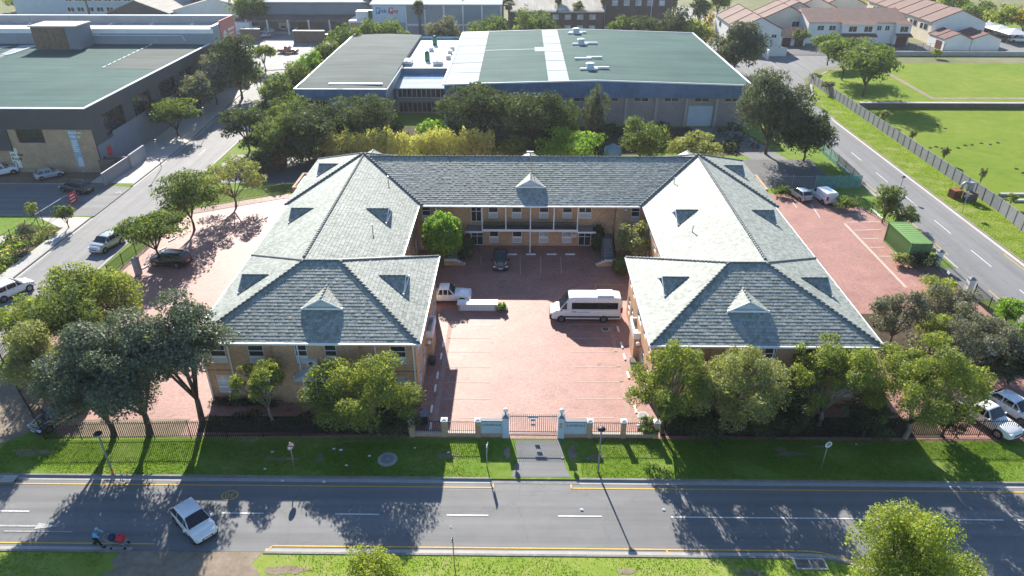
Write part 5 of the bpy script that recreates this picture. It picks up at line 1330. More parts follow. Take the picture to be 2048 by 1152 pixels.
    # wheels
    for sx in (1, -1):
        for sy in (-1, 1):
            x = sx * K['wb'] / 2 + (.12 if kind not in ('minibus',) else .35); y = sy * (hw - .10); r = K['r']
            MB().lathe([(r * 1.17, -.03), (r * 1.17, .03)], (x, sy * (hw - .022), r + .02), 20, 'y').build('wheel_arch', 'black_plastic', t)
            o = MB().lathe([(r * .62, -.10), (r * .93, -.105), (r, -.06), (r, .06), (r * .93, .105), (r * .62, .10)], (x, y + sy * .02, r), 20, 'y').build('wheel', 'rubber', t, True)
            d = sy * .128; MB().lathe([(r * .64, min(d, d - sy * .02)), (r * .64, max(d, d - sy * .02))], (x, y, r), 16, 'y').build('rim', 'rim_metal', o)
            m = MB()
            for k in range(5):
                a = 2 * math.pi * k / 5 + .3; m.add([(x + r * .2 * math.cos(a - .5), y + sy * .131, r + r * .2 * math.sin(a - .5)), (x + r * .56 * math.cos(a - .22), y + sy * .131, r + r * .56 * math.sin(a - .22)), (x + r * .56 * math.cos(a + .22), y + sy * .131, r + r * .56 * math.sin(a + .22)), (x + r * .2 * math.cos(a + .5), y + sy * .131, r + r * .2 * math.sin(a + .5))], [(0, 1, 2, 3)])
            m.build('rim_openings', 'rubber', o)
    # lights, mirrors, bumpers, plates
    zl = K['bz'] - .16
    for sy in (-1, 1):
        ys = sy * hw
        MB().add([(fl - .02, ys * .50, zl - .06), (fl - .25, ys * .955, zl - .05), (fl - .34, ys * .955, zl + .10), (fl - .10, ys * .56, zl + .09), (fl - .30, ys * .40, zl)], [(0, 1, 2, 3), (0, 4, 3)]).build('headlight', 'lamp_glass', t)
        MB().box(fl - .34, min(ys * .62, ys * .94), zl - .05, fl - .04 - .05, max(ys * .62, ys * .94), zl + .085).build('headlight_housing', 'lamp_glass', t)
        zt_ = K['tz'] - .26
        ta, tb = (.74, .985) if big else (.60, .80)
        MB().box(-fl + (-.004 if big else .012), min(ys * ta, ys * tb), zt_ - .06, -fl + .22, max(ys * ta, ys * tb), zt_ + (.5 if kind in ('minibus', 'panel') else .2)).build('tail_light', 'tail_red', t)
        m = MB(); m.obox((x_c - .22, sy * (wbt + .14), belt + .02), .12, .24, .16, 0, .85); m.build('mirror', paint if kind != 'minibus' else 'black_plastic', t)
        if kind not in ('panel',):
            for xh in ((x_w - .55, x_w - 1.45) if len(cuts) > 1 else (x_w - .6,)):
                MB().box(xh, min(ys, ys * 1.012), belt - .18, xh + .16, max(ys, ys * 1.012), belt - .14).build('door_handle', 'black_plastic' if paint != 'car_white' else 'car_silver', t)
        MB().box(-K['wb'] / 2 + K['r'] + .2, min(ys * .985, ys * 1.004), zb + .02, K['wb'] / 2 - K['r'] - .05, max(ys * .985, ys * 1.004), zb + .11).build('sill', trim, t)
    MB().box(fl - .10, -hw * .42, zl - .20, fl + .012, hw * .42, zl - .08).build('grille', 'black_plastic', t)
    MB().box(fl - .2, -hw * .74, zb + .06, fl + .005, hw * .74, zb + .17).build('front_bumper', trim, t)
    MB().box(-fl - .008, -hw * .8, zb + .08, -fl + .2, hw * .8, zb + .24).build('rear_bumper', trim, t)
    MB().box(fl + .012, -.26, zb + .2, fl + .024, .26, zb + .31).build('number_plate', 'plate', t); MB().box(-fl - .02, -.26, zb + .42, -fl - .002, .26, zb + .53).build('number_plate', 'plate', t)
    if kind == 'pickup':
        MB().box(-fl + .1, -hw * .86, belt + .018, x_b - .12, hw * .86, belt + .034).build('load_bed', 'black_plastic', t)
    if kind == 'minibus':
        MB().obox((-1.9, 0, H - .02), 1.7, 1.35, .16, 0, .92).build('roof_unit', 'car_white', t); 
        for sy in (-1, 1): MB().box(-3.4, min(sy * hw * .99, sy * hw * 1.012), .55, 2.2, max(sy * hw * .99, sy * hw * 1.012), .74).build('side_trim', 'black_plastic', t)
        MB().box(fl - .35, -hw * .9, .3, fl + .06, hw * .9, .85).build('front_guard', 'black_plastic', t)
        print_bar('print_line', (1.25, hw + .016, 1.24), (-1, 0, 0), (0, 0, 1), .5, .06, 'ink', t); print_bar('print_line', (.25, hw + .016, 1.22), (-1, 0, 0), (0, 0, 1), 1.1, .05, 'sign_blue', t)
        print_bar('print_line', (1.25, -hw - .016, 1.24), (1, 0, 0), (0, 0, 1), .5, .06, 'ink', t); print_bar('print_line', (.25, -hw - .016, 1.22), (1, 0, 0), (0, 0, 1), 1.1, .05, 'sign_blue', t)
    if rack:
        for sy in (-1, 1): MB().tube([(x_w - .15, sy * wtp * .9, H + .03), (x_r + .2, sy * wtp * .9, H + .03)], .03, 6).build('roof_rail', 'black_plastic', t)
    if decal:
        bz = K['bz']; 
        xm = (fl + x_c) / 2 + .05; zm = (K['bz'] + K['cowl']) / 2 + .062; m = MB()
        for k in range(14):
            a0, a1 = 2 * math.pi * k / 14, 2 * math.pi * (k + 1) / 14; m.face([(xm + .20 * math.cos(a0), .26 * math.sin(a0), zm - .2 * math.cos(a0) * .16), (xm + .20 * math.cos(a1), .26 * math.sin(a1), zm - .2 * math.cos(a1) * .16), (xm + .13 * math.cos(a1), .17 * math.sin(a1), zm - .13 * math.cos(a1) * .16), (xm + .13 * math.cos(a0), .17 * math.sin(a0), zm - .13 * math.cos(a0) * .16)])
        m.build('bonnet_emblem', 'decal_yellow', t)
        MB().add([(xm - .0 + .30, -.36, zm - .045), (xm + .38, -.36, zm - .058), (xm + .38, .36, zm - .058), (xm + .30, .36, zm - .045)], [(0, 1, 2, 3)]).build('bonnet_script', 'decal_yellow', t)
        for sy in (-1, 1):
            for (mt, o_) in (('decal_red', 0), ('decal_yellow', .10), ('decal_white', .19)):
                MB().face([(fl - .28, sy * hw * (.60 - o_ * .5), K['bz'] + .035), (fl - .30, sy * hw * (.68 - o_ * .5), K['bz'] + .035), (x_c + .12, sy * hw * (.92 - o_ * .4), K['cowl'] + .018), (x_c + .14, sy * hw * (.84 - o_ * .4), K['cowl'] + .02)][::(-1 if sy > 0 else 1)]).build('bonnet_stripe', mt, t)
                zz = belt - .42 - o_
                ya, yb = sorted((sy * hw * 1.0, sy * hw * 1.008)); MB().box(x_b + .4, ya, zz, x_c - .1, yb, zz + .07).build('side_stripe', mt, t)
    return t
car('car', 'hatch', 'car_white', 391, 1052, -42, 'white hatchback turning on the front road in the tree shadow', z=.012)
car('minibus', 'minibus', 'car_white', 1170, 634, 180, 'white high-roofed minibus with dark windows parked across the court', 'minibus')
car('pickup', 'pickup', 'car_white', 894, 600, 0, 'white double-cab pickup half hidden behind the left office wing', 'pickup')
car('car', 'hatch', 'car_navy', 1001, 528, -88, 'dark navy patrol car with yellow emblem and coloured stripes parked in the court', decal=True, trim='car_navy')
car('car', 'sedan', 'car_navy', 122, 838, -118, 'dark navy patrol car with bonnet emblem at the lower left fence', decal=True, trim='car_navy')
car('car', 'suv', 'car_black', 343, 528, 172, 'black crossover car parked in the left car park by the gate pier', trim='black_plastic')
car('car', 'suv', 'car_silver', 218, 494, -105, 'silver grey people carrier facing the camera on the left road', z=.014, rack=True)
car('car', 'suv', 'car_white', 24, 590, 62, 'white car driving away at the left edge on the left road', z=.014)
car('van', 'mpv', 'car_green', 155, 383, 160, 'dark people carrier leaving the left yard entrance', 'van', rack=True)
car('car', 'hatch', 'car_silver', 100, 355, 40, 'grey hatchback parked below the lettered brick wall')
car('car', 'suv', 'car_white', 4, 350, 42, 'white crossover car cut by the left edge below the brick wall')
car('car', 'hatch', 'car_silver', 1600, 396, 103, 'silver hatchback beside the white panel van in the right car park')
car('van', 'panel', 'car_white', 1644, 400, 103, 'white panel van parked by the rear fence of the right car park', 'van')
car('pickup', 'pickup', 'car_white', 1968, 845, -65, 'white pickup with dark windscreen behind the fence at the lower right', 'pickup')
car('car', 'hatch', 'car_white', 2022, 825, -65, 'white rounded hatchback at the right edge beside the white pickup', rack=False)
car('car', 'hatch', 'car_white', 2012, 722, 150, 'white car under the grey shrubs on the right')
car('car', 'hatch', 'car_white', 1652, 540, 95, 'white car mostly hidden beside the right office wing', xy=(31.6, 73.8))
# ------------------------------------------------------------------ trees and plants
def fast_mesh(name, V, Q, mat, parent=None, tri=False):
    me = bpy.data.meshes.new(name); k = 3 if tri else 4
    if parent is not None: V = V - np.array(OFF.get(parent.name, (0, 0, 0)))
    me.vertices.add(len(V)); me.vertices.foreach_set('co', V.astype(np.float32).ravel())
    me.loops.add(Q.size); me.loops.foreach_set('vertex_index', Q.astype(np.int32).ravel())
    me.polygons.add(len(Q)); me.polygons.foreach_set('loop_start', np.arange(0, Q.size, k, dtype=np.int32)); me.polygons.foreach_set('loop_total', np.full(len(Q), k, dtype=np.int32))
    me.update(calc_edges=True); me.validate()
    me.materials.append(MATS[mat])
    ob = bpy.data.objects.new(name, me); COL.objects.link(ob)
    if parent is not None: ob.parent = parent; OFF[ob.name] = OFF.get(parent.name, Vector((0, 0, 0)))
    return ob
def unit(a): return a / np.maximum(np.linalg.norm(a, axis=1, keepdims=True), 1e-9)
def leaves(P, Nrm, size, rng, aspect=.5, droop=0.0, jitter=.9):
    """one small four-cornered leaf at every point"""
    n = len(P); N = unit(Nrm + rng.normal(0, jitter, (n, 3)))
    A = unit(np.cross(N, rng.normal(0, 1, (n, 3)))); A[:, 2] -= droop; A = unit(A); B = unit(np.cross(N, A))
    s = size * np.clip(rng.lognormal(-.06, .42, (n, 1)), .4, 2.2)
    V = np.empty((n, 4, 3)); V[:, 0] = P - A * s * .5; V[:, 1] = P + B * s * aspect * .5; V[:, 2] = P + A * s * .5; V[:, 3] = P - B * s * aspect * .5
    return V.reshape(-1, 3), np.arange(n * 4).reshape(-1, 4)
def crown_points(blobs, n, rng, shell=.62):
    w = np.array([(b[1][0] * b[1][1] * b[1][2]) ** (2 / 3) for b in blobs]); w = w / w.sum()
    idx = rng.choice(len(blobs), n, p=w)
    C = np.array([b[0] for b in blobs])[idx]; Rr = np.array([b[1] for b in blobs])[idx]
    D = unit(rng.normal(0, 1, (n, 3))); D[:, 2] = np.where((D[:, 2] < -.5) & (rng.random(n) < .7), -D[:, 2], D[:, 2])
    r = np.where(rng.random(n) < shell, rng.uniform(.72, 1.10, n), rng.random(n) ** .45 * 1.12)
    r = r * (1 + .16 * np.sin(C[:, 0] * 9 + D[:, 0] * 7) * np.sin(D[:, 1] * 8 + C[:, 1] * 5))
    return C + D * Rr * r[:, None], D
STY = {   # clumps, clump size, shell share, leaf density, leaf aspect, droop
 'round': (30, .34, .70, 1.0, .55, .1), 'spread': (32, .30, .66, 1.0, .6, .1), 'tall': (26, .26, .55, .95, .28, -.5),
 'shrub': (20, .36, .70, 1.0, .5, .0), 'loose': (34, .23, .55, .75, .42, .5), 'ball': (1, 1.0, .85, 1.5, .55, 0), 'feather': (34, .24, .45, .9, .25, -.6),
}
TREE_SEED = [100]
def tree(bx, by, ty, wpx, mat, style, label, cx=None, cb=None, bark='bark', name='tree', cat='tree', group=None, z=ZB, depth=1.0, dens=1.0, leaf=1.0, hmul=1.0):
    TREE_SEED[0] += 1; rng = np.random.default_rng(TREE_SEED[0]); rr = random.Random(TREE_SEED[0])
    b = at(bx, by, z); h = max(.6, height_at(bx, by, ty, z)) * hmul
    ppm = wpx / metres(wpx, bx, by, z) / 2                         # pixels of the final picture per metre
    w = metres(wpx, bx, (by * .45 + ty * .55), z) * .5
    w = wpx / 2 / (ppm * 2) * .97
    if cb is None: cb = {'round': .30, 'spread': .38, 'tall': .12, 'shrub': .0, 'loose': .25, 'ball': .12, 'feather': .05}[style]
    n_c, cs, sh, de, asp, dr = STY[style]
    # a crown stands where it is seen: the upper part of an upright thing leans outwards in this view
    zc_ = z + h * (.98 + cb) / 2; dd_ = b.y * _c + (CAM_H - zc_) * _s
    xw_ = ((cx if cx is not None else bx) - 1024) / CAM_F * dd_ - b.y * math.sin(CAM_YAW)
    if cx is None: b.x = xw_; shift = 0.0
    else: shift = xw_ - b.x
    # the nearer half of a crown hangs below its foot in the picture, so the seen width is the crown's own
    ztop, zbot = h * .98, h * cb
    C = np.array([b.x + shift, b.y, z + (ztop + zbot) / 2]); Rr = np.array([w, w * depth, (ztop - zbot) / 2])
    Rr[2] = max(Rr[2], .3)
    blobs = []; limbs = []
    if style == 'ball': blobs = [(C, Rr)]; limbs = [(C, [C])]
    else:
        nl, ns = {'round': (9, 6), 'spread': (9, 6), 'tall': (9, 4), 'shrub': (7, 5), 'loose': (10, 5), 'feather': (9, 5)}[style]
        for k in range(nl):
            f = (k + .5) / nl; ph = k * 2.39996 + rr.uniform(-.5, .5)
            zz = {'spread': .95 - 1.15 * f, 'tall': 1 - 1.8 * f}.get(style, .95 - 1.55 * f)
            rad = math.sqrt(max(0, 1 - zz * zz)); q = rr.uniform(.45, .95) if style != 'loose' else rr.uniform(.38, 1.05)
            if style == 'tall': rad *= .5 + .5 * f
            u_ = np.array([math.cos(ph) * rad * q, math.sin(ph) * rad * q, zz * rr.uniform(.55, .95)])
            lc = C + u_ * Rr * .86; ends = []
            for j in range(ns):
                o_ = np.array([rr.gauss(0, .24), rr.gauss(0, .24), rr.gauss(0, .17)])
                v_ = u_ * .84 + o_; nn = np.linalg.norm(v_)
                if nn > .92: v_ = v_ / nn * rr.uniform(.80, .95)
                s_ = cs * (rr.uniform(.55, 1.15) if style != 'loose' else rr.uniform(.42, 1.25)); m_ = min(w, Rr[2])
                br = np.array([w * s_, w * s_ * depth, (.55 * Rr[2] + .45 * m_) * s_])
                if style == 'tall': br *= np.array([.75, .75, 1.35])
                if style == 'spread': br *= np.array([1.2, 1.2, .62])
                c = C + v_ * Rr; blobs.append((c, br)); ends.append(c)
            limbs.append((lc, ends))
        if style in ('round', 'shrub'): blobs.append((C + np.array([0, 0, -.08 * Rr[2]]), Rr * np.array([.55, .55, .55])))
    size = leaf * 1.95 / ppm; size = min(max(size, .10), .75)
    area = math.pi * w * Rr[2] * ppm * ppm
    n = int(min(42000, max(500, area * 4.6 * de * dens / (leaf * leaf))))
    P, D = crown_points(blobs, n, rng, sh)
    P[:, 2] = np.maximum(P[:, 2], z + .06)
    P, D = P[P[:, 2] < z + h * 1.06], D[P[:, 2] < z + h * 1.06]
    V, Q = leaves(P, D * 1.0 + np.array([0, 0, .35]), size, rng, asp, dr)
    t = thing(name, label, cat, (b.x, b.y, z), group)
    # trunk and limbs
    m = MB(); r0 = max(.045, min(.30, h * .015 + w * .010)) * (1.15 if style == 'spread' else 1)
    fork = Vector((b.x + shift * .38, b.y + rr.uniform(-.1, .1), z + max(.25, h * max(cb * .72, .16))))
    mid = Vector((b.x + shift * .10 + rr.uniform(-.15, .15), b.y, z + (fork.z - z) * .5))
    m.tube([(b.x, b.y, z - .1), (b.x, b.y, z + .06), mid, fork], [r0 * 1.45, r0 * 1.15, r0, r0 * .85], 8)
    for lc, ends in limbs[:8]:
        e = Vector(lc); e.z = max(e.z, fork.z + .15)
        md = fork.lerp(e, .5) + Vector((rr.uniform(-.1, .1) * w, rr.uniform(-.1, .1) * w, .02 * h))
        m.tube([fork - Vector((0, 0, .05)), md, e], [r0 * .58, r0 * .42, r0 * .2], 6)
        if style != 'ball':
            for c in ends[:3]: m.tube([md, (md + Vector(c)) / 2 + Vector((0, 0, .03 * h)), Vector(c)], [r0 * .26, r0 * .18, r0 * .06], 4)
    m.build('trunk', bark, t, True)
    fast_mesh('crown', V, Q, mat, t)
    return t
T = tree
# front left
T(228, 873, 655, 175, 'leaf_olive', 'spread', 'dark olive tree with crooked trunk, leftmost of three at the front fence', cx=178, cb=.06, dens=1.2)
T(300, 867, 607, 200, 'leaf_olive', 'spread', 'tall dark olive tree in the middle of the clump at the front fence', cx=258, cb=.10, dens=1.2)
T(405, 845, 597, 165, 'leaf_olive', 'spread', 'dark olive tree with leaning trunk beside the left office corner', cx=362, cb=.28, dens=1.1)
T(58, 800, 655, 130, 'leaf_pale', 'shrub', 'pale feathery tree at the lower left corner of the site', cb=.0, bark='bark_grey', dens=1.1)
T(122, 812, 745, 80, 'leaf_yellowgreen', 'shrub', 'yellow-green shrub above the patrol car at the lower left')
T(40, 695, 598, 135, 'leaf_yellowgreen', 'round', 'green-yellow tree at the left edge below the white car', cb=.1)
T(120, 690, 575, 140, 'leaf_green', 'round', 'dense green tree in front of the left road, beside the dark olive clump', cb=.1)
T(150, 640, 527, 115, 'leaf_yellowgreen', 'round', 'yellow-green tree on the left verge nearest the silver car', cb=.15)
T(215, 655, 545, 115, 'leaf_yellowgreen', 'round', 'yellow-green tree between the left road and the paved car park', cb=.12)
T(175, 712, 612, 100, 'leaf_green', 'shrub', 'green shrub under the olive trees by the left fence')
T(298, 525, 430, 128, 'leaf_green', 'spread', 'flat-topped green tree beside the black crossover', cb=.40, dens=1.15)
T(368, 460, 342, 118, 'leaf_green', 'round', 'round dark green tree at the edge of the left car park', cb=.28)
T(458, 412, 318, 130, 'leaf_pale', 'loose', 'pale open tree at the rear corner of the left car park', cb=.25, bark='bark_grey', dens=1.1)
T(548, 848, 726, 104, 'leaf_yellowgreen', 'loose', 'small lime-green tree before the left office facade', cx=514, cb=.40, bark='bark_pale', dens=1.3)
T(758, 868, 712, 240, 'leaf_yellowgreen', 'loose', 'broad yellow-green tree before the left office door', cx=722, cb=.05, bark='bark_pale', depth=.7, dens=1.1)
# front right
T(1335, 866, 680, 155, 'leaf_yellowgreen', 'loose', 'green-yellow tree at the court corner of the right office wing', cb=.03, dens=1.25, bark='bark_pale')
T(1455, 868, 686, 215, 'leaf_pale', 'loose', 'pale grey-green tree before the right office facade', cb=.03, dens=1.25, depth=.8, bark='bark_pale')
T(1660, 850, 672, 215, 'leaf_yellowgreen', 'loose', 'yellow-green tree with pale trunk before the right office corner', cb=.10, dens=1.3, depth=.85, bark='bark_pale')
T(1842, 876, 674, 215, 'leaf_yellowgreen', 'loose', 'wide yellow-green tree between the right office wing and the white pickup', cb=.08, dens=1.3, depth=.85, bark='bark_pale')
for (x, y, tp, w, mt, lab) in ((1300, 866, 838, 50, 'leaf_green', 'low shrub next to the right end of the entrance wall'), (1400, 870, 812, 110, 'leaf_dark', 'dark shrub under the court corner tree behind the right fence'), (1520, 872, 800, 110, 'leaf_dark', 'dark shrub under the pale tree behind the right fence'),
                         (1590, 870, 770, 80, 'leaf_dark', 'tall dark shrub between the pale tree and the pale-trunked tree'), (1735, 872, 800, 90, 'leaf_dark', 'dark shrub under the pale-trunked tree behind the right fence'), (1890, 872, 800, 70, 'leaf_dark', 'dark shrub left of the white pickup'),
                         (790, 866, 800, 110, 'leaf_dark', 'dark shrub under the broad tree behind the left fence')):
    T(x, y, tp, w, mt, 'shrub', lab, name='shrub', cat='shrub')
# right car park
T(1795, 692, 580, 105, 'leaf_grey', 'loose', 'grey-leaved tree nearest the right office corner', cb=.25, dens=1.2, bark='bark_grey')
T(1895, 668, 575, 135, 'leaf_grey', 'loose', 'grey-leaved tree in the middle of the right shrub bed', cb=.1, dens=1.3, bark='bark_grey')
T(1955, 745, 632, 140, 'leaf_grey', 'loose', 'large grey shrub over the half-hidden white car', cb=.1, dens=1.3, bark='bark_grey')
T(1868, 702, 628, 80, 'leaf_yellowgreen', 'loose', 'small yellowish shrub between the grey trees', cb=.2)
T(2025, 768, 685, 95, 'leaf_dark', 'shrub', 'dark shrub at the right edge in front of the half-hidden car', name='shrub', cat='shrub')
T(1876, 594, 562, 82, 'leaf_yellowgreen', 'shrub', 'clipped yellowish shrub below the side gate', name='shrub', cat='shrub')
T(2012, 648, 598, 55, 'leaf_lime', 'round', 'small bright green tree on the right boundary fence', cb=.1)
T(2052, 694, 640, 50, 'leaf_lime', 'round', 'bright green bush cut by the right edge', cb=.1)
T(1772, 446, 374, 62, 'leaf_green', 'round', 'glossy round green tree behind the shipping container', cb=.18)
T(1810, 452, 414, 48, 'leaf_green', 'shrub', 'green bush beside the round tree behind the container', name='shrub', cat='shrub')
T(1800, 532, 509, 42, 'leaf_pale', 'shrub', 'pale bush at the left foot of the shipping container', name='shrub', cat='shrub')
T(1843, 536, 509, 60, 'leaf_dark', 'shrub', 'dark bush at the front end of the shipping container', name='shrub', cat='shrub')
T(1690, 420, 395, 50, 'leaf_green', 'shrub', 'low green bush behind the white panel van', name='shrub', cat='shrub'); T(1562, 392, 370, 28, 'leaf_green', 'shrub', 'small bush at the fence left of the silver hatchback', name='shrub', cat='shrub')
# court
T(884, 536, 430, 76, 'leaf_lime', 'ball', 'bright lime-green round tree in the left corner of the court', cb=.24, dens=1.2)
T(931, 516, 471, 33, 'leaf_dark', 'ball', 'clipped dark green shrub beside the left court stair', cb=0, name='shrub', cat='shrub', dens=1.3)
T(1263, 536, 440, 68, 'leaf_pale', 'shrub', 'pale flowering tree in the right corner of the court', cb=.15)
T(1195, 502, 452, 24, 'leaf_dark', 'ball', 'narrow dark hedge beside the right court stair', cb=0, name='shrub', cat='shrub', dens=1.3)
T(1243, 548, 514, 36, 'leaf_green', 'ball', 'small round green shrub at the roof edge of the right wing', cb=0, name='shrub', cat='shrub', dens=1.2)
T(1003, 619, 607, 20, 'leaf_lime', 'shrub', 'little plants in the planter beside the letterboxes', name='shrub', cat='plant', z=ZB + .2)
# behind the office, left
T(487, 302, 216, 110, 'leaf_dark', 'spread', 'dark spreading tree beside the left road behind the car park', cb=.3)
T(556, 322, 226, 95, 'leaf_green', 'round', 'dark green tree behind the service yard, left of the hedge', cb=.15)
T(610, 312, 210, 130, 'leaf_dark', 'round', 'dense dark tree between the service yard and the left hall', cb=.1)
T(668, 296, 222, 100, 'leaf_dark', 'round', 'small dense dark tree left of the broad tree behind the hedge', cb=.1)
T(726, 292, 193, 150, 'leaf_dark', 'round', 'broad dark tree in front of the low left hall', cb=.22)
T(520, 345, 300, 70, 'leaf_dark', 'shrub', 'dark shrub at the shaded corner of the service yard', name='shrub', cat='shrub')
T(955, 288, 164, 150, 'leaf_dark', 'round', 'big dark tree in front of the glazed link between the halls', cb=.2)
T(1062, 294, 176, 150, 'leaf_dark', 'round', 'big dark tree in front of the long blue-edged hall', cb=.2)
T(1135, 290, 203, 65, 'leaf_green', 'tall', 'upright green tree between the big dark trees and the silvery one', cb=.05)
T(1183, 282, 170, 78, 'leaf_needle', 'tall', 'silvery needle-leaved tree against the long hall wall', cb=.08)
T(870, 300, 236, 66, 'leaf_lime', 'round', 'small bright green tree by the garden path', cb=.15)
T(1022, 320, 273, 85, 'leaf_green', 'shrub', 'green shrub between the yellow hedge and the lime shrub', name='shrub', cat='shrub')
T(1135, 324, 263, 150, 'leaf_lime', 'shrub', 'wide lime-green shrub behind the office ridge', name='shrub', cat='shrub')
T(1282, 326, 236, 95, 'leaf_green', 'shrub', 'olive-green shrub right of the blue tank', name='shrub', cat='shrub')
T(1390, 324, 263, 118, 'leaf_pale', 'loose', 'pale dry-looking shrub behind the right rear roof', name='shrub', cat='shrub', dens=1.5, cb=.02)
T(1545, 308, 140, 140, 'leaf_needle', 'round', 'tall dark needle-leaved tree beside the right end of the long hall', cb=.08, dens=1.35)
T(1615, 322, 220, 105, 'leaf_dark', 'round', 'dark bushy needle-leaved tree beside the green netted fence', cb=.03, dens=1.5)
T(1474, 148, 38, 112, 'leaf_needle', 'round', 'dark needle-leaved tree behind the far corner of the long hall', cb=.05, dens=1.4)
T(1412, 104, 22, 36, 'leaf_gold', 'tall', 'golden autumn tree beside the townhouses', cb=.05)
T(522, 306, 258, 85, 'leaf_dark', 'shrub', 'dark bush between the left road and the service yard', name='shrub', cat='shrub')
T(592, 332, 270, 90, 'leaf_dark', 'shrub', 'dark bush beside the timber kiosk', name='shrub', cat='shrub')
T(640, 300, 215, 95, 'leaf_dark', 'round', 'dark tree between the kiosk and the broad tree before the low hall', cb=.05)
T(578, 268, 190, 92, 'leaf_green', 'round', 'leafy tree at the near left corner of the low hall', cb=.05)
T(515, 250, 205, 60, 'leaf_green', 'shrub', 'green bush on the right kerb of the left road', name='shrub', cat='shrub')
# by the dark warehouse on the left
T(470, 196, 70, 110, 'leaf_dark', 'round', 'tall dark tree at the far corner of the dark warehouse', cb=.05)
T(420, 210, 104, 76, 'leaf_grey', 'round', 'silver-grey tree along the dark warehouse, second from the far end', cb=.12)
T(388, 232, 143, 84, 'leaf_grey', 'round', 'pale grey-green tree along the dark warehouse', cb=.15)
T(342, 272, 191, 92, 'leaf_green', 'spread', 'spreading tree nearest the dark warehouse corner', cb=.2)
T(438, 180, 120, 50, 'leaf_green', 'round', 'green tree between the silver-grey ones at the warehouse', cb=.1)
T(523, 142, 88, 50, 'leaf_green', 'spread', 'small tree at the mouth of the far car park', cb=.35)
for i, (x, y, tp, w, mt) in enumerate(((550, 240, 150, 84, 'leaf_green'), (590, 218, 122, 72, 'leaf_green'), (620, 186, 100, 62, 'leaf_lime'), (652, 156, 76, 62, 'leaf_green'), (688, 128, 50, 70, 'leaf_green'), (735, 112, 40, 74, 'leaf_green'), (783, 104, 34, 84, 'leaf_green'))):
    T(x, y, tp, w, mt, 'round', ['leafy tree nearest the left road beside the low hall', 'second leafy tree along the left side of the low hall', 'light green tree midway along the low hall', 'leafy tree beside the far end of the low hall', 'leafy tree at the far corner of the low hall', 'leafy tree behind the far edge of the low hall', 'domed tree in front of the supermarket sign'][i], cb=.05, group='trees around the low hall')
for (x, y, tp, w, mt, lab) in ((890, 100, 32, 84, 'leaf_grey', 'brownish tree behind the white link roof'), (980, 98, 30, 88, 'leaf_green', 'domed green tree behind the white roof strip'), (1066, 96, 20, 90, 'leaf_green', 'domed green tree behind the left end of the long roof'), (1095, 98, 42, 62, 'leaf_dark', 'low dark tree behind the second white roof strip'),
                         (1238, 96, 30, 50, 'leaf_green', 'small green tree before the brick block'), (1290, 98, 26, 95, 'leaf_dark', 'broad dark tree behind the long roof'), (1350, 104, 15, 64, 'leaf_needle', 'needle-leaved tree behind the right end of the long roof'), (1388, 108, 38, 62, 'leaf_yellowgreen', 'yellow-green shrub mass behind the right end of the long roof')):
    T(x, y, tp, w, mt, 'round', lab, cb=.05, group='trees behind the long hall')
# far left and far right
T(500, 62, -25, 80, 'leaf_green', 'round', 'large tree above the coral wall of the warehouse', cb=.1); T(455, 40, -20, 70, 'leaf_green', 'round', 'tree behind the far end of the white school block', cb=.1)
for (x, y, tp, w, mt, lab) in ((1660, 130, 68, 90, 'leaf_green', 'field tree nearest the townhouses'), (1692, 158, 74, 110, 'leaf_green', 'middle tree of the field clump'), (1738, 192, 86, 118, 'leaf_green', 'largest field tree with leaning trunk at the retaining wall')):
    T(x, y, tp, w, mt, 'round', lab, cb=.28, z=.9, group='trees on the field bank', dens=1.2)
for (x, y, tp, w, mt, lab) in ((1630, 166, 146, 22, 'leaf_green', 'small bush inside the precast fence, upper one'), (1653, 188, 160, 28, 'leaf_grey', 'small bush inside the precast fence, lower one'), (1870, 116, 98, 26, 'leaf_yellowgreen', 'small bush on the wall below the white gables'), (1767, 248, 220, 20, 'leaf_pale', 'young tree in the lower field nearest the retaining wall'), (1822, 288, 258, 16, 'leaf_pale', 'thin sapling in the lower field, second from the wall'), (1886, 324, 292, 16, 'leaf_pale', 'thin sapling in the lower field, third from the wall'), (1960, 374, 332, 16, 'leaf_pale', 'thin sapling in the lower field above the footings'), (2018, 414, 386, 22, 'leaf_yellowgreen', 'sapling beside the footings at the right edge')):
    T(x, y, tp, w, mt, 'loose', lab, cb=.35, name='young_tree', cat='tree', z=ZB)
for (x, y, tp, w, mt, lab) in ((1950, 56, 2, 64, 'leaf_green', 'green tree behind the white shade roof'), (2002, 66, 8, 74, 'leaf_yellowgreen', 'yellow-green tree right of the one behind the shade roof'), (2046, 72, 18, 60, 'leaf_gold', 'yellowing tree at the upper right edge'), (1900, 34, -18, 56, 'leaf_yellowgreen', 'yellowish tree behind the long townhouse roof'), (1850, 22, -20, 46, 'leaf_green', 'small tree at the top edge behind the townhouses'), (1600, 40, 10, 40, 'leaf_green', 'small tree between the two townhouse rows'), (1600, 92, 58, 34, 'leaf_green', 'bush between the brown garages and the middle townhouses'), (1715, 22, 0, 24, 'leaf_gold', 'yellow shrub behind the middle townhouses')):
    T(x, y, tp, w, mt, 'round', lab, cb=.2, z=.05)
for (x, y, tp, w, mt, lab) in ((1330, 38, -20, 44, 'leaf_dark', 'tall dark tree at the top between the brick block and the junction'), (1400, 58, -10, 40, 'leaf_dark', 'dark tree at the far junction'), (1436, 36, -20, 44, 'leaf_green', 'green tree at the far street corner'), (30, 22, -10, 60, 'leaf_yellowgreen', 'reedy tree before the white school block at the upper left')):
    T(x, y, tp, w, mt, 'round', lab, cb=.2, z=.05)
# at the bottom edge
T(744, 1192, 1106, 112, 'leaf_spring', 'round', 'top of a bright yellow-green tree at the bottom edge', cb=.2)
T(1818, 1235, 1048, 205, 'leaf_spring', 'round', 'large bright yellow-green tree at the lower right corner', cb=.1, dens=1.3)
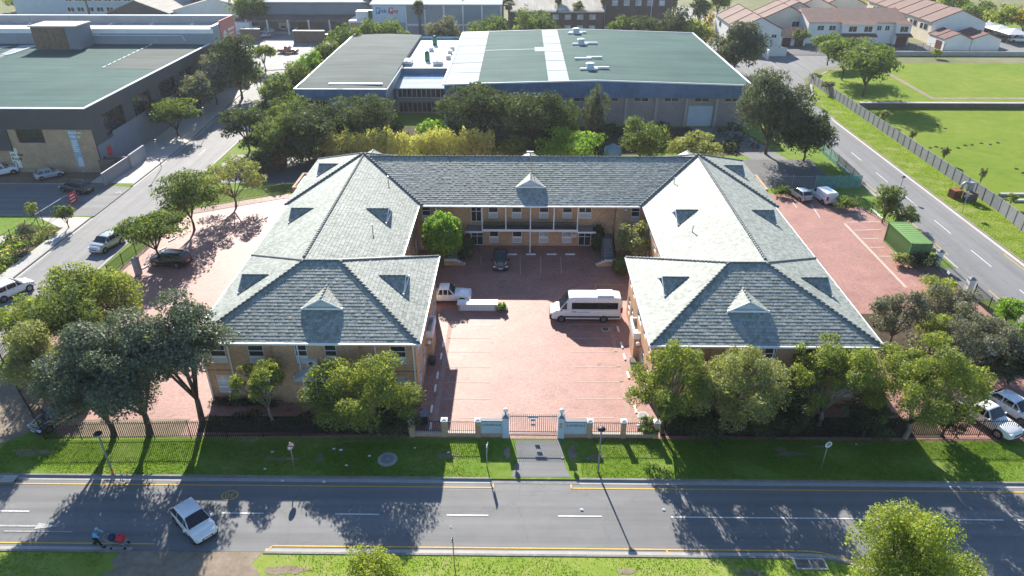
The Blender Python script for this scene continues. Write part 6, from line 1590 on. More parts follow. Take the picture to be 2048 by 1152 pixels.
# left planting bed
for (x, y, tp, w, mt, lab) in ((122, 455, 405, 44, 'leaf_green', 'bushy young tree in the left planting bed'), (55, 440, 402, 24, 'leaf_yellowgreen', 'slim young tree on the left grass strip'), (45, 490, 440, 34, 'leaf_grey', 'thin grey young tree beside the wire fence')):
    T(x, y, tp, w, mt, 'loose', lab, cb=.2, name='young_tree')
def mass(name, label, cat, blobs, n, size, mat, kind=None, asp=.4, droop=-.3, seed=7, shell=.6, floor=ZB):
    rng = np.random.default_rng(seed); P, D = crown_points(blobs, n, rng, shell); P[:, 2] = np.maximum(P[:, 2], floor + .03)
    V, Q = leaves(P, D + np.array([0, 0, .3]), size, rng, asp, droop)
    if kind: return stuff(fast_mesh(name, V, Q, mat))
    c = blobs[0][0]; t = thing(name, label, cat, (c[0], c[1], floor)); fast_mesh('foliage', V, Q, mat, t); return t
rb = random.Random(21)
hb = []
a, b = at(648, 320, ZB), at(980, 320, ZB)
for k in range(34):
    f = k / 33; hgt = rb.uniform(3.6, 5.2); hb.append((np.array([a.x + (b.x - a.x) * f, a.y + rb.uniform(-.8, .8), ZB + hgt * .52]), np.array([rb.uniform(.9, 1.5), rb.uniform(1.0, 1.7), hgt * .52])))
ht = mass('hedge', 'long feathery yellow hedge behind the office ridge', 'hedge', hb, 19000, .42, 'leaf_yellow', None, .25, -.9, 8)
m = MB()
for k in range(34):
    c = hb[k][0]; m.tube([(c[0], c[1], ZB - .05), (c[0] + .1, c[1], ZB + 1.2)], [.06, .03], 5)
stuff(m.build('stems', 'bark', ht))
for nm, mt, seed, n_, hh in (('ground_cover', 'leaf_green', 31, 5200, .7), ('ground_cover', 'leaf_lime', 32, 2600, .45), ('ground_cover', 'leaf_yellow', 33, 1300, .6)):
    bl = []
    for k in range(46):
        y = rb.uniform(57, 82.5); f = (y - 57) / 26; x = -59.9 - rb.uniform(0, 4.2 if seed != 33 else 3.0); hz = rb.uniform(.5, 1.3) * hh; bl.append((np.array([x, y, ZB + hz * .4]), np.array([rb.uniform(.5, 1.0), rb.uniform(.5, 1.2), hz])))
    mass(nm, '', '', bl, n_, .26, mt, 'stuff', .45, -.2, seed)
bl = [(np.array([x, rb.uniform(45.0, 46.3), ZB + .2]), np.array([.7, .5, .35])) for x in np.arange(-25.5, -10, 1.1)]
mass('ground_cover', '', '', bl, 2600, .2, 'leaf_dark', 'stuff', .5, 0, 41)
bl = [(np.array([x, rb.uniform(47.4, 47.9), ZB + .2]), np.array([.8, .35, .4])) for x in np.arange(-25.8, -20.5, .9)] + [(np.array([x, rb.uniform(47.4, 47.9), ZB + .2]), np.array([.8, .35, .4])) for x in np.arange(-13, -9, .9)]
mass('ground_cover', '', '', bl, 1800, .2, 'leaf_dark', 'stuff', .5, 0, 42)
bl = [(np.array([rb.uniform(12, 34), rb.uniform(44.8, 46.4), ZB + .25]), np.array([.9, .6, .5])) for k in range(26)]
mass('ground_cover', '', '', bl, 4200, .22, 'leaf_dark', 'stuff', .5, 0, 43)
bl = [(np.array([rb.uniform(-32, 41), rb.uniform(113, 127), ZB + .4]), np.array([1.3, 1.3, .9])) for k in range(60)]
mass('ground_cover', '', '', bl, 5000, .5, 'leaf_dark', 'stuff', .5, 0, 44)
bl = [(np.array([rb.uniform(34, 48), rb.uniform(53.5, 62.5), ZB + .2]), np.array([1.0, 1.0, .45])) for k in range(26)]
mass('ground_cover', '', '', bl, 2600, .26, 'leaf_grey', 'stuff', .5, 0, 45)
# grass blades on the two front verges
def turf(poly_rects, n, seed, hmax=.075):
    rng = np.random.default_rng(seed); A = np.array([(r[2] - r[0]) * (r[3] - r[1]) for r in poly_rects]); idx = rng.choice(len(A), n, p=A / A.sum()); Rr = np.array(poly_rects)[idx]
    x = Rr[:, 0] + (Rr[:, 2] - Rr[:, 0]) * rng.random(n); y = Rr[:, 1] + (Rr[:, 3] - Rr[:, 1]) * rng.random(n)
    d = np.sin(x * .9 + 1.3 * np.sin(y * .8)) + np.sin(y * 1.7 + x * .33) + rng.normal(0, .7, n); k = d > -.9; x, y = x[k], y[k]; n = len(x)
    h = hmax * rng.uniform(.4, 1.2, n); w = rng.uniform(.02, .05, n); a = rng.uniform(0, 6.28, n); l = rng.normal(0, .06, (n, 2)); z = np.full(n, ZB)
    V = np.empty((n, 3, 3)); V[:, 0] = np.stack([x - np.cos(a) * w, y - np.sin(a) * w, z], 1); V[:, 1] = np.stack([x + np.cos(a) * w, y + np.sin(a) * w, z], 1); V[:, 2] = np.stack([x + l[:, 0], y + l[:, 1], z + h], 1)
    return stuff(fast_mesh('grass', V.reshape(-1, 3), np.arange(n * 3).reshape(-1, 3), 'leaf_grass', None, True))
turf([(-41, 39.45, -2.0, 43.0), (4.8, 39.45, 46, 43.9)], 62000, 1)
turf([(-16, 16, 25, 32.2), (-44, 16, -27.5, 32.2)], 80000, 2)
turf([(59.7, 66, 64.8, 150)], 26000, 3, .2)

def palm(bx, by, ty, label, crown=2.2, z=.05):
    TREE_SEED[0] += 1; rr = random.Random(TREE_SEED[0]); b = at(bx, by, z); h = max(4, height_at(bx, by, ty, z)) - crown * .45
    t = thing('palm_tree', label, 'palm', (b.x, b.y, z), 'fan palms')
    MB().tube([(b.x, b.y, z - .1), (b.x + .05, b.y, z + h * .5), (b.x, b.y, z + h)], [.38, .30, .26], 9).build('trunk', 'bark_grey', t, True)
    def fan(m, el, az, L, w):
        d = Vector((math.cos(az) * math.cos(el), math.sin(az) * math.cos(el), math.sin(el))); s = d.cross(Vector((0, 0, 1)))
        s = s.normalized() if s.length > .05 else Vector((1, 0, 0)); o = Vector((b.x, b.y, z + h)); c = o + d * L * .45
        m.tube([o, c], [.04, .02], 4)
        for k in range(9):
            a = -1.25 + 2.5 * k / 8; e = c + (d * math.cos(a) + s * math.sin(a)) * L * .62 + Vector((0, 0, -.18 * abs(a) * L)); q = (d * math.cos(a + .17) + s * math.sin(a + .17)); q2 = (d * math.cos(a - .17) + s * math.sin(a - .17))
            m.add([c, c + q * L * .36, e, c + q2 * L * .36], [(0, 1, 2, 3)])
    m = MB()
    for k in range(34): fan(m, rr.uniform(-.25, 1.35), k * 2.4 + rr.uniform(-.2, .2), crown * rr.uniform(.8, 1.1), 1)
    m.build('fronds', 'leaf_palm', t)
    m = MB()
    for k in range(26): fan(m, rr.uniform(-1.4, -.7), k * 2.4, crown * rr.uniform(.6, .9), 1)
    m.build('dead_skirt', 'leaf_dead', t)
for (x, y, tp, lab) in ((742, 62, 0, 'palm in front of the supermarket sign'), (841, 78, 8, 'palm left of the centre of the white-roofed store'), (930, 72, 8, 'palm near the middle of the store wall'), (1018, 70, 0, 'palm at the right end of the store'), (1115, 62, -12, 'palm before the left offices'), (1154, 68, 10, 'pale-trunked palm in front of the dark offices'), (1205, 62, -12, 'palm before the narrow brick gable'), (184, 48, -18, 'palm before the white school block'), (282, 46, -20, 'palm at the dark gables'), (402, 40, -12, 'palm right of the grey school roof'), (1344, 50, -16, 'palm right of the brick block')):
    palm(x, y, tp, lab)

for i, (px, py) in enumerate(((1860, 296), (1872, 294), (1884, 297), (1900, 300), (1916, 296), (1930, 291), (1944, 290), (1962, 287), (1980, 289), (1996, 286), (2033, 338), (2046, 346), (1875, 250), (1890, 257))):
    p = at(px, py, ZB); m = MB().ball((p.x, p.y, ZB), .30, 9, 6, .4)
    m.v = [(x + rb.uniform(-.08, .08), y + rb.uniform(-.08, .08), max(ZB - .02, z + rb.uniform(-.06, .06))) for x, y, z in m.v]
    tag(m.build('soil_mound', 'soil', None, True), 'little dark soil mound in the lower field, %s' % (ORD + ['ninth', 'tenth'] + ['', '', '', ''])[i] + (' from the left of the row' if i < 10 else ['upper one near the footings', 'lower one near the footings', 'upper one beside the retaining wall', 'lower one beside the retaining wall'][i - 10]), 'soil mound', 'soil mounds in the lower field')
# ------------------------------------------------------------------ buildings around
def wallx(px, py, X):
    """point seen at a pixel on an upright wall whose x is X -> (y, z)"""
    p0, p1 = at(px, py, 0.0), at(px, py, 12.0); k = (X - p0.x) / (p1.x - p0.x); q = p0.lerp(p1, k)
    return q.y, q.z
# ---- dark warehouse on the left
wh = thing('warehouse', 'dark-walled warehouse with green roof and big lettered banners beside the left road', 'warehouse', (-85, 104, ZB))
XW, YWH, ZR = -64.4, 103.6, 10.0
lo = MB(); 
wb0 = wally(26, 252, YWH); wb1 = wally(92, 286, YWH); gw = (wb0[0], wb1[0], wb1[1], wb0[1])
facade(lo, 'F', YWH, -150, XW, ZB, 6.9, [gw], .5); lo.build('brick_wall', 'tan_brick', wh)
up = MB(); up.box(-150, YWH - .25, 6.9, XW + .002, YWH + .25, ZR); up.box(-150, YWH - .25, 3.6, gw[0] - 1.2, YWH - .002, 6.9); up.build('charcoal_band', 'charcoal_wall', wh)
window(wh, 'F', YWH, *gw, 4, 3, 0, 'window_glass', 'dark_metal', .12, .35)
sw = MB(); hs = []
for (a, b, c, d) in ((209, 215, 246, 252), (268, 184, 300, 217), (319, 156, 350, 187), (362, 135, 385, 160)):
    p, q = wallx(a + 6, b + 8, XW), wallx(c - 4, d - 8, XW); y0, y1 = sorted((p[0], q[0])); hs.append((y0 - 1.9, y1 + 1.7, 4.7, 8.0))
facade(sw, 'E', XW, YWH, 152, ZB, ZR, hs, .4); sw.build('side_wall', 'charcoal_wall', wh)
for h in hs: window(wh, 'E', XW, *h, 3, 2, 0, 'window_glass', 'dark_metal', .1, .3)
y = YWH + .3; k = 0
for (y1, zt) in ((108.8, 4.2), (115.5, 5.0), (124, 5.0), (136, 5.0), (152, 5.0)):
    m = MB(); wbox(m, 'E', XW, y, y1, ZB, zt - .02, 0.01, .07 + .004 * k); m.build('slate_panel', 'slate_wall', wh); y = y1; k += 1
def roof_z(x, y): return ZR + .05 * min(abs(x - XW), 30) * .0
MB().box(-150, YWH + .25, ZR - .4, XW - .25, 152.5, ZR - .1).build('roof', 'green_sheet', wh)
MB().box(-150, YWH - .3, ZR, XW + .05, YWH + .3, ZR + .12).build('roof_trim', 'white_paint', wh); MB().box(XW - .3, YWH + .3, ZR, XW + .05, 152, ZR + .12).build('roof_trim', 'white_paint', wh); MB().box(XW - .6, YWH + .3, ZR - .1, XW - .45, 152, ZR + .02).build('gutter_rail', 'concrete_pink', wh)
gp = [at(205, 136, ZR - .1), at(312, 139, ZR - .1), at(408, 89, ZR - .1), at(322, 80, ZR - .1)]
MB().prism([(p.x, p.y) for p in gp], ZR - .1, ZR - .085).build('grey_sheet_area', 'grey_sheet', wh)
g0, g1 = gp[0], gp[3]; n = 13
for k in range(n):
    a, b = g0.lerp(g1, k / n), g0.lerp(g1, (k + .7) / n); MB().tube([(a.x, a.y, ZR - .06), (b.x, b.y, ZR - .06)], .09, 5).build('ridge_flashing', 'off_white', wh)
for (a, b, c, d) in (((-1, 109), (22, 108), (84, 89), (40, 91)), ((-20, 100), (-2, 98), (22, 92), (2, 93)), ((-20, 120), (-2, 116), (12, 111), (-6, 112))):
    q = [at(*p, ZR - .08) for p in (a, b, c, d)]; MB().prism([(p.x, p.y) for p in q], ZR - .1, ZR - .07).build('rooflight', 'white_sheet', wh)
eg = [at(*p, ZR) for p in ((-20, 116), (22, 108), (82, 88), (103, 88), (147, 72))]
for i in range(4): MB().tube([(eg[i].x, eg[i].y, ZR - .02), (eg[i + 1].x, eg[i + 1].y, ZR - .02)], .12, 5).build('white_flashing', 'white_paint', wh)
# banners
def banner(x0p, y0p, x1p, y1p, mat, lines, name):
    a, b = wally(x0p, y0p, YWH), wally(x1p, y1p, YWH); x0, x1 = sorted((a[0], b[0])); z0, z1 = sorted((a[1], b[1]))
    m = MB(); wbox(m, 'F', YWH, x0, x1, z0, z1, 0, .05); o = m.build(name, mat, wh)
    for (body, fz, size, ink, fx_) in lines: text_mesh('lettering', body, size, (x0 + (x1 - x0) * fx_, YWH - .056, z0 + (z1 - z0) * fz), (1, 0, 0), (0, 0, 1), ink, o, 0, 'LEFT', .012)
    return o, x0, x1, z0, z1
plain('banner_yellow', (.72, .72, .60), .6); plain('banner_blue', (.30, .42, .52), .6)
o, x0, x1, z0, z1 = banner(16, 296, 46, 335, 'banner_yellow', [('be', .88, .72, 'ink', .07), ('on the', .67, .72, 'ink', .07), ('Rope', .46, .72, 'ink', .07)], 'banner')
cxb = x0 + (x1 - x0) * .3; m = MB(); ring_ = [(cxb + .24 * math.cos(R(a)), z0 + (z1 - z0) * .17 + .24 * math.sin(R(a)) * 1.9) for a in range(0, 360, 30)]
m.tube([(a_, YWH - .06, b_) for a_, b_ in ring_ + ring_[:1]], .05, 5).build('rope_clip', 'ink', o)
o, x0, x1, z0, z1 = banner(134, 260, 172, 334, 'banner_blue', [('the first', .93, .6, 'white_paint', .05), ('rise up', .83, .6, 'white_paint', .08)], 'banner')
for k, w_ in enumerate((.9, .8, .86, .7, .9, .75)):
    m = MB(); wbox(m, 'F', YWH, x0 + .1, x0 + (x1 - x0) * w_, z0 + (z1 - z0) * (.70 - k * .055), z0 + (z1 - z0) * (.725 - k * .055), .05, .06); m.build('print_line', 'white_paint', o)
m = MB(); wpoly(m, 'F', YWH, [(x0 + .15, z0 + .1), (x1 - .1, z0 + .1), (x1 - .05, z0 + 1.3), (x0 + (x1 - x0) * .55, z0 + 1.75), (x0 + .3, z0 + 1.2)], .05, .06); m.build('print_shape', 'off_white', o)
MB().tube([(-90, YWH - .5, ZB + .55), (XW - .6, YWH - .5, ZB + .55)], .06, 6).build('bumper_rail', 'galvanised', wh)
# the taller flat-roofed range behind it
rg2 = thing('warehouse_range', 'long flat-roofed grey range with coral end wall behind the green warehouse roof', 'building', (-90, 154, ZB))
MB().box(-170, 152.6, ZB, -63.6, 165, 12.0).build('wall', 'grey_wall', rg2); MB().box(-169.6, 153.0, 12.0, -64.0, 164.6, 12.06).build('roof', 'concrete_pink', rg2)
m = MB(); m.box(-170, 152.6, 12.0, -63.6, 153.0, 12.9); m.build('parapet', 'white_paint', rg2); 
for k in range(11):
    x = -63.6 - 9.0 * k; MB().box(x - 8.9, 164.6, 12.0, x - .1, 165, 13.6).build('screen_panel', 'grey_wall', rg2); MB().box(x - 9.0, 164.5, 13.6, x, 165.1, 13.75).build('screen_coping', 'white_paint', rg2)
MB().box(-64.0, 153.0, 12.0, -63.6, 164.6, 13.2).build('end_parapet', 'grey_wall', rg2); MB().box(-64.1, 152.9, 13.2, -63.5, 164.7, 13.35).build('end_coping', 'white_paint', rg2)
plain('coral_wall', (.55, .19, .16), .7); cw2 = MB().box(-63.6, 156.5, 3.0, -63.4, 165.1, 13.8).build('coral_panel', 'coral_wall', rg2)
print_bar('print_line', (-63.38, 162.4, 11.4), (0, 1, 0), (0, 0, 1), 3.6, .45, 'off_white', cw2); print_bar('print_line', (-63.38, 162.0, 10.5), (0, 1, 0), (0, 0, 1), 2.8, .25, 'off_white', cw2); m = MB(); wpoly(m, 'E', -63.48, [(158.6 + .9 * math.cos(R(a)), 10.2 + 1.5 * math.sin(R(a))) for a in range(0, 360, 30)], .09, .11); m.build('logo_shape', 'off_white', cw2)
s0, s1 = at(92, 65, 11), at(160, 60, 11)
sh = MB().box(-97.5, 147.0, 9.5, -88.5, 152.4, 14.2).build('stair_house', 'slate_wall', rg2)
for k in range(6): MB().box(-97.4 + k * 1.15, 146.9, 10.0, -97.4 + k * 1.15 + .9, 147.0, 14.0).build('louvre_panel', 'timber', sh)
MB().box(-97.8, 146.7, 14.2, -88.2, 152.7, 14.4).build('roof', 'concrete_pink', sh)
m = MB(); m.tube([at(158, 70, 11.0) * 1, (-92, 152.5, 11.6), (-70, 152.5, 11.6), (-69.6, 152.5, 10.6)], .1, 5).build('pipe', 'off_white', rg2)
for k in range(4): MB().box(-91.5 + k * 1.2, 152.45, 11.7, -90.7 + k * 1.2, 152.6, 12.1).build('vent', 'off_white', rg2)
# ---- walls and gate of the left yard
p0, p1 = at(210, 374, ZB), at(262, 338, ZB)
t = thing('yard_gate', 'grey sheeted sliding gate at the yard entrance beside the left road', 'gate', (p0.x, p0.y, ZB)); d = (p1 - p0); L = d.length; ang = math.atan2(d.y, d.x); c = (p0 + p1) / 2
MB().obox((c.x, c.y, ZB + .1), L, .08, 1.9, ang).build('leaf', 'slate_wall', t); MB().obox((c.x, c.y, ZB + 2.0), L, .14, .08, ang).build('top_rail', 'off_white', t)
t = thing('yard_wall', 'grey yard walls stepping back beside the sliding gate', 'wall', (p1.x, p1.y, ZB)); MB().obox((p1.x + .1, p1.y + 2.6, ZB), .3, 5.0, 2.2, 0).build('wall', 'grey_wall', t); MB().box(XW, p1.y - .6, ZB, p1.x - .1, p1.y - .3, ZB + 2.2).build('wall', 'dark_brick', t); MB().box(XW + .0, 103.0, ZB, p0.x - 1.0, 103.25, ZB + 2.2).build('wall', 'dark_brick', t)
q = wallx(213, 298, XW + .1); m = MB(); wbox(m, 'E', XW + .1, 106.0, 107.2, 1.9, 3.3, 0, .04); tag(m.build('wall_sign', 'red_sign'), 'red sign on the slate wall behind the yard gate', 'sign')
a, b = at(78, 452, ZB), at(156, 402, ZB)
t = thing('entrance_sign', 'red entrance board on the grey yard fence rail by the left road', 'sign', (b.x, b.y, ZB)); d = b - a; L = d.length; ang = math.atan2(d.y, d.x); u = d / L
for k in range(4):
    q = a + d * (k / 3); MB().obox((q.x, q.y, ZB), .08, .08, 1.7, ang).build('post', 'slate_wall', t)
c = (a + b) / 2; MB().obox((c.x, c.y, ZB + 1.55), L, .08, .1, ang).build('rail', 'grey_wall', t); c2 = b - u * .9; n_ = Vector((u.y, -u.x, 0)); MB().obox((c2.x + n_.x * .07, c2.y + n_.y * .07, ZB + .1), 1.7, .05, 1.6, ang).build('board', 'red_sign', t)
for k, w_ in enumerate((.8, 1.1, 1.0)): print_bar('print_line', (c2.x + n_.x * .105 - u.x * .1, c2.y + n_.y * .105 - u.y * .1, ZB + 1.3 - k * .42), u, (0, 0, 1), w_, .15, 'white_paint', t)
palisade('thin wire fence beside the planting bed at the left edge', [(-64.4, 55), (-64.3, 71), (-62.5, 84.5)], 1.7, gap=.5, pw=.015, mat='dark_metal')
sheet('kerb_line', rect(-90, 80.4, -64.0, 80.75), Z1 + .02, 'concrete'); sheet('kerb_line', rect(-130, 98.55, -64, 98.85), Z1 + .02, 'concrete'); sheet('kerb_line', rect(-90, 87.1, -67, 87.35), Z1 + .02, 'concrete')
t = thing('bike_rack', 'low white rail beside the yard drive at the left edge', 'rack', (-72, 84.5, ZB)); MB().tube([(-76, 84.5, ZB + .6), (-69.5, 84.5, ZB + .6)], .05, 5).build('rail', 'white_paint', t)
for k in range(4): MB().cyl((-75.5 + k * 1.9, 84.5, ZB), (-75.5 + k * 1.9, 84.5, ZB + .6), .03, n=5).build('leg', 'galvanised', t)
t = thing('skip', 'pale waste skip on the left pavement under the tall dark tree', 'skip', (-60.5, 160, ZB)); q = at(490, 172, ZB); MB().obox((q.x - 1, q.y, ZB + .1), 3.4, 2, 1.2, .1, 1.25).build('skip_body', 'concrete_pink', t); MB().obox((q.x - 1, q.y, ZB + 1.31), 3.9, 2.3, .08, .1).build('rubble', 'soil', t)
# ---- two sheeted halls and the glazed link behind the court
hl = thing('long_hall', 'long low hall with green sheet roof, white strips and blue fascia', 'warehouse', (13, 129, ZB))
HX0, HX1, HY0, HY1, HE, HRX, HRZ = -13.6, 41.0, 128.6, 178.5, 7.8, 13.5, 8.6
m = MB(); bays = [HX0 + 5.72 + k * 5.57 for k in range(9)]
hh = []; nb_ = 10; bwid = (HX1 - HX0) / nb_
for k in range(nb_): xc = HX0 + (k + .5) * bwid; hh.append((xc - 1.35, xc + 1.35, 4.55, 5.5))
dk = 8; dx0 = HX0 + dk * bwid + .5; hd = (dx0, dx0 + bwid - 1.0, ZB, 3.9)
facade(m, 'F', HY0, HX0, HX1, ZB, 5.6, hh + [hd], .2); facade(m, 'E', HX1, HY0, HY1, ZB, HE, ()); facade(m, 'W', HX0, HY0, HY1, ZB, HE, ()); facade(m, 'B', HY1, HX0, HX1, ZB, HE, ()); m.build('wall', 'grey_block', hl)
for h in hh: window(hl, 'F', HY0, *h, 2, 1, 0, 'window_warm', 'off_white', .09, .16)
m = MB()
for k in range(9): wbox(m, 'F', HY0, hd[0], hd[1], ZB + .42 * k + .005, ZB + .42 * k + .415, -.16, -.10)
m.build('roller_door', 'pale_blue_panel', hl)
for k in range(nb_ + 1): MB().box(HX0 + k * bwid - .22, HY0 - .35, ZB, HX0 + k * bwid + .22, HY0 - .002, 5.6).build('pier', 'concrete', hl)
MB().box(HX0, HY0 - .02, 2.55, hd[0] - .5, HY0 - .001, 2.62).build('joint', 'slate_wall', hl)
def hz(x): return HE + (HRZ - HE) * (1 - abs(x - HRX) / (HX1 - HRX))
fa = MB()
for (xa, xb) in ((HX0, HRX), (HRX, HX1)):
    q0 = [(xa, HY0 - .45, 5.45), (xb, HY0 - .45, 5.45), (xb, HY0 - .8, hz(xb)), (xa, HY0 - .8, hz(xa))]; q1 = [(x, y + .3, z) for x, y, z in q0]
    fa.add(q0 + q1, [(0, 1, 2, 3), (7, 6, 5, 4), (0, 4, 5, 1), (1, 5, 6, 2), (2, 6, 7, 3), (3, 7, 4, 0)])
fa.build('fascia', 'blue_fascia', hl); MB().box(HX0, HY0 - .5, 5.38, HX1, HY0, 5.45).build('fascia_soffit', 'slate_wall', hl)
rm = MB()
for (xa, xb) in ((HX0 - .2, HRX), (HRX, HX1 + .2)):
    rm.add([(xa, HY0 - .8, hz(xa)), (xb, HY0 - .8, hz(xb)), (xb, HY1, hz(xb)), (xa, HY1, hz(xa)), (xa, HY0 - .8, hz(xa) - .12), (xb, HY0 - .8, hz(xb) - .12), (xb, HY1, hz(xb) - .12), (xa, HY1, hz(xa) - .12)], [(0, 1, 2, 3), (7, 6, 5, 4), (0, 4, 5, 1), (1, 5, 6, 2), (2, 6, 7, 3), (3, 7, 4, 0)])
rm.build('roof', 'green_sheet', hl)
for nm, (xa, ya, xb, yb) in (('front_trim', (HX0, HY0 - .95, HX1, HY0 - .78)), ('side_trim', (HX1 + .0, HY0 - .9, HX1 + .35, HY1)), ('side_trim', (HX0 - .4, HY0 - .9, HX0 - .05, HY1)), ('rear_trim', (HX0, HY1 - .1, HX1, HY1 + .15))):
    tm = MB(); xs = [xa, HRX, xb] if xa < HRX < xb else [xa, xb]
    for i in range(len(xs) - 1):
        A, B = xs[i], xs[i + 1]; za, zb2 = hz(min(max(A, HX0), HX1)), hz(min(max(B, HX0), HX1)); tm.add([(A, ya, za - .14), (B, ya, zb2 - .14), (B, yb, zb2 - .14), (A, yb, za - .14), (A, ya, za + .10), (B, ya, zb2 + .10), (B, yb, zb2 + .10), (A, yb, za + .10)], [(3, 2, 1, 0), (4, 5, 6, 7), (0, 1, 5, 4), (1, 2, 6, 5), (2, 3, 7, 6), (3, 0, 4, 7)])
    tm.build(nm, 'white_paint', hl)
def roof_sheet(poly, mat, name, lift=.02):
    return MB().add([(x, y, hz(x) + lift) for x, y in poly], [tuple(range(len(poly)))]).build(name, mat, hl)
def strip(xa, xb, ncut, cuts=None):
    ys = [HY0 - .75 + (HY1 - HY0 + .7) * k / ncut for k in range(ncut + 1)]
    for k in range(ncut): roof_sheet(rect(xa, ys[k] + .16, xb, ys[k + 1] - .16), 'white_sheet', 'white_roof_panel', .03)
strip(HX0 + .1, -7.6, 6); strip(5.0, 8.7, 6)
roof_sheet(rect(3.0, 154.0, 5.0, 158.4), 'white_sheet', 'white_roof_panel', .035); roof_sheet(rect(-7.5, 156.2, 3.0, 156.8), 'white_sheet', 'white_roof_strip', .035)
rz_ = HRZ
for i, (px, py) in enumerate(((1152, 68), (1162, 90), (1168, 119), (1180, 140))):
    p = at(px, py, HRZ - .1); z = hz(p.x)
    if i != 2: o = MB().cyl((p.x, p.y, z), (p.x, p.y, z + 1.1), .75, .75, 12).build('roof_vent', 'pale_blue_panel', hl); MB().cyl((p.x, p.y, z + 1.1), (p.x, p.y, z + 1.25), .9, .7, 12).build('cowl', 'off_white', o)
    MB().box(p.x - 1.9, p.y - .5, z, p.x + 1.4, p.y - .05, z + .35).build('duct', 'white_paint', hl); MB().box(p.x + (.6 if i else -1.5), p.y + .5, z, p.x + (3.6 if i else 2.4), p.y + .9, z + .4).build('duct', 'white_paint', hl)
lh = thing('low_hall', 'lower hall with grey-green curved roof and blue fascia on the left', 'warehouse', (-32, 129, ZB))
AX0, AX1, AY0, AY1, AE = -40.2, -24.3, 128.6, 181, 6.9
m = MB(); ah = [(-38.6, -31.0, 3.0, 4.7), (-29.0, -25.0, 3.0, 4.7)]; facade(m, 'F', AY0, AX0, AX1, ZB, 5.2, ah, .2); facade(m, 'E', AX1, AY0, AY1, ZB, AE); facade(m, 'W', AX0, AY0, AY1, ZB, AE); facade(m, 'B', AY1, AX0, AX1, ZB, AE); m.build('wall', 'grey_block', lh)
window(lh, 'F', AY0, *ah[0], 6, 1, 0, 'window_glass', 'off_white', .1, .16); window(lh, 'F', AY0, *ah[1], 3, 1, 0, 'window_glass', 'off_white', .1, .16)
n = 22; vs = []; 
for k in range(n + 1):
    f = k / n; yy = AY0 - .8 + (AY1 - AY0 + .8) * f; vs += [(AX0 - .2, yy, AE - .1 + .35 * math.sin(math.pi * f)), ((AX0 + AX1) / 2, yy, AE + .15 + .35 * math.sin(math.pi * f)), (AX1 + .2, yy, AE - .1 + .35 * math.sin(math.pi * f))]
mesh_obj('roof', vs, [(3 * k + j, 3 * k + j + 1, 3 * k + j + 4, 3 * k + j + 3) for k in range(n) for j in range(2)], 'grey_green_sheet', lh, True)
fa = MB(); q0 = [(AX0 - .2, AY0 - .45, 5.1), (AX1 + .2, AY0 - .45, 5.1), (AX1 + .2, AY0 - .85, AE - .02), (AX0 - .2, AY0 - .85, AE - .02)]; q1 = [(x, y + .3, z) for x, y, z in q0]; fa.add(q0 + q1, [(0, 1, 2, 3), (7, 6, 5, 4), (0, 4, 5, 1), (1, 5, 6, 2), (2, 6, 7, 3), (3, 7, 4, 0)]); fa.build('fascia', 'blue_fascia', lh)
q0 = [(AX1 + .2, AY0 - .85, 5.1), (AX1 + .2, 147, 5.1), (AX1 + .5, 147, AE), (AX1 + .5, AY0 - .85, AE)]; MB().add(q0 + [(x - .25, y, z) for x, y, z in q0], [(0, 1, 2, 3), (7, 6, 5, 4), (0, 4, 5, 1), (1, 5, 6, 2), (2, 6, 7, 3), (3, 7, 4, 0)]).build('side_fascia', 'white_sheet', lh)
MB().box(AX0 - .25, AY0 - .95, AE - .05, AX1 + .3, AY0 - .8, AE + .1).build('front_trim', 'white_paint', lh); MB().box(AX0 - .45, AY0 - .9, AE - .12, AX0 - .18, AY1, AE + .12).build('side_trim', 'white_paint', lh); MB().box(-35, AY0 + 2.0, AE + .12, -25.2, AY0 + 2.5, AE + .32).build('roof_pipe', 'white_paint', lh)
cn = MB().add([(-34.4, 128.2, 4.6), (-30.4, 128.2, 4.6), (-30.2, 126.2, 3.2), (-34.6, 126.2, 3.2), (-30.2, 126.0, 1.6), (-34.6, 126.0, 1.6), (-30.4, 128.2, 1.6), (-34.4, 128.2, 1.6)], [(0, 3, 2, 1), (3, 5, 4, 2), (2, 4, 6, 1), (0, 7, 5, 3)]).build('entrance_canopy', 'blue_sheet', lh)
for k in range(2): MB().add([(-34.2 + k * 1.9, 128.0, 4.5), (-32.5 + k * 1.9, 128.0, 4.5), (-32.4 + k * 1.9, 126.8, 3.68), (-34.3 + k * 1.9, 126.8, 3.68)], [(0, 3, 2, 1)]).build('canopy_glass', 'lamp_glass', cn)
lk = thing('glazed_link', 'white-roofed link with tall dark glazing between the two halls', 'building', (-19, 137, ZB))
LX0, LX1 = AX1 + .25, HX0 - .45
gl_ = [(LX0 + .4, LX1 - .4, 2.95, 4.8), (LX0 + .4, LX1 - .4, ZB, 2.2)]
m = MB(); facade(m, 'F', 137.0, LX0, LX1, ZB, 5.0, gl_, .2); m.build('wall', 'concrete_grey', lk)
for h in gl_: window(lk, 'F', 137.0, *h, 10, 1, 0, 'window_glass', 'off_white', .12, .15, 'glazing')
MB().add([(LX0, 136.4, 4.95), (LX1, 136.4, 4.95), (LX1, 145.4, 5.6), (LX0, 145.4, 5.6), (LX0, 136.4, 4.8), (LX1, 136.4, 4.8)], [(0, 1, 2, 3), (0, 4, 5, 1)]).build('lean_to_roof', 'white_sheet', lk); MB().add([(LX0 + .05, 142.4, 5.42), (LX1 - .05, 142.4, 5.42), (LX1 - .05, 145.35, 5.64), (LX0 + .05, 145.35, 5.64)], [(0, 1, 2, 3)]).build('blue_roof_strip', 'blue_sheet', lk)
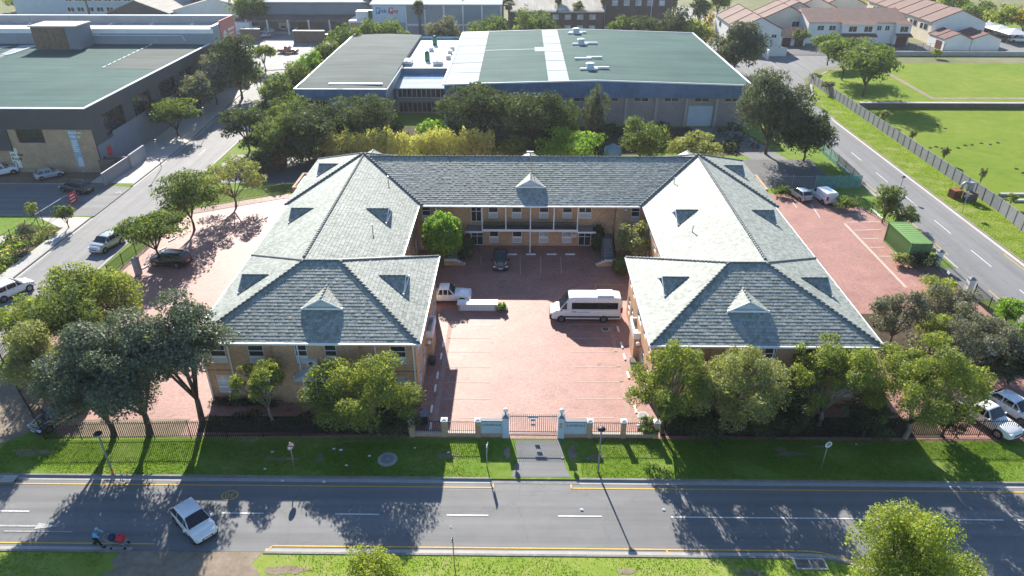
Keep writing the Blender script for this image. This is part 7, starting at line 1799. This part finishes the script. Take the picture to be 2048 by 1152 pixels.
MB().box(LX0, 145.4, 5.0, LX1, 145.8, 6.7).build('parapet', 'slate_wall', lk); MB().box(LX0, 145.8, 5.6, LX1, 178, 6.2).build('roof', 'white_wall', lk); MB().box(LX0, 178, 5.6, LX1, 178.3, 6.8).build('rear_parapet', 'blue_sheet', lk); MB().box(LX0, 136.3, 2.3, LX1, 136.98, 2.9).build('floor_band', 'concrete_grey', lk)
for i, (px, py) in enumerate(((870, 90), (855, 122))):
    p = at(px, py, 6.2); MB().lathe([(.55, 0), (.55, 1.7), (.2, 2.1)], (p.x, p.y, 6.2), 12).build('water_tank', 'wet_green', lk, True)
for (px, py) in ((818, 128), (878, 128)):
    p = at(px, py, 6.2); o = MB().box(p.x - 1.2, p.y - 1.6, 6.5, p.x + .7, p.y + 1.6, 7.1).build('air_handler', 'off_white', lk)
    for k in range(3): MB().cyl((p.x - .25, p.y - 1.05 + k * 1.05, 7.1), (p.x - .25, p.y - 1.05 + k * 1.05, 7.15), .36, n=12).build('fan', 'slate_wall', o)
    for sx in (-1.1, .6):
        for sy in (-1.4, 1.4): MB().box(p.x + sx - .05, p.y + sy - .05, 6.2, p.x + sx + .05, p.y + sy + .05, 6.5).build('leg', 'galvanised', o)
for (px, py) in ((900, 108), (905, 100), (897, 118), (863, 102)):
    p = at(px, py, 6.2); MB().box(p.x - .5, p.y - .5, 6.2, p.x + .5, p.y + .5, 7.0).build('roof_unit', 'apron_panel', lk)
# blue tank and timber kiosk behind the office
p = at(1225, 318, ZB); t = thing('water_tank', 'teal water tank between the shrubs behind the office ridge', 'tank', (p.x, p.y, ZB)); MB().lathe([(1.4, 0), (1.4, 1.9), (.5, 2.3), (.1, 2.35)], (p.x, p.y, ZB), 18).build('tank_body', 'blue_sheet', t, True); MB().lathe([(.4, 2.3), (.4, 2.45)], (p.x, p.y, ZB), 12).build('lid', 'slate_wall', t)
p = at(558, 327, ZB); t = thing('timber_kiosk', 'small brown timber kiosk in the shaded service yard', 'kiosk', (p.x, p.y, ZB)); MB().box(p.x - .9, p.y, ZB, p.x + .9, p.y + 1.6, ZB + 2.3).build('cabin', 'timber', t); MB().box(p.x - 1.05, p.y - .15, ZB + 2.3, p.x + 1.05, p.y + 1.75, ZB + 2.42).build('roof', 'slate_wall', t); MB().ball((p.x, p.y + .8, ZB + 2.7), .45, 10, 6).build('roof_cowl', 'galvanised', t, True); MB().box(p.x - .4, p.y - .03, ZB, p.x + .4, p.y - .002, ZB + 2.0).build('door', 'rust', t)
# ---- townhouses
def gable_row(label, ridge, x0, x1, y0, y1, ze, zr, n, wins, wall='white_wall', roof='brown_roof', step=0.0, group='townhouse rows', over=.35, par=True, name='townhouse_row'):
    """row of houses with one long gabled roof; ridge 'X' or 'Y'; party-wall parapets between units"""
    t = thing(name, label, 'house', ((x0 + x1) / 2, y0, .05), group)
    m = MB(); m.box(x0, y0, .0, x1, y1, ze)
    if ridge == 'Y':
        xm = (x0 + x1) / 2
        for y in (y0, y1): m.face([(x0, y, ze), (x1, y, ze), (xm, y, zr)] if y == y0 else [(x1, y, ze), (x0, y, ze), (xm, y, zr)])
    else:
        ym = (y0 + y1) / 2
        for x in (x0, x1): m.face([(x, y0, ze), (x, ym, zr), (x, y1, ze)] if x == x0 else [(x, y1, ze), (x, ym, zr), (x, y0, ze)])
    m.build('wall', wall, t)
    a0, a1 = (y0, y1) if ridge == 'Y' else (x0, x1); c0, c1 = (x0, x1) if ridge == 'Y' else (y0, y1); cm = (c0 + c1) / 2; sl = (zr - ze) / (cm - c0)
    pt = (lambda a, c, z: (c, a, z)) if ridge == 'Y' else (lambda a, c, z: (a, c, z))
    for k in range(n):
        b0, b1 = a0 + (a1 - a0) * k / n + .12, a0 + (a1 - a0) * (k + 1) / n - .12; r = MB()
        for cc, sg in ((c0 - over, 1), (c1 + over, -1)):
            q = [pt(b0, cc, ze - over * sl + .05), pt(b1, cc, ze - over * sl + .05), pt(b1, cm, zr + .05), pt(b0, cm, zr + .05)]
            r.add(q + [(x, y, z + .12) for x, y, z in q], [(0, 1, 2, 3), (7, 6, 5, 4), (0, 4, 5, 1), (1, 5, 6, 2), (2, 6, 7, 3), (3, 7, 4, 0)])
        r.build('roof', roof, t)
    if par:
        for k in range(n + 1):
            b = a0 + (a1 - a0) * k / n; r = MB(); end = k in (0, n)
            for cc in (c0 - over, c1 + over):
                q = [pt(b - .1, cc, ze - over * sl), pt(b + .1, cc, ze - over * sl), pt(b + .1, cm, zr), pt(b - .1, cm, zr)]
                r.add(q + [(x, y, z + .34) for x, y, z in q], [(0, 1, 2, 3), (7, 6, 5, 4), (0, 4, 5, 1), (1, 5, 6, 2), (2, 6, 7, 3), (3, 7, 4, 0)])
            r.build('party_wall', 'roof_edge_red' if not (end and wall == 'x') else wall, t)
    for (ax, co, u0, u1, za, zb_) in wins:
        m = MB(); wbox(m, ax, co, u0 - .1, u1 + .1, za - .1, zb_ + .1, 0, .06); o = m.build('window', 'white_paint', t)
        w = (u1 - u0) / 2
        for k in range(2):
            m = MB(); wbox(m, ax, co, u0 + w * k + .04, u0 + w * (k + 1) - .04, za, zb_, .02, .075); m.build('pane', 'window_glass', o)
    return t
def garage(t, ax, co, u0, u1, z1, mat='garage_door'):
    m = MB(); n = 4
    for k in range(n): wbox(m, ax, co, u0, u1, .05 + (z1 - .05) * k / n + .01, .05 + (z1 - .05) * (k + 1) / n - .01, 0, .06)
    return m.build('garage_door', mat, t)
mr = gable_row('white townhouses with brown roofs facing the field, middle row', 'X', 79.5, 106.5, 207, 225, 5.6, 8.0, 3, [('F', 207, 82, 83.8, 3.6, 4.8), ('F', 207, 85.2, 87, 3.6, 4.8), ('F', 205.4, 90.0, 92.2, 3.5, 4.9), ('F', 205.4, 94.2, 96.4, 3.5, 4.9), ('F', 207, 98.4, 99.6, 3.6, 4.8), ('F', 207, 100.6, 101.8, 3.6, 4.8), ('F', 205.4, 104.0, 106.2, 3.5, 4.9)])
for (a, b) in ((88.2, 97.4), (103.0, 107.0)):
    MB().box(a, 205.4, .05, b, 206.99, 5.5).build('bay', 'white_wall', mr); MB().add([(a - .2, 204.9, 5.45), (b + .2, 204.9, 5.45), (b + .2, 207.4, 6.0), (a - .2, 207.4, 6.0)], [(0, 1, 2, 3)]).build('bay_roof', 'brown_roof', mr)
    MB().add([(a - .2, 203.6, 2.5), (b + .2, 203.6, 2.5), (b + .2, 205.38, 3.1), (a - .2, 205.38, 3.1), (a - .2, 203.6, 2.35), (b + .2, 203.6, 2.35)], [(0, 1, 2, 3), (0, 4, 5, 1)]).build('porch_roof', 'brown_roof_dark', mr)
garage(mr, 'F', 205.4, 103.6, 106.6, 2.2); garage(mr, 'F', 205.4, 89.5, 92.2, 2.2, 'garage_door')
wv = []
for k in range(6): wv += [('W', 113.8, 210 + k * 6.2, 212 + k * 6.2, 3.2, 4.7), ('W', 113.8, 212.6 + k * 6.2, 214.2 + k * 6.2, 3.2, 4.6)]
rr_ = gable_row('long cream townhouse row with brown roof strips at the right', 'Y', 113.8, 128.4, 208, 250, 5.6, 8.6, 6, wv + [('F', 208, 116.5, 118.0, 3.4, 4.2), ('F', 208, 124.4, 125.8, 3.4, 4.2)], 'cream_wall')
MB().box(113.82, 207.9, .05, 128.38, 207.99, 5.6).build('gable_wall', 'white_wall', rr_); MB().add([(113.8, 207.95, 5.6), (128.4, 207.95, 5.6), (121.1, 207.95, 8.6)], [(0, 1, 2)]).build('gable_face', 'white_wall', rr_)
for (a, b, lab) in ((112.8, 119.8, 'left white garage with low gable at the field wall'), (120.0, 127.6, 'right white garage with low gable at the field wall')):
    g = gable_row(lab, 'Y', a, b, 197.8, 206.5, 2.9, 4.3, 2, [], 'white_wall', 'brown_roof_dark', group='white garages', over=.2, name='garage')
    garage(g, 'W', a, 199, 202, 2.2)
gable_row('left white townhouses with gable wall behind the long hall', 'Y', 57.2, 68.6, 196.5, 220, 5.6, 8.4, 3, [('W', 57.2, 214, 216, 3.3, 4.7), ('F', 196.5, 66.2, 67.5, 3.5, 4.3)], 'white_wall')
lt = thing('garden_wall', 'stepped white garden wall below the left townhouse gable', 'wall', (66, 190, .05)); MB().box(62.5, 186.0, .05, 62.9, 196.4, 2.4).build('wall', 'white_wall', lt); MB().box(62.9, 190.0, .05, 68.6, 190.4, 2.2).build('wall', 'white_wall', lt)
for i, (x0, y0) in enumerate(((69.5, 214.5), (75.0, 223.0), (84, 233.0), (96, 240))):
    gable_row(['cream gabled house stepping behind the brown garages, nearest', 'cream gabled house second in the stepped row', 'cream gabled house third in the stepped row', 'cream gabled house farthest in the stepped row'][i], 'Y', x0, x0 + 13, y0, y0 + 12, 5.6, 8.6, 2, [('F', y0, x0 + 8, x0 + 10, 3.3, 4.7)], 'cream_wall', group='stepped cream houses')
bg = gable_row('pair of brown-roofed garages with dark red doors', 'X', 71.2, 78.2, 203.8, 210, 2.7, 4.2, 2, [], 'white_wall', group='brown-roofed garages', name='garage')
garage(bg, 'F', 203.8, 71.8, 74.2, 2.2); garage(bg, 'F', 203.8, 75.2, 77.6, 2.2)
t = thing('shade_roof', 'white peaked shade-cloth roofs over parked cars at the upper right', 'shade roof', (138, 215, .05))
for k in range(4):
    y0 = 206 + k * 6.0; x0 = 134.5 - k * .2; c = (x0 + 3, y0 + 3, 3.9); q = [(x0, y0, 2.7), (x0 + 6, y0, 2.7), (x0 + 6, y0 + 6, 2.7), (x0, y0 + 6, 2.7)]; MB().add(q + [c], [(0, 1, 4), (1, 2, 4), (2, 3, 4), (3, 0, 4)]).build('canopy', 'shade_cloth', t)
    for p in q[:2] + q[2:]: MB().cyl((p[0], p[1], .05), (p[0], p[1], 2.7), .06, n=6).build('post', 'galvanised', t)
t = thing('boundary_wall', 'low pale boundary wall with rail between the field and the townhouses', 'wall', (98, 193.5, .05)); MB().box(83.5, 191.2, .0, 150, 191.5, 1.1).build('wall', 'concrete', t)
for k in range(16): MB().cyl((84 + k * 1.9, 196.8, .05), (84 + k * 1.9, 196.8, 2.0), .05, n=6).build('post', 'dark_metal', t)
MB().tube([(84, 196.8, 2.0), (112.5, 196.8, 2.0)], .03, 5).build('rail', 'dark_metal', t)
sheet('court_yard', rect(68.8, 191.6, 112.6, 206.9), .11, 'asphalt_dark'); sheet('court_yard', rect(128, 191.6, 175, 232), .11, 'asphalt'); sheet('far_street', [(38, 232), (50, 196), (56.9, 196), (56, 225), (70, 262), (40, 300), (20, 300)], .09, 'asphalt_pale')
sheet('far_lawn', [(40, 236), (52, 238), (52, 262), (30, 262)], .11, 'grass_field'); sheet('far_lawn', rect(132, 232, 190, 262), .11, 'grass_field')
# ---- store, offices, school at the top
stx = thing('supermarket', 'supermarket with white roof and blue and red name sign', 'store', (-24, 213, .05))
m = MB(); m.box(-42, 213, 0, -5.6, 250, 9.4); m.build('wall', 'grey_wall', stx); MB().add([(-42.6, 212.4, 9.4), (-5.2, 212.4, 9.4), (-5.2, 262, 13.5), (-42.6, 262, 13.5), (-42.6, 212.4, 9.1), (-5.2, 212.4, 9.1)], [(0, 1, 2, 3), (0, 4, 5, 1)]).build('roof', 'white_sheet', stx)
for k in range(6): MB().box(-32.8 + k * 5.4, 212.7, 0, -32.4 + k * 5.4, 212.99, 9.1).build('pier', 'white_wall', stx)
MB().box(-32.3, 212.8, 3.6, -5.7, 212.995, 4.1).build('band', 'white_wall', stx)
sp = MB().box(-42, 212.75, 4.4, -32.9, 212.99, 9.1).build('sign_panel', 'pale_blue_panel', stx)
x = -41.0
for s, bgc, ink, w in (('P', 'sign_blue', 'white_paint', 1.25), ('ick n', None, 'sign_blue', 2.5), ('P', 'red_sign', 'white_paint', 1.25), ('ay', None, 'red_sign', 1.9)):
    if bgc: MB().box(x, 212.68, 6.8, x + 1.15, 212.74, 8.5).build('letter_box', bgc, sp)
    text_mesh('lettering', s, 1.55, (x + (.22 if bgc else .0), 212.66, 7.6), (1, 0, 0), (0, 0, 1), ink, sp, 0, 'LEFT', .03); x += w
for k in range(3): MB().box(-36 + k * 12, 222, 10.1, -34.6 + k * 12, 224, 10.9).build('roof_light', 'slate_wall', stx)
ld = thing('loading_wing', 'dark-walled loading wing of the store with white posts and bays', 'store', (-60, 222, .05))
MB().box(-84, 224, 0, -43, 250, 8.6).build('wall', 'slate_wall', ld); MB().add([(-84.5, 223.2, 8.5), (-42.6, 223.2, 8.5), (-42.6, 262, 12), (-84.5, 262, 12), (-84.5, 223.2, 8.3), (-42.6, 223.2, 8.3)], [(0, 1, 2, 3), (0, 4, 5, 1)]).build('roof', 'white_sheet', ld)
MB().box(-84, 218.5, 0, -48, 223.99, .9).build('dock', 'concrete_grey', ld); MB().add([(-84, 218, 4.2), (-48, 218, 4.2), (-48, 224.0, 4.9), (-84, 224.0, 4.9), (-84, 218, 3.6), (-48, 218, 3.6)], [(0, 1, 2, 3), (0, 4, 5, 1)]).build('dock_canopy', 'dark_brick', ld)
for k in range(6): MB().box(-80.5 + k * 6.1, 217.8, 0, -80.1 + k * 6.1, 218.0, 4.3).build('post', 'white_wall', ld)
for k, mt in enumerate(('concrete_grey', 'off_white', 'timber', 'slate_wall', 'rust')): MB().box(-79 + k * 6.1, 223.8, .9, -75.5 + k * 6.1, 223.995, 3.5).build('bay_door', mt, ld)
MB().box(-49, 214.5, 0, -42.1, 223.9, 4.2).build('lobby', 'tan_brick', ld); MB().box(-49.4, 214.0, 4.2, -42.05, 224, 4.7).build('lobby_roof', 'white_wall', ld); MB().box(-47.5, 216, 4.7, -44, 219, 7.0).build('plant_box', 'off_white', ld); MB().cyl((-43, 217, 4.7), (-43, 217, 7.2), .9, n=12).build('green_tank', 'wet_green', ld)
of = thing('office_block', 'dark brick office block with pale windows behind the palms', 'building', (11, 219, .05)); ow = []
for j in range(2):
    for k in range(7): ow.append((-1.5 + k * 3.6, .3 + k * 3.6, 1.2 + j * 3.0, 2.6 + j * 3.0))
m = MB(); facade(m, 'F', 220, -3.2, 24.0, 0, 6.8, ow, .2); facade(m, 'E', 24, 220, 240, 0, 6.8); facade(m, 'W', -3.2, 220, 240, 0, 6.8); m.build('wall', 'dark_brick', of)
for h in ow: window(of, 'F', 220, *h, 1, 1, 0, 'window_blind', 'off_white', .12, .15)
for k in range(2): MB().add([(-3.8 + k * 14.6, 219.2, 6.6), (10.4 + k * 14.0, 219.2, 6.6), (10.4 + k * 14.0, 240, 10.5), (-3.8 + k * 14.6, 240, 10.5), (-3.8 + k * 14.6, 219.2, 6.2), (10.4 + k * 14.0, 219.2, 6.2)], [(0, 1, 2, 3), (0, 4, 5, 1)]).build('roof', 'fibre_cement', of)
MB().box(-3.6, 219.3, 5.8, 24.3, 219.9, 6.3).build('eaves_board', 'charcoal_wall', of)
bk = thing('brick_block', 'tall dark brick block with small pale windows at the top', 'building', (36, 232, .05)); ow = [(28 + k * 3.6, 29.8 + k * 3.6, 6.2 + j * 3, 7.8 + j * 3) for j in range(2) for k in range(5)]
m = MB(); facade(m, 'F', 233, 25.6, 46.5, 0, 13, ow, .2); facade(m, 'E', 46.5, 233, 250, 0, 13); facade(m, 'W', 25.6, 233, 250, 0, 13); m.build('wall', 'dark_brick', bk); MB().box(25.5, 232.9, 13, 46.6, 250, 13.3).build('roof', 'concrete_grey', bk)
for h in ow: window(bk, 'F', 233, *h, 2, 2, 0, 'window_blind', 'off_white', .1, .15)
for x in (25.9, 40.2): MB().cyl((x, 232.85, 0), (x, 232.85, 13), .12, n=6).build('downpipe', 'off_white', bk)
sc = thing('school_block', 'white school block with rows of dark windows at the top left', 'school', (-125, 252, .05)); ow = []
for j in range(3):
    for k in range(16): ow.append((-152.5 + k * 3.3, -150.1 + k * 3.3, 1.2 + j * 3.4, 2.9 + j * 3.4))
m = MB(); facade(m, 'F', 252, -170, -98, 0, 14, ow, .2); facade(m, 'E', -98, 252, 270, 0, 14); m.build('wall', 'pale_blue_panel', sc); MB().box(-170.3, 251.6, 14, -97.7, 270, 14.4).build('roof', 'concrete', sc)
for h in ow: window(sc, 'F', 252, *h, 2, 1, 0, 'window_warm', 'white_paint', .12, .15)
for i, (a, b, y0, lab) in enumerate(((-124, -106, 224, 'dark timber gable with grey roof behind the grey range, left one'), (-106, -80, 228, 'grey-roofed hall with white ribbed side wall at the top'))):
    gr = gable_row(lab, 'Y', a, b, y0, y0 + 24, 5.2, 8.6, 1, [], 'charcoal_wall' if i == 0 else 'white_wall', 'fibre_cement', group='grey-roofed halls', par=False, over=.8, name='gabled_hall')
    if i:
        for k in range(14): MB().box(b - .002, y0 + .8 + k * 1.6, .5, b + .12, y0 + 1.5 + k * 1.6, 5.0).build('side_rib', 'slate_wall', gr)
# ---- far car park
for i, (px, py, w, lab) in enumerate(((620, 86, 8.6, 'dark screen wall in the middle of the far car park'), (503, 82, 5.5, 'dark screen wall at the left of the far car park'))):
    p = at(px, py, .125); t = thing('screen_wall', lab, 'wall', (p.x, p.y, .125)); MB().box(p.x - w / 2, p.y, .125, p.x + w / 2, p.y + .3, 3.3).build('wall', 'dark_brick', t); MB().box(p.x - w / 2 - .1, p.y - .15, 3.3, p.x + w / 2 + .1, p.y + .45, 3.45).build('coping', 'white_paint', t); MB().box(p.x - w / 2 - .15, p.y - .2, .125, p.x - w / 2, p.y + 4, 3.3).build('return_wall', 'slate_wall', t)
car('pickup', 'pickup', 'car_red', 577, 106, 0, 'red pickup driving across the far car park', 'pickup', z=.13)
for (px, py, hd, pt_, kd, lab) in ((540, 56, 200, 'car_blue', 'hatch', 'pale blue car at the back left of the far car park'), (562, 57, 20, 'car_black', 'hatch', 'black car next to the pale blue one in the far car park'), (569, 62, -80, 'car_white', 'hatch', 'white car facing the camera in the far car park'), (587, 60, -100, 'car_white', 'hatch', 'white car beside the dark screen wall'), (534, 68, 200, 'car_cream', 'suv', 'beige car in the left bay of the far car park'), (529, 75, 200, 'car_silver', 'hatch', 'silver car behind the left screen wall'),
                                  (643, 56, 200, 'car_blue', 'hatch', 'light blue car behind the screen wall on the right'), (608, 57, -90, 'car_red', 'hatch', 'red car just above the screen wall'), (622, 56, -90, 'car_white', 'hatch', 'white car just above the middle of the screen wall'), (487, 78, 60, 'car_white', 'hatch', 'white car beside the coral wall'), (656, 78, 90, 'car_black', 'hatch', 'black car at the right end of the screen wall'),
                                  (2012, 74, 120, 'car_white', 'suv', 'white car under the shade roof'), (2036, 84, 170, 'car_white', 'mpv', 'white people carrier at the upper right edge'), (1773, 78, 10, 'car_blue', 'hatch', 'blue car in the townhouse yard'), (1730, 84, 20, 'car_white', 'hatch', 'white car beside the field trees in the townhouse yard'), (1350 + 620, 62, 0, 'car_red', 'hatch', 'red car in the shade under the white roof')):
    car('car', kd, pt_, px, py, hd, lab, z=.13)
p = at(515, 40, .13); t = thing('delivery_truck', 'white box truck parked at the loading wing', 'truck', (-83, 216, .13)); MB().box(-86, 215, .9, -78.5, 217.4, 3.9).build('box_body', 'off_white', t); MB().box(-78.4, 215.1, .6, -76.4, 217.3, 2.7).build('cab', 'car_white', t); MB().box(-76.38, 215.3, 1.6, -76.34, 217.1, 2.5).build('windscreen', 'car_glass', t)
for x in (-84.5, -77.4):
    for y in (214.95, 217.25): MB().cyl((x, y, .6), (x, y + .25, .6), .46, n=14).build('wheel', 'rubber', t)
for (px, py, h, lab) in ((711, 54, 8, 'tall bent street light over the far car park'), (1046, 62, 8, 'tall street light between the domed trees'), (1156, 66, 9, 'white pole before the dark offices')):
    p = at(px, py, .1); t = thing('street_light', lab, 'street lamp', (p.x, p.y, .1)); MB().tube([(p.x, p.y, .05), (p.x, p.y, h - .6), (p.x + .5, p.y - .2, h)], [.11, .09, .06], 7).build('pole', 'galvanised', t, True); MB().box(p.x + .4, p.y - .4, h - .05, p.x + 1.1, p.y - .1, h + .1).build('lamp_head', 'off_white', t)
# ------------------------------------------------------------------ man with a trolley
px_, py_ = 197, 1092
P0 = at(px_, py_, 0.02); zf = .03
man = thing('person', 'person in light blue shirt and dark trousers pushing a loaded trolley along the road', 'person', (P0.x, P0.y, zf)); OFF[man.name] = Vector((0, 0, 0))
def skin_mesh(name, verts, edges, radii, mat, parent, root=0, lv=2):
    me = bpy.data.meshes.new(name); me.from_pydata(verts, edges, []); ob = bpy.data.objects.new(name, me); COL.objects.link(ob)
    bm_ = ob.modifiers.new('skin', 'SKIN'); sv = me.skin_vertices[0].data if me.skin_vertices else None
    if sv is None:
        import bmesh
        b = bmesh.new(); b.from_mesh(me); b.verts.layers.skin.verify(); b.to_mesh(me); b.free(); sv = me.skin_vertices[0].data
    for i, r in enumerate(radii): sv[i].radius = (r, r) if not hasattr(r, '__len__') else r; sv[i].use_root = (i == root)
    s = ob.modifiers.new('sub', 'SUBSURF'); s.levels = lv; s.render_levels = lv
    bm_.use_smooth_shade = True
    dg = bpy.context.evaluated_depsgraph_get(); m2 = bpy.data.meshes.new_from_object(ob.evaluated_get(dg)); bpy.data.objects.remove(ob)
    m2.name = name; m2.materials.clear(); m2.materials.append(MATS[mat]); o = bpy.data.objects.new(name, m2); COL.objects.link(o); o.parent = parent; return o
# walking towards +x, leaning forward, both arms reaching to the handle
hip, chest, neck, head, crown_ = (0, 0, .93), (.16, 0, 1.28), (.26, 0, 1.47), (.33, 0, 1.60), (.36, 0, 1.70)
shR, shL = (.20, -.19, 1.40), (.20, .19, 1.40); elR, elL = (.38, -.24, 1.14), (.40, .24, 1.14); haR, haL = (.66, -.22, 1.02), (.68, .22, 1.02)
kR, kL = (.22, -.11, .52), (-.02, .11, .50); aR, aL = (.36, -.11, .10), (-.34, .11, .16); tR, tL = (.52, -.11, .06), (-.20, .11, .05)
V_ = [hip, chest, neck, head, crown_, shR, elR, haR, shL, elL, haL, (.0, -.10, .88), kR, aR, tR, (.0, .10, .88), kL, aL, tL]
E_ = [(0, 1), (1, 2), (2, 3), (3, 4), (1, 5), (5, 6), (6, 7), (1, 8), (8, 9), (9, 10), (0, 11), (11, 12), (12, 13), (13, 14), (0, 15), (15, 16), (16, 17), (17, 18)]
R_ = [.13, (.14, .12), .055, .085, .075, .065, .045, .035, .065, .045, .035, .085, .06, .042, .04, .085, .06, .042, .04]
skin_mesh('body', V_, E_, R_, 'skin', man)
skin_mesh('shirt', [(.0, 0, .86), (.15, 0, 1.27), (.22, 0, 1.40), shR, elR, (.5, -.235, 1.085), shL, elL, (.52, .235, 1.085)], [(0, 1), (1, 2), (1, 3), (3, 4), (4, 5), (1, 6), (6, 7), (7, 8)], [.165, (.175, .15), .11, .09, .07, .06, .09, .07, .06], 'shirt_blue', man)
skin_mesh('trousers', [(0, 0, .90), (.02, -.10, .82), kR, (.35, -.11, .14), (-.0, .10, .82), kL, (-.32, .11, .19)], [(0, 1), (1, 2), (2, 3), (0, 4), (4, 5), (5, 6)], [.15, .11, .08, .065, .11, .08, .065], 'trousers_black', man)
for (a, y, z_) in ((.43, -.11, 0), (-.28, .11, .05)): MB().obox((a, y, z_), .28, .10, .11, 0, .8).build('shoe', 'trousers_black', man)
MB().ball((.33, 0, 1.66), .105, 12, 8).build('hair', 'grey_hair', man, True)
# five short fingers curled round the handle on each hand
for sy, hnd in ((-1, haR), (1, haL)):
    m = MB()
    for k in range(4): m.tube([(hnd[0] + .01, hnd[1] - .035 + k * .024, hnd[2] + .02), (hnd[0] + .05, hnd[1] - .035 + k * .024, hnd[2] + .015), (hnd[0] + .06, hnd[1] - .035 + k * .024, hnd[2] - .025)], [.011, .010, .008], 5)
    m.tube([(hnd[0] - .01, hnd[1] - sy * .03, hnd[2]), (hnd[0] + .03, hnd[1] - sy * .05, hnd[2] - .025)], [.012, .009], 5); m.build('fingers', 'skin', man)
# the trolley
tr = thing('trolley', 'small push trolley on dark wheels in front of the walking person', 'trolley', (P0.x + .7, P0.y, zf)); OFF[tr.name] = Vector((0, 0, 0))
m = MB(); m.tube([(0.0, -.26, 1.01), (0.0, .26, 1.01)], .02, 6)
for sy in (-.24, .24): m.tube([(0.0, sy, 1.01), (.22, sy, .72), (1.25, sy, .42)], .02, 6); m.tube([(.35, sy, .68), (.30, sy, .12)], .018, 5); m.tube([(1.2, sy, .43), (1.25, sy, .14)], .018, 5)
m.tube([(1.25, -.24, .42), (1.25, .24, .42)], .02, 6); m.build('frame', 'galvanised', tr)
MB().add([(.22, -.22, .70), (.22, .22, .70), (1.22, .22, .43), (1.22, -.22, .43), (.22, -.22, .66), (.22, .22, .66), (1.22, .22, .39), (1.22, -.22, .39)], [(0, 1, 2, 3), (7, 6, 5, 4), (0, 4, 5, 1), (1, 5, 6, 2), (2, 6, 7, 3), (3, 7, 4, 0)]).build('deck', 'galvanised', tr)
for x, r in ((.30, .08), (1.25, .09)):
    for sy in (-.26, .26): MB().lathe([(r, -.03), (r, .03)], (x, sy, r), 14, 'y').build('wheel', 'rubber', tr)
def sack(name, lab, x, y, z, sx, sy_, sz, mat, seed):
    r_ = random.Random(seed); m = MB().ball((0, 0, 0), 1, 12, 8); f = lambda a: 1 + r_.uniform(-.12, .12)
    m.v = [(P0.x + .7 + x + X_ * sx * f(0), P0.y + y + Y_ * sy_ * f(0), zf + z + Z_ * sz * f(0)) for X_, Y_, Z_ in m.v]
    tag(m.build(name, mat, None, True), lab, 'bag')
sack('bag', 'red bag on the front of the trolley', .98, .02, .76, .34, .30, .28, 'bag_red', 1); sack('bag', 'dark navy bag on the trolley next to the person', .45, 0, .86, .24, .27, .22, 'bag_navy', 2)
# ------------------------------------------------------------------ thin bright air over the whole place
hz_m = bpy.data.materials.new('haze_air'); hz_m.use_nodes = True
hn = hz_m.node_tree.nodes; hn.clear(); ho = hn.new('ShaderNodeOutputMaterial'); hv = hn.new('ShaderNodeVolumePrincipled')
hv.inputs['Color'].default_value = (0.93, 0.96, 1.0, 1); hv.inputs['Density'].default_value = 0.00013; hv.inputs['Anisotropy'].default_value = 0.35
hz_m.node_tree.links.new(hv.outputs[0], ho.inputs['Volume']); MATS['haze_air'] = hz_m
hb_ = MB().box(-4100, -4100, -1.5, 4100, 4100, 40.5).build('haze', 'haze_air'); stuff(hb_)
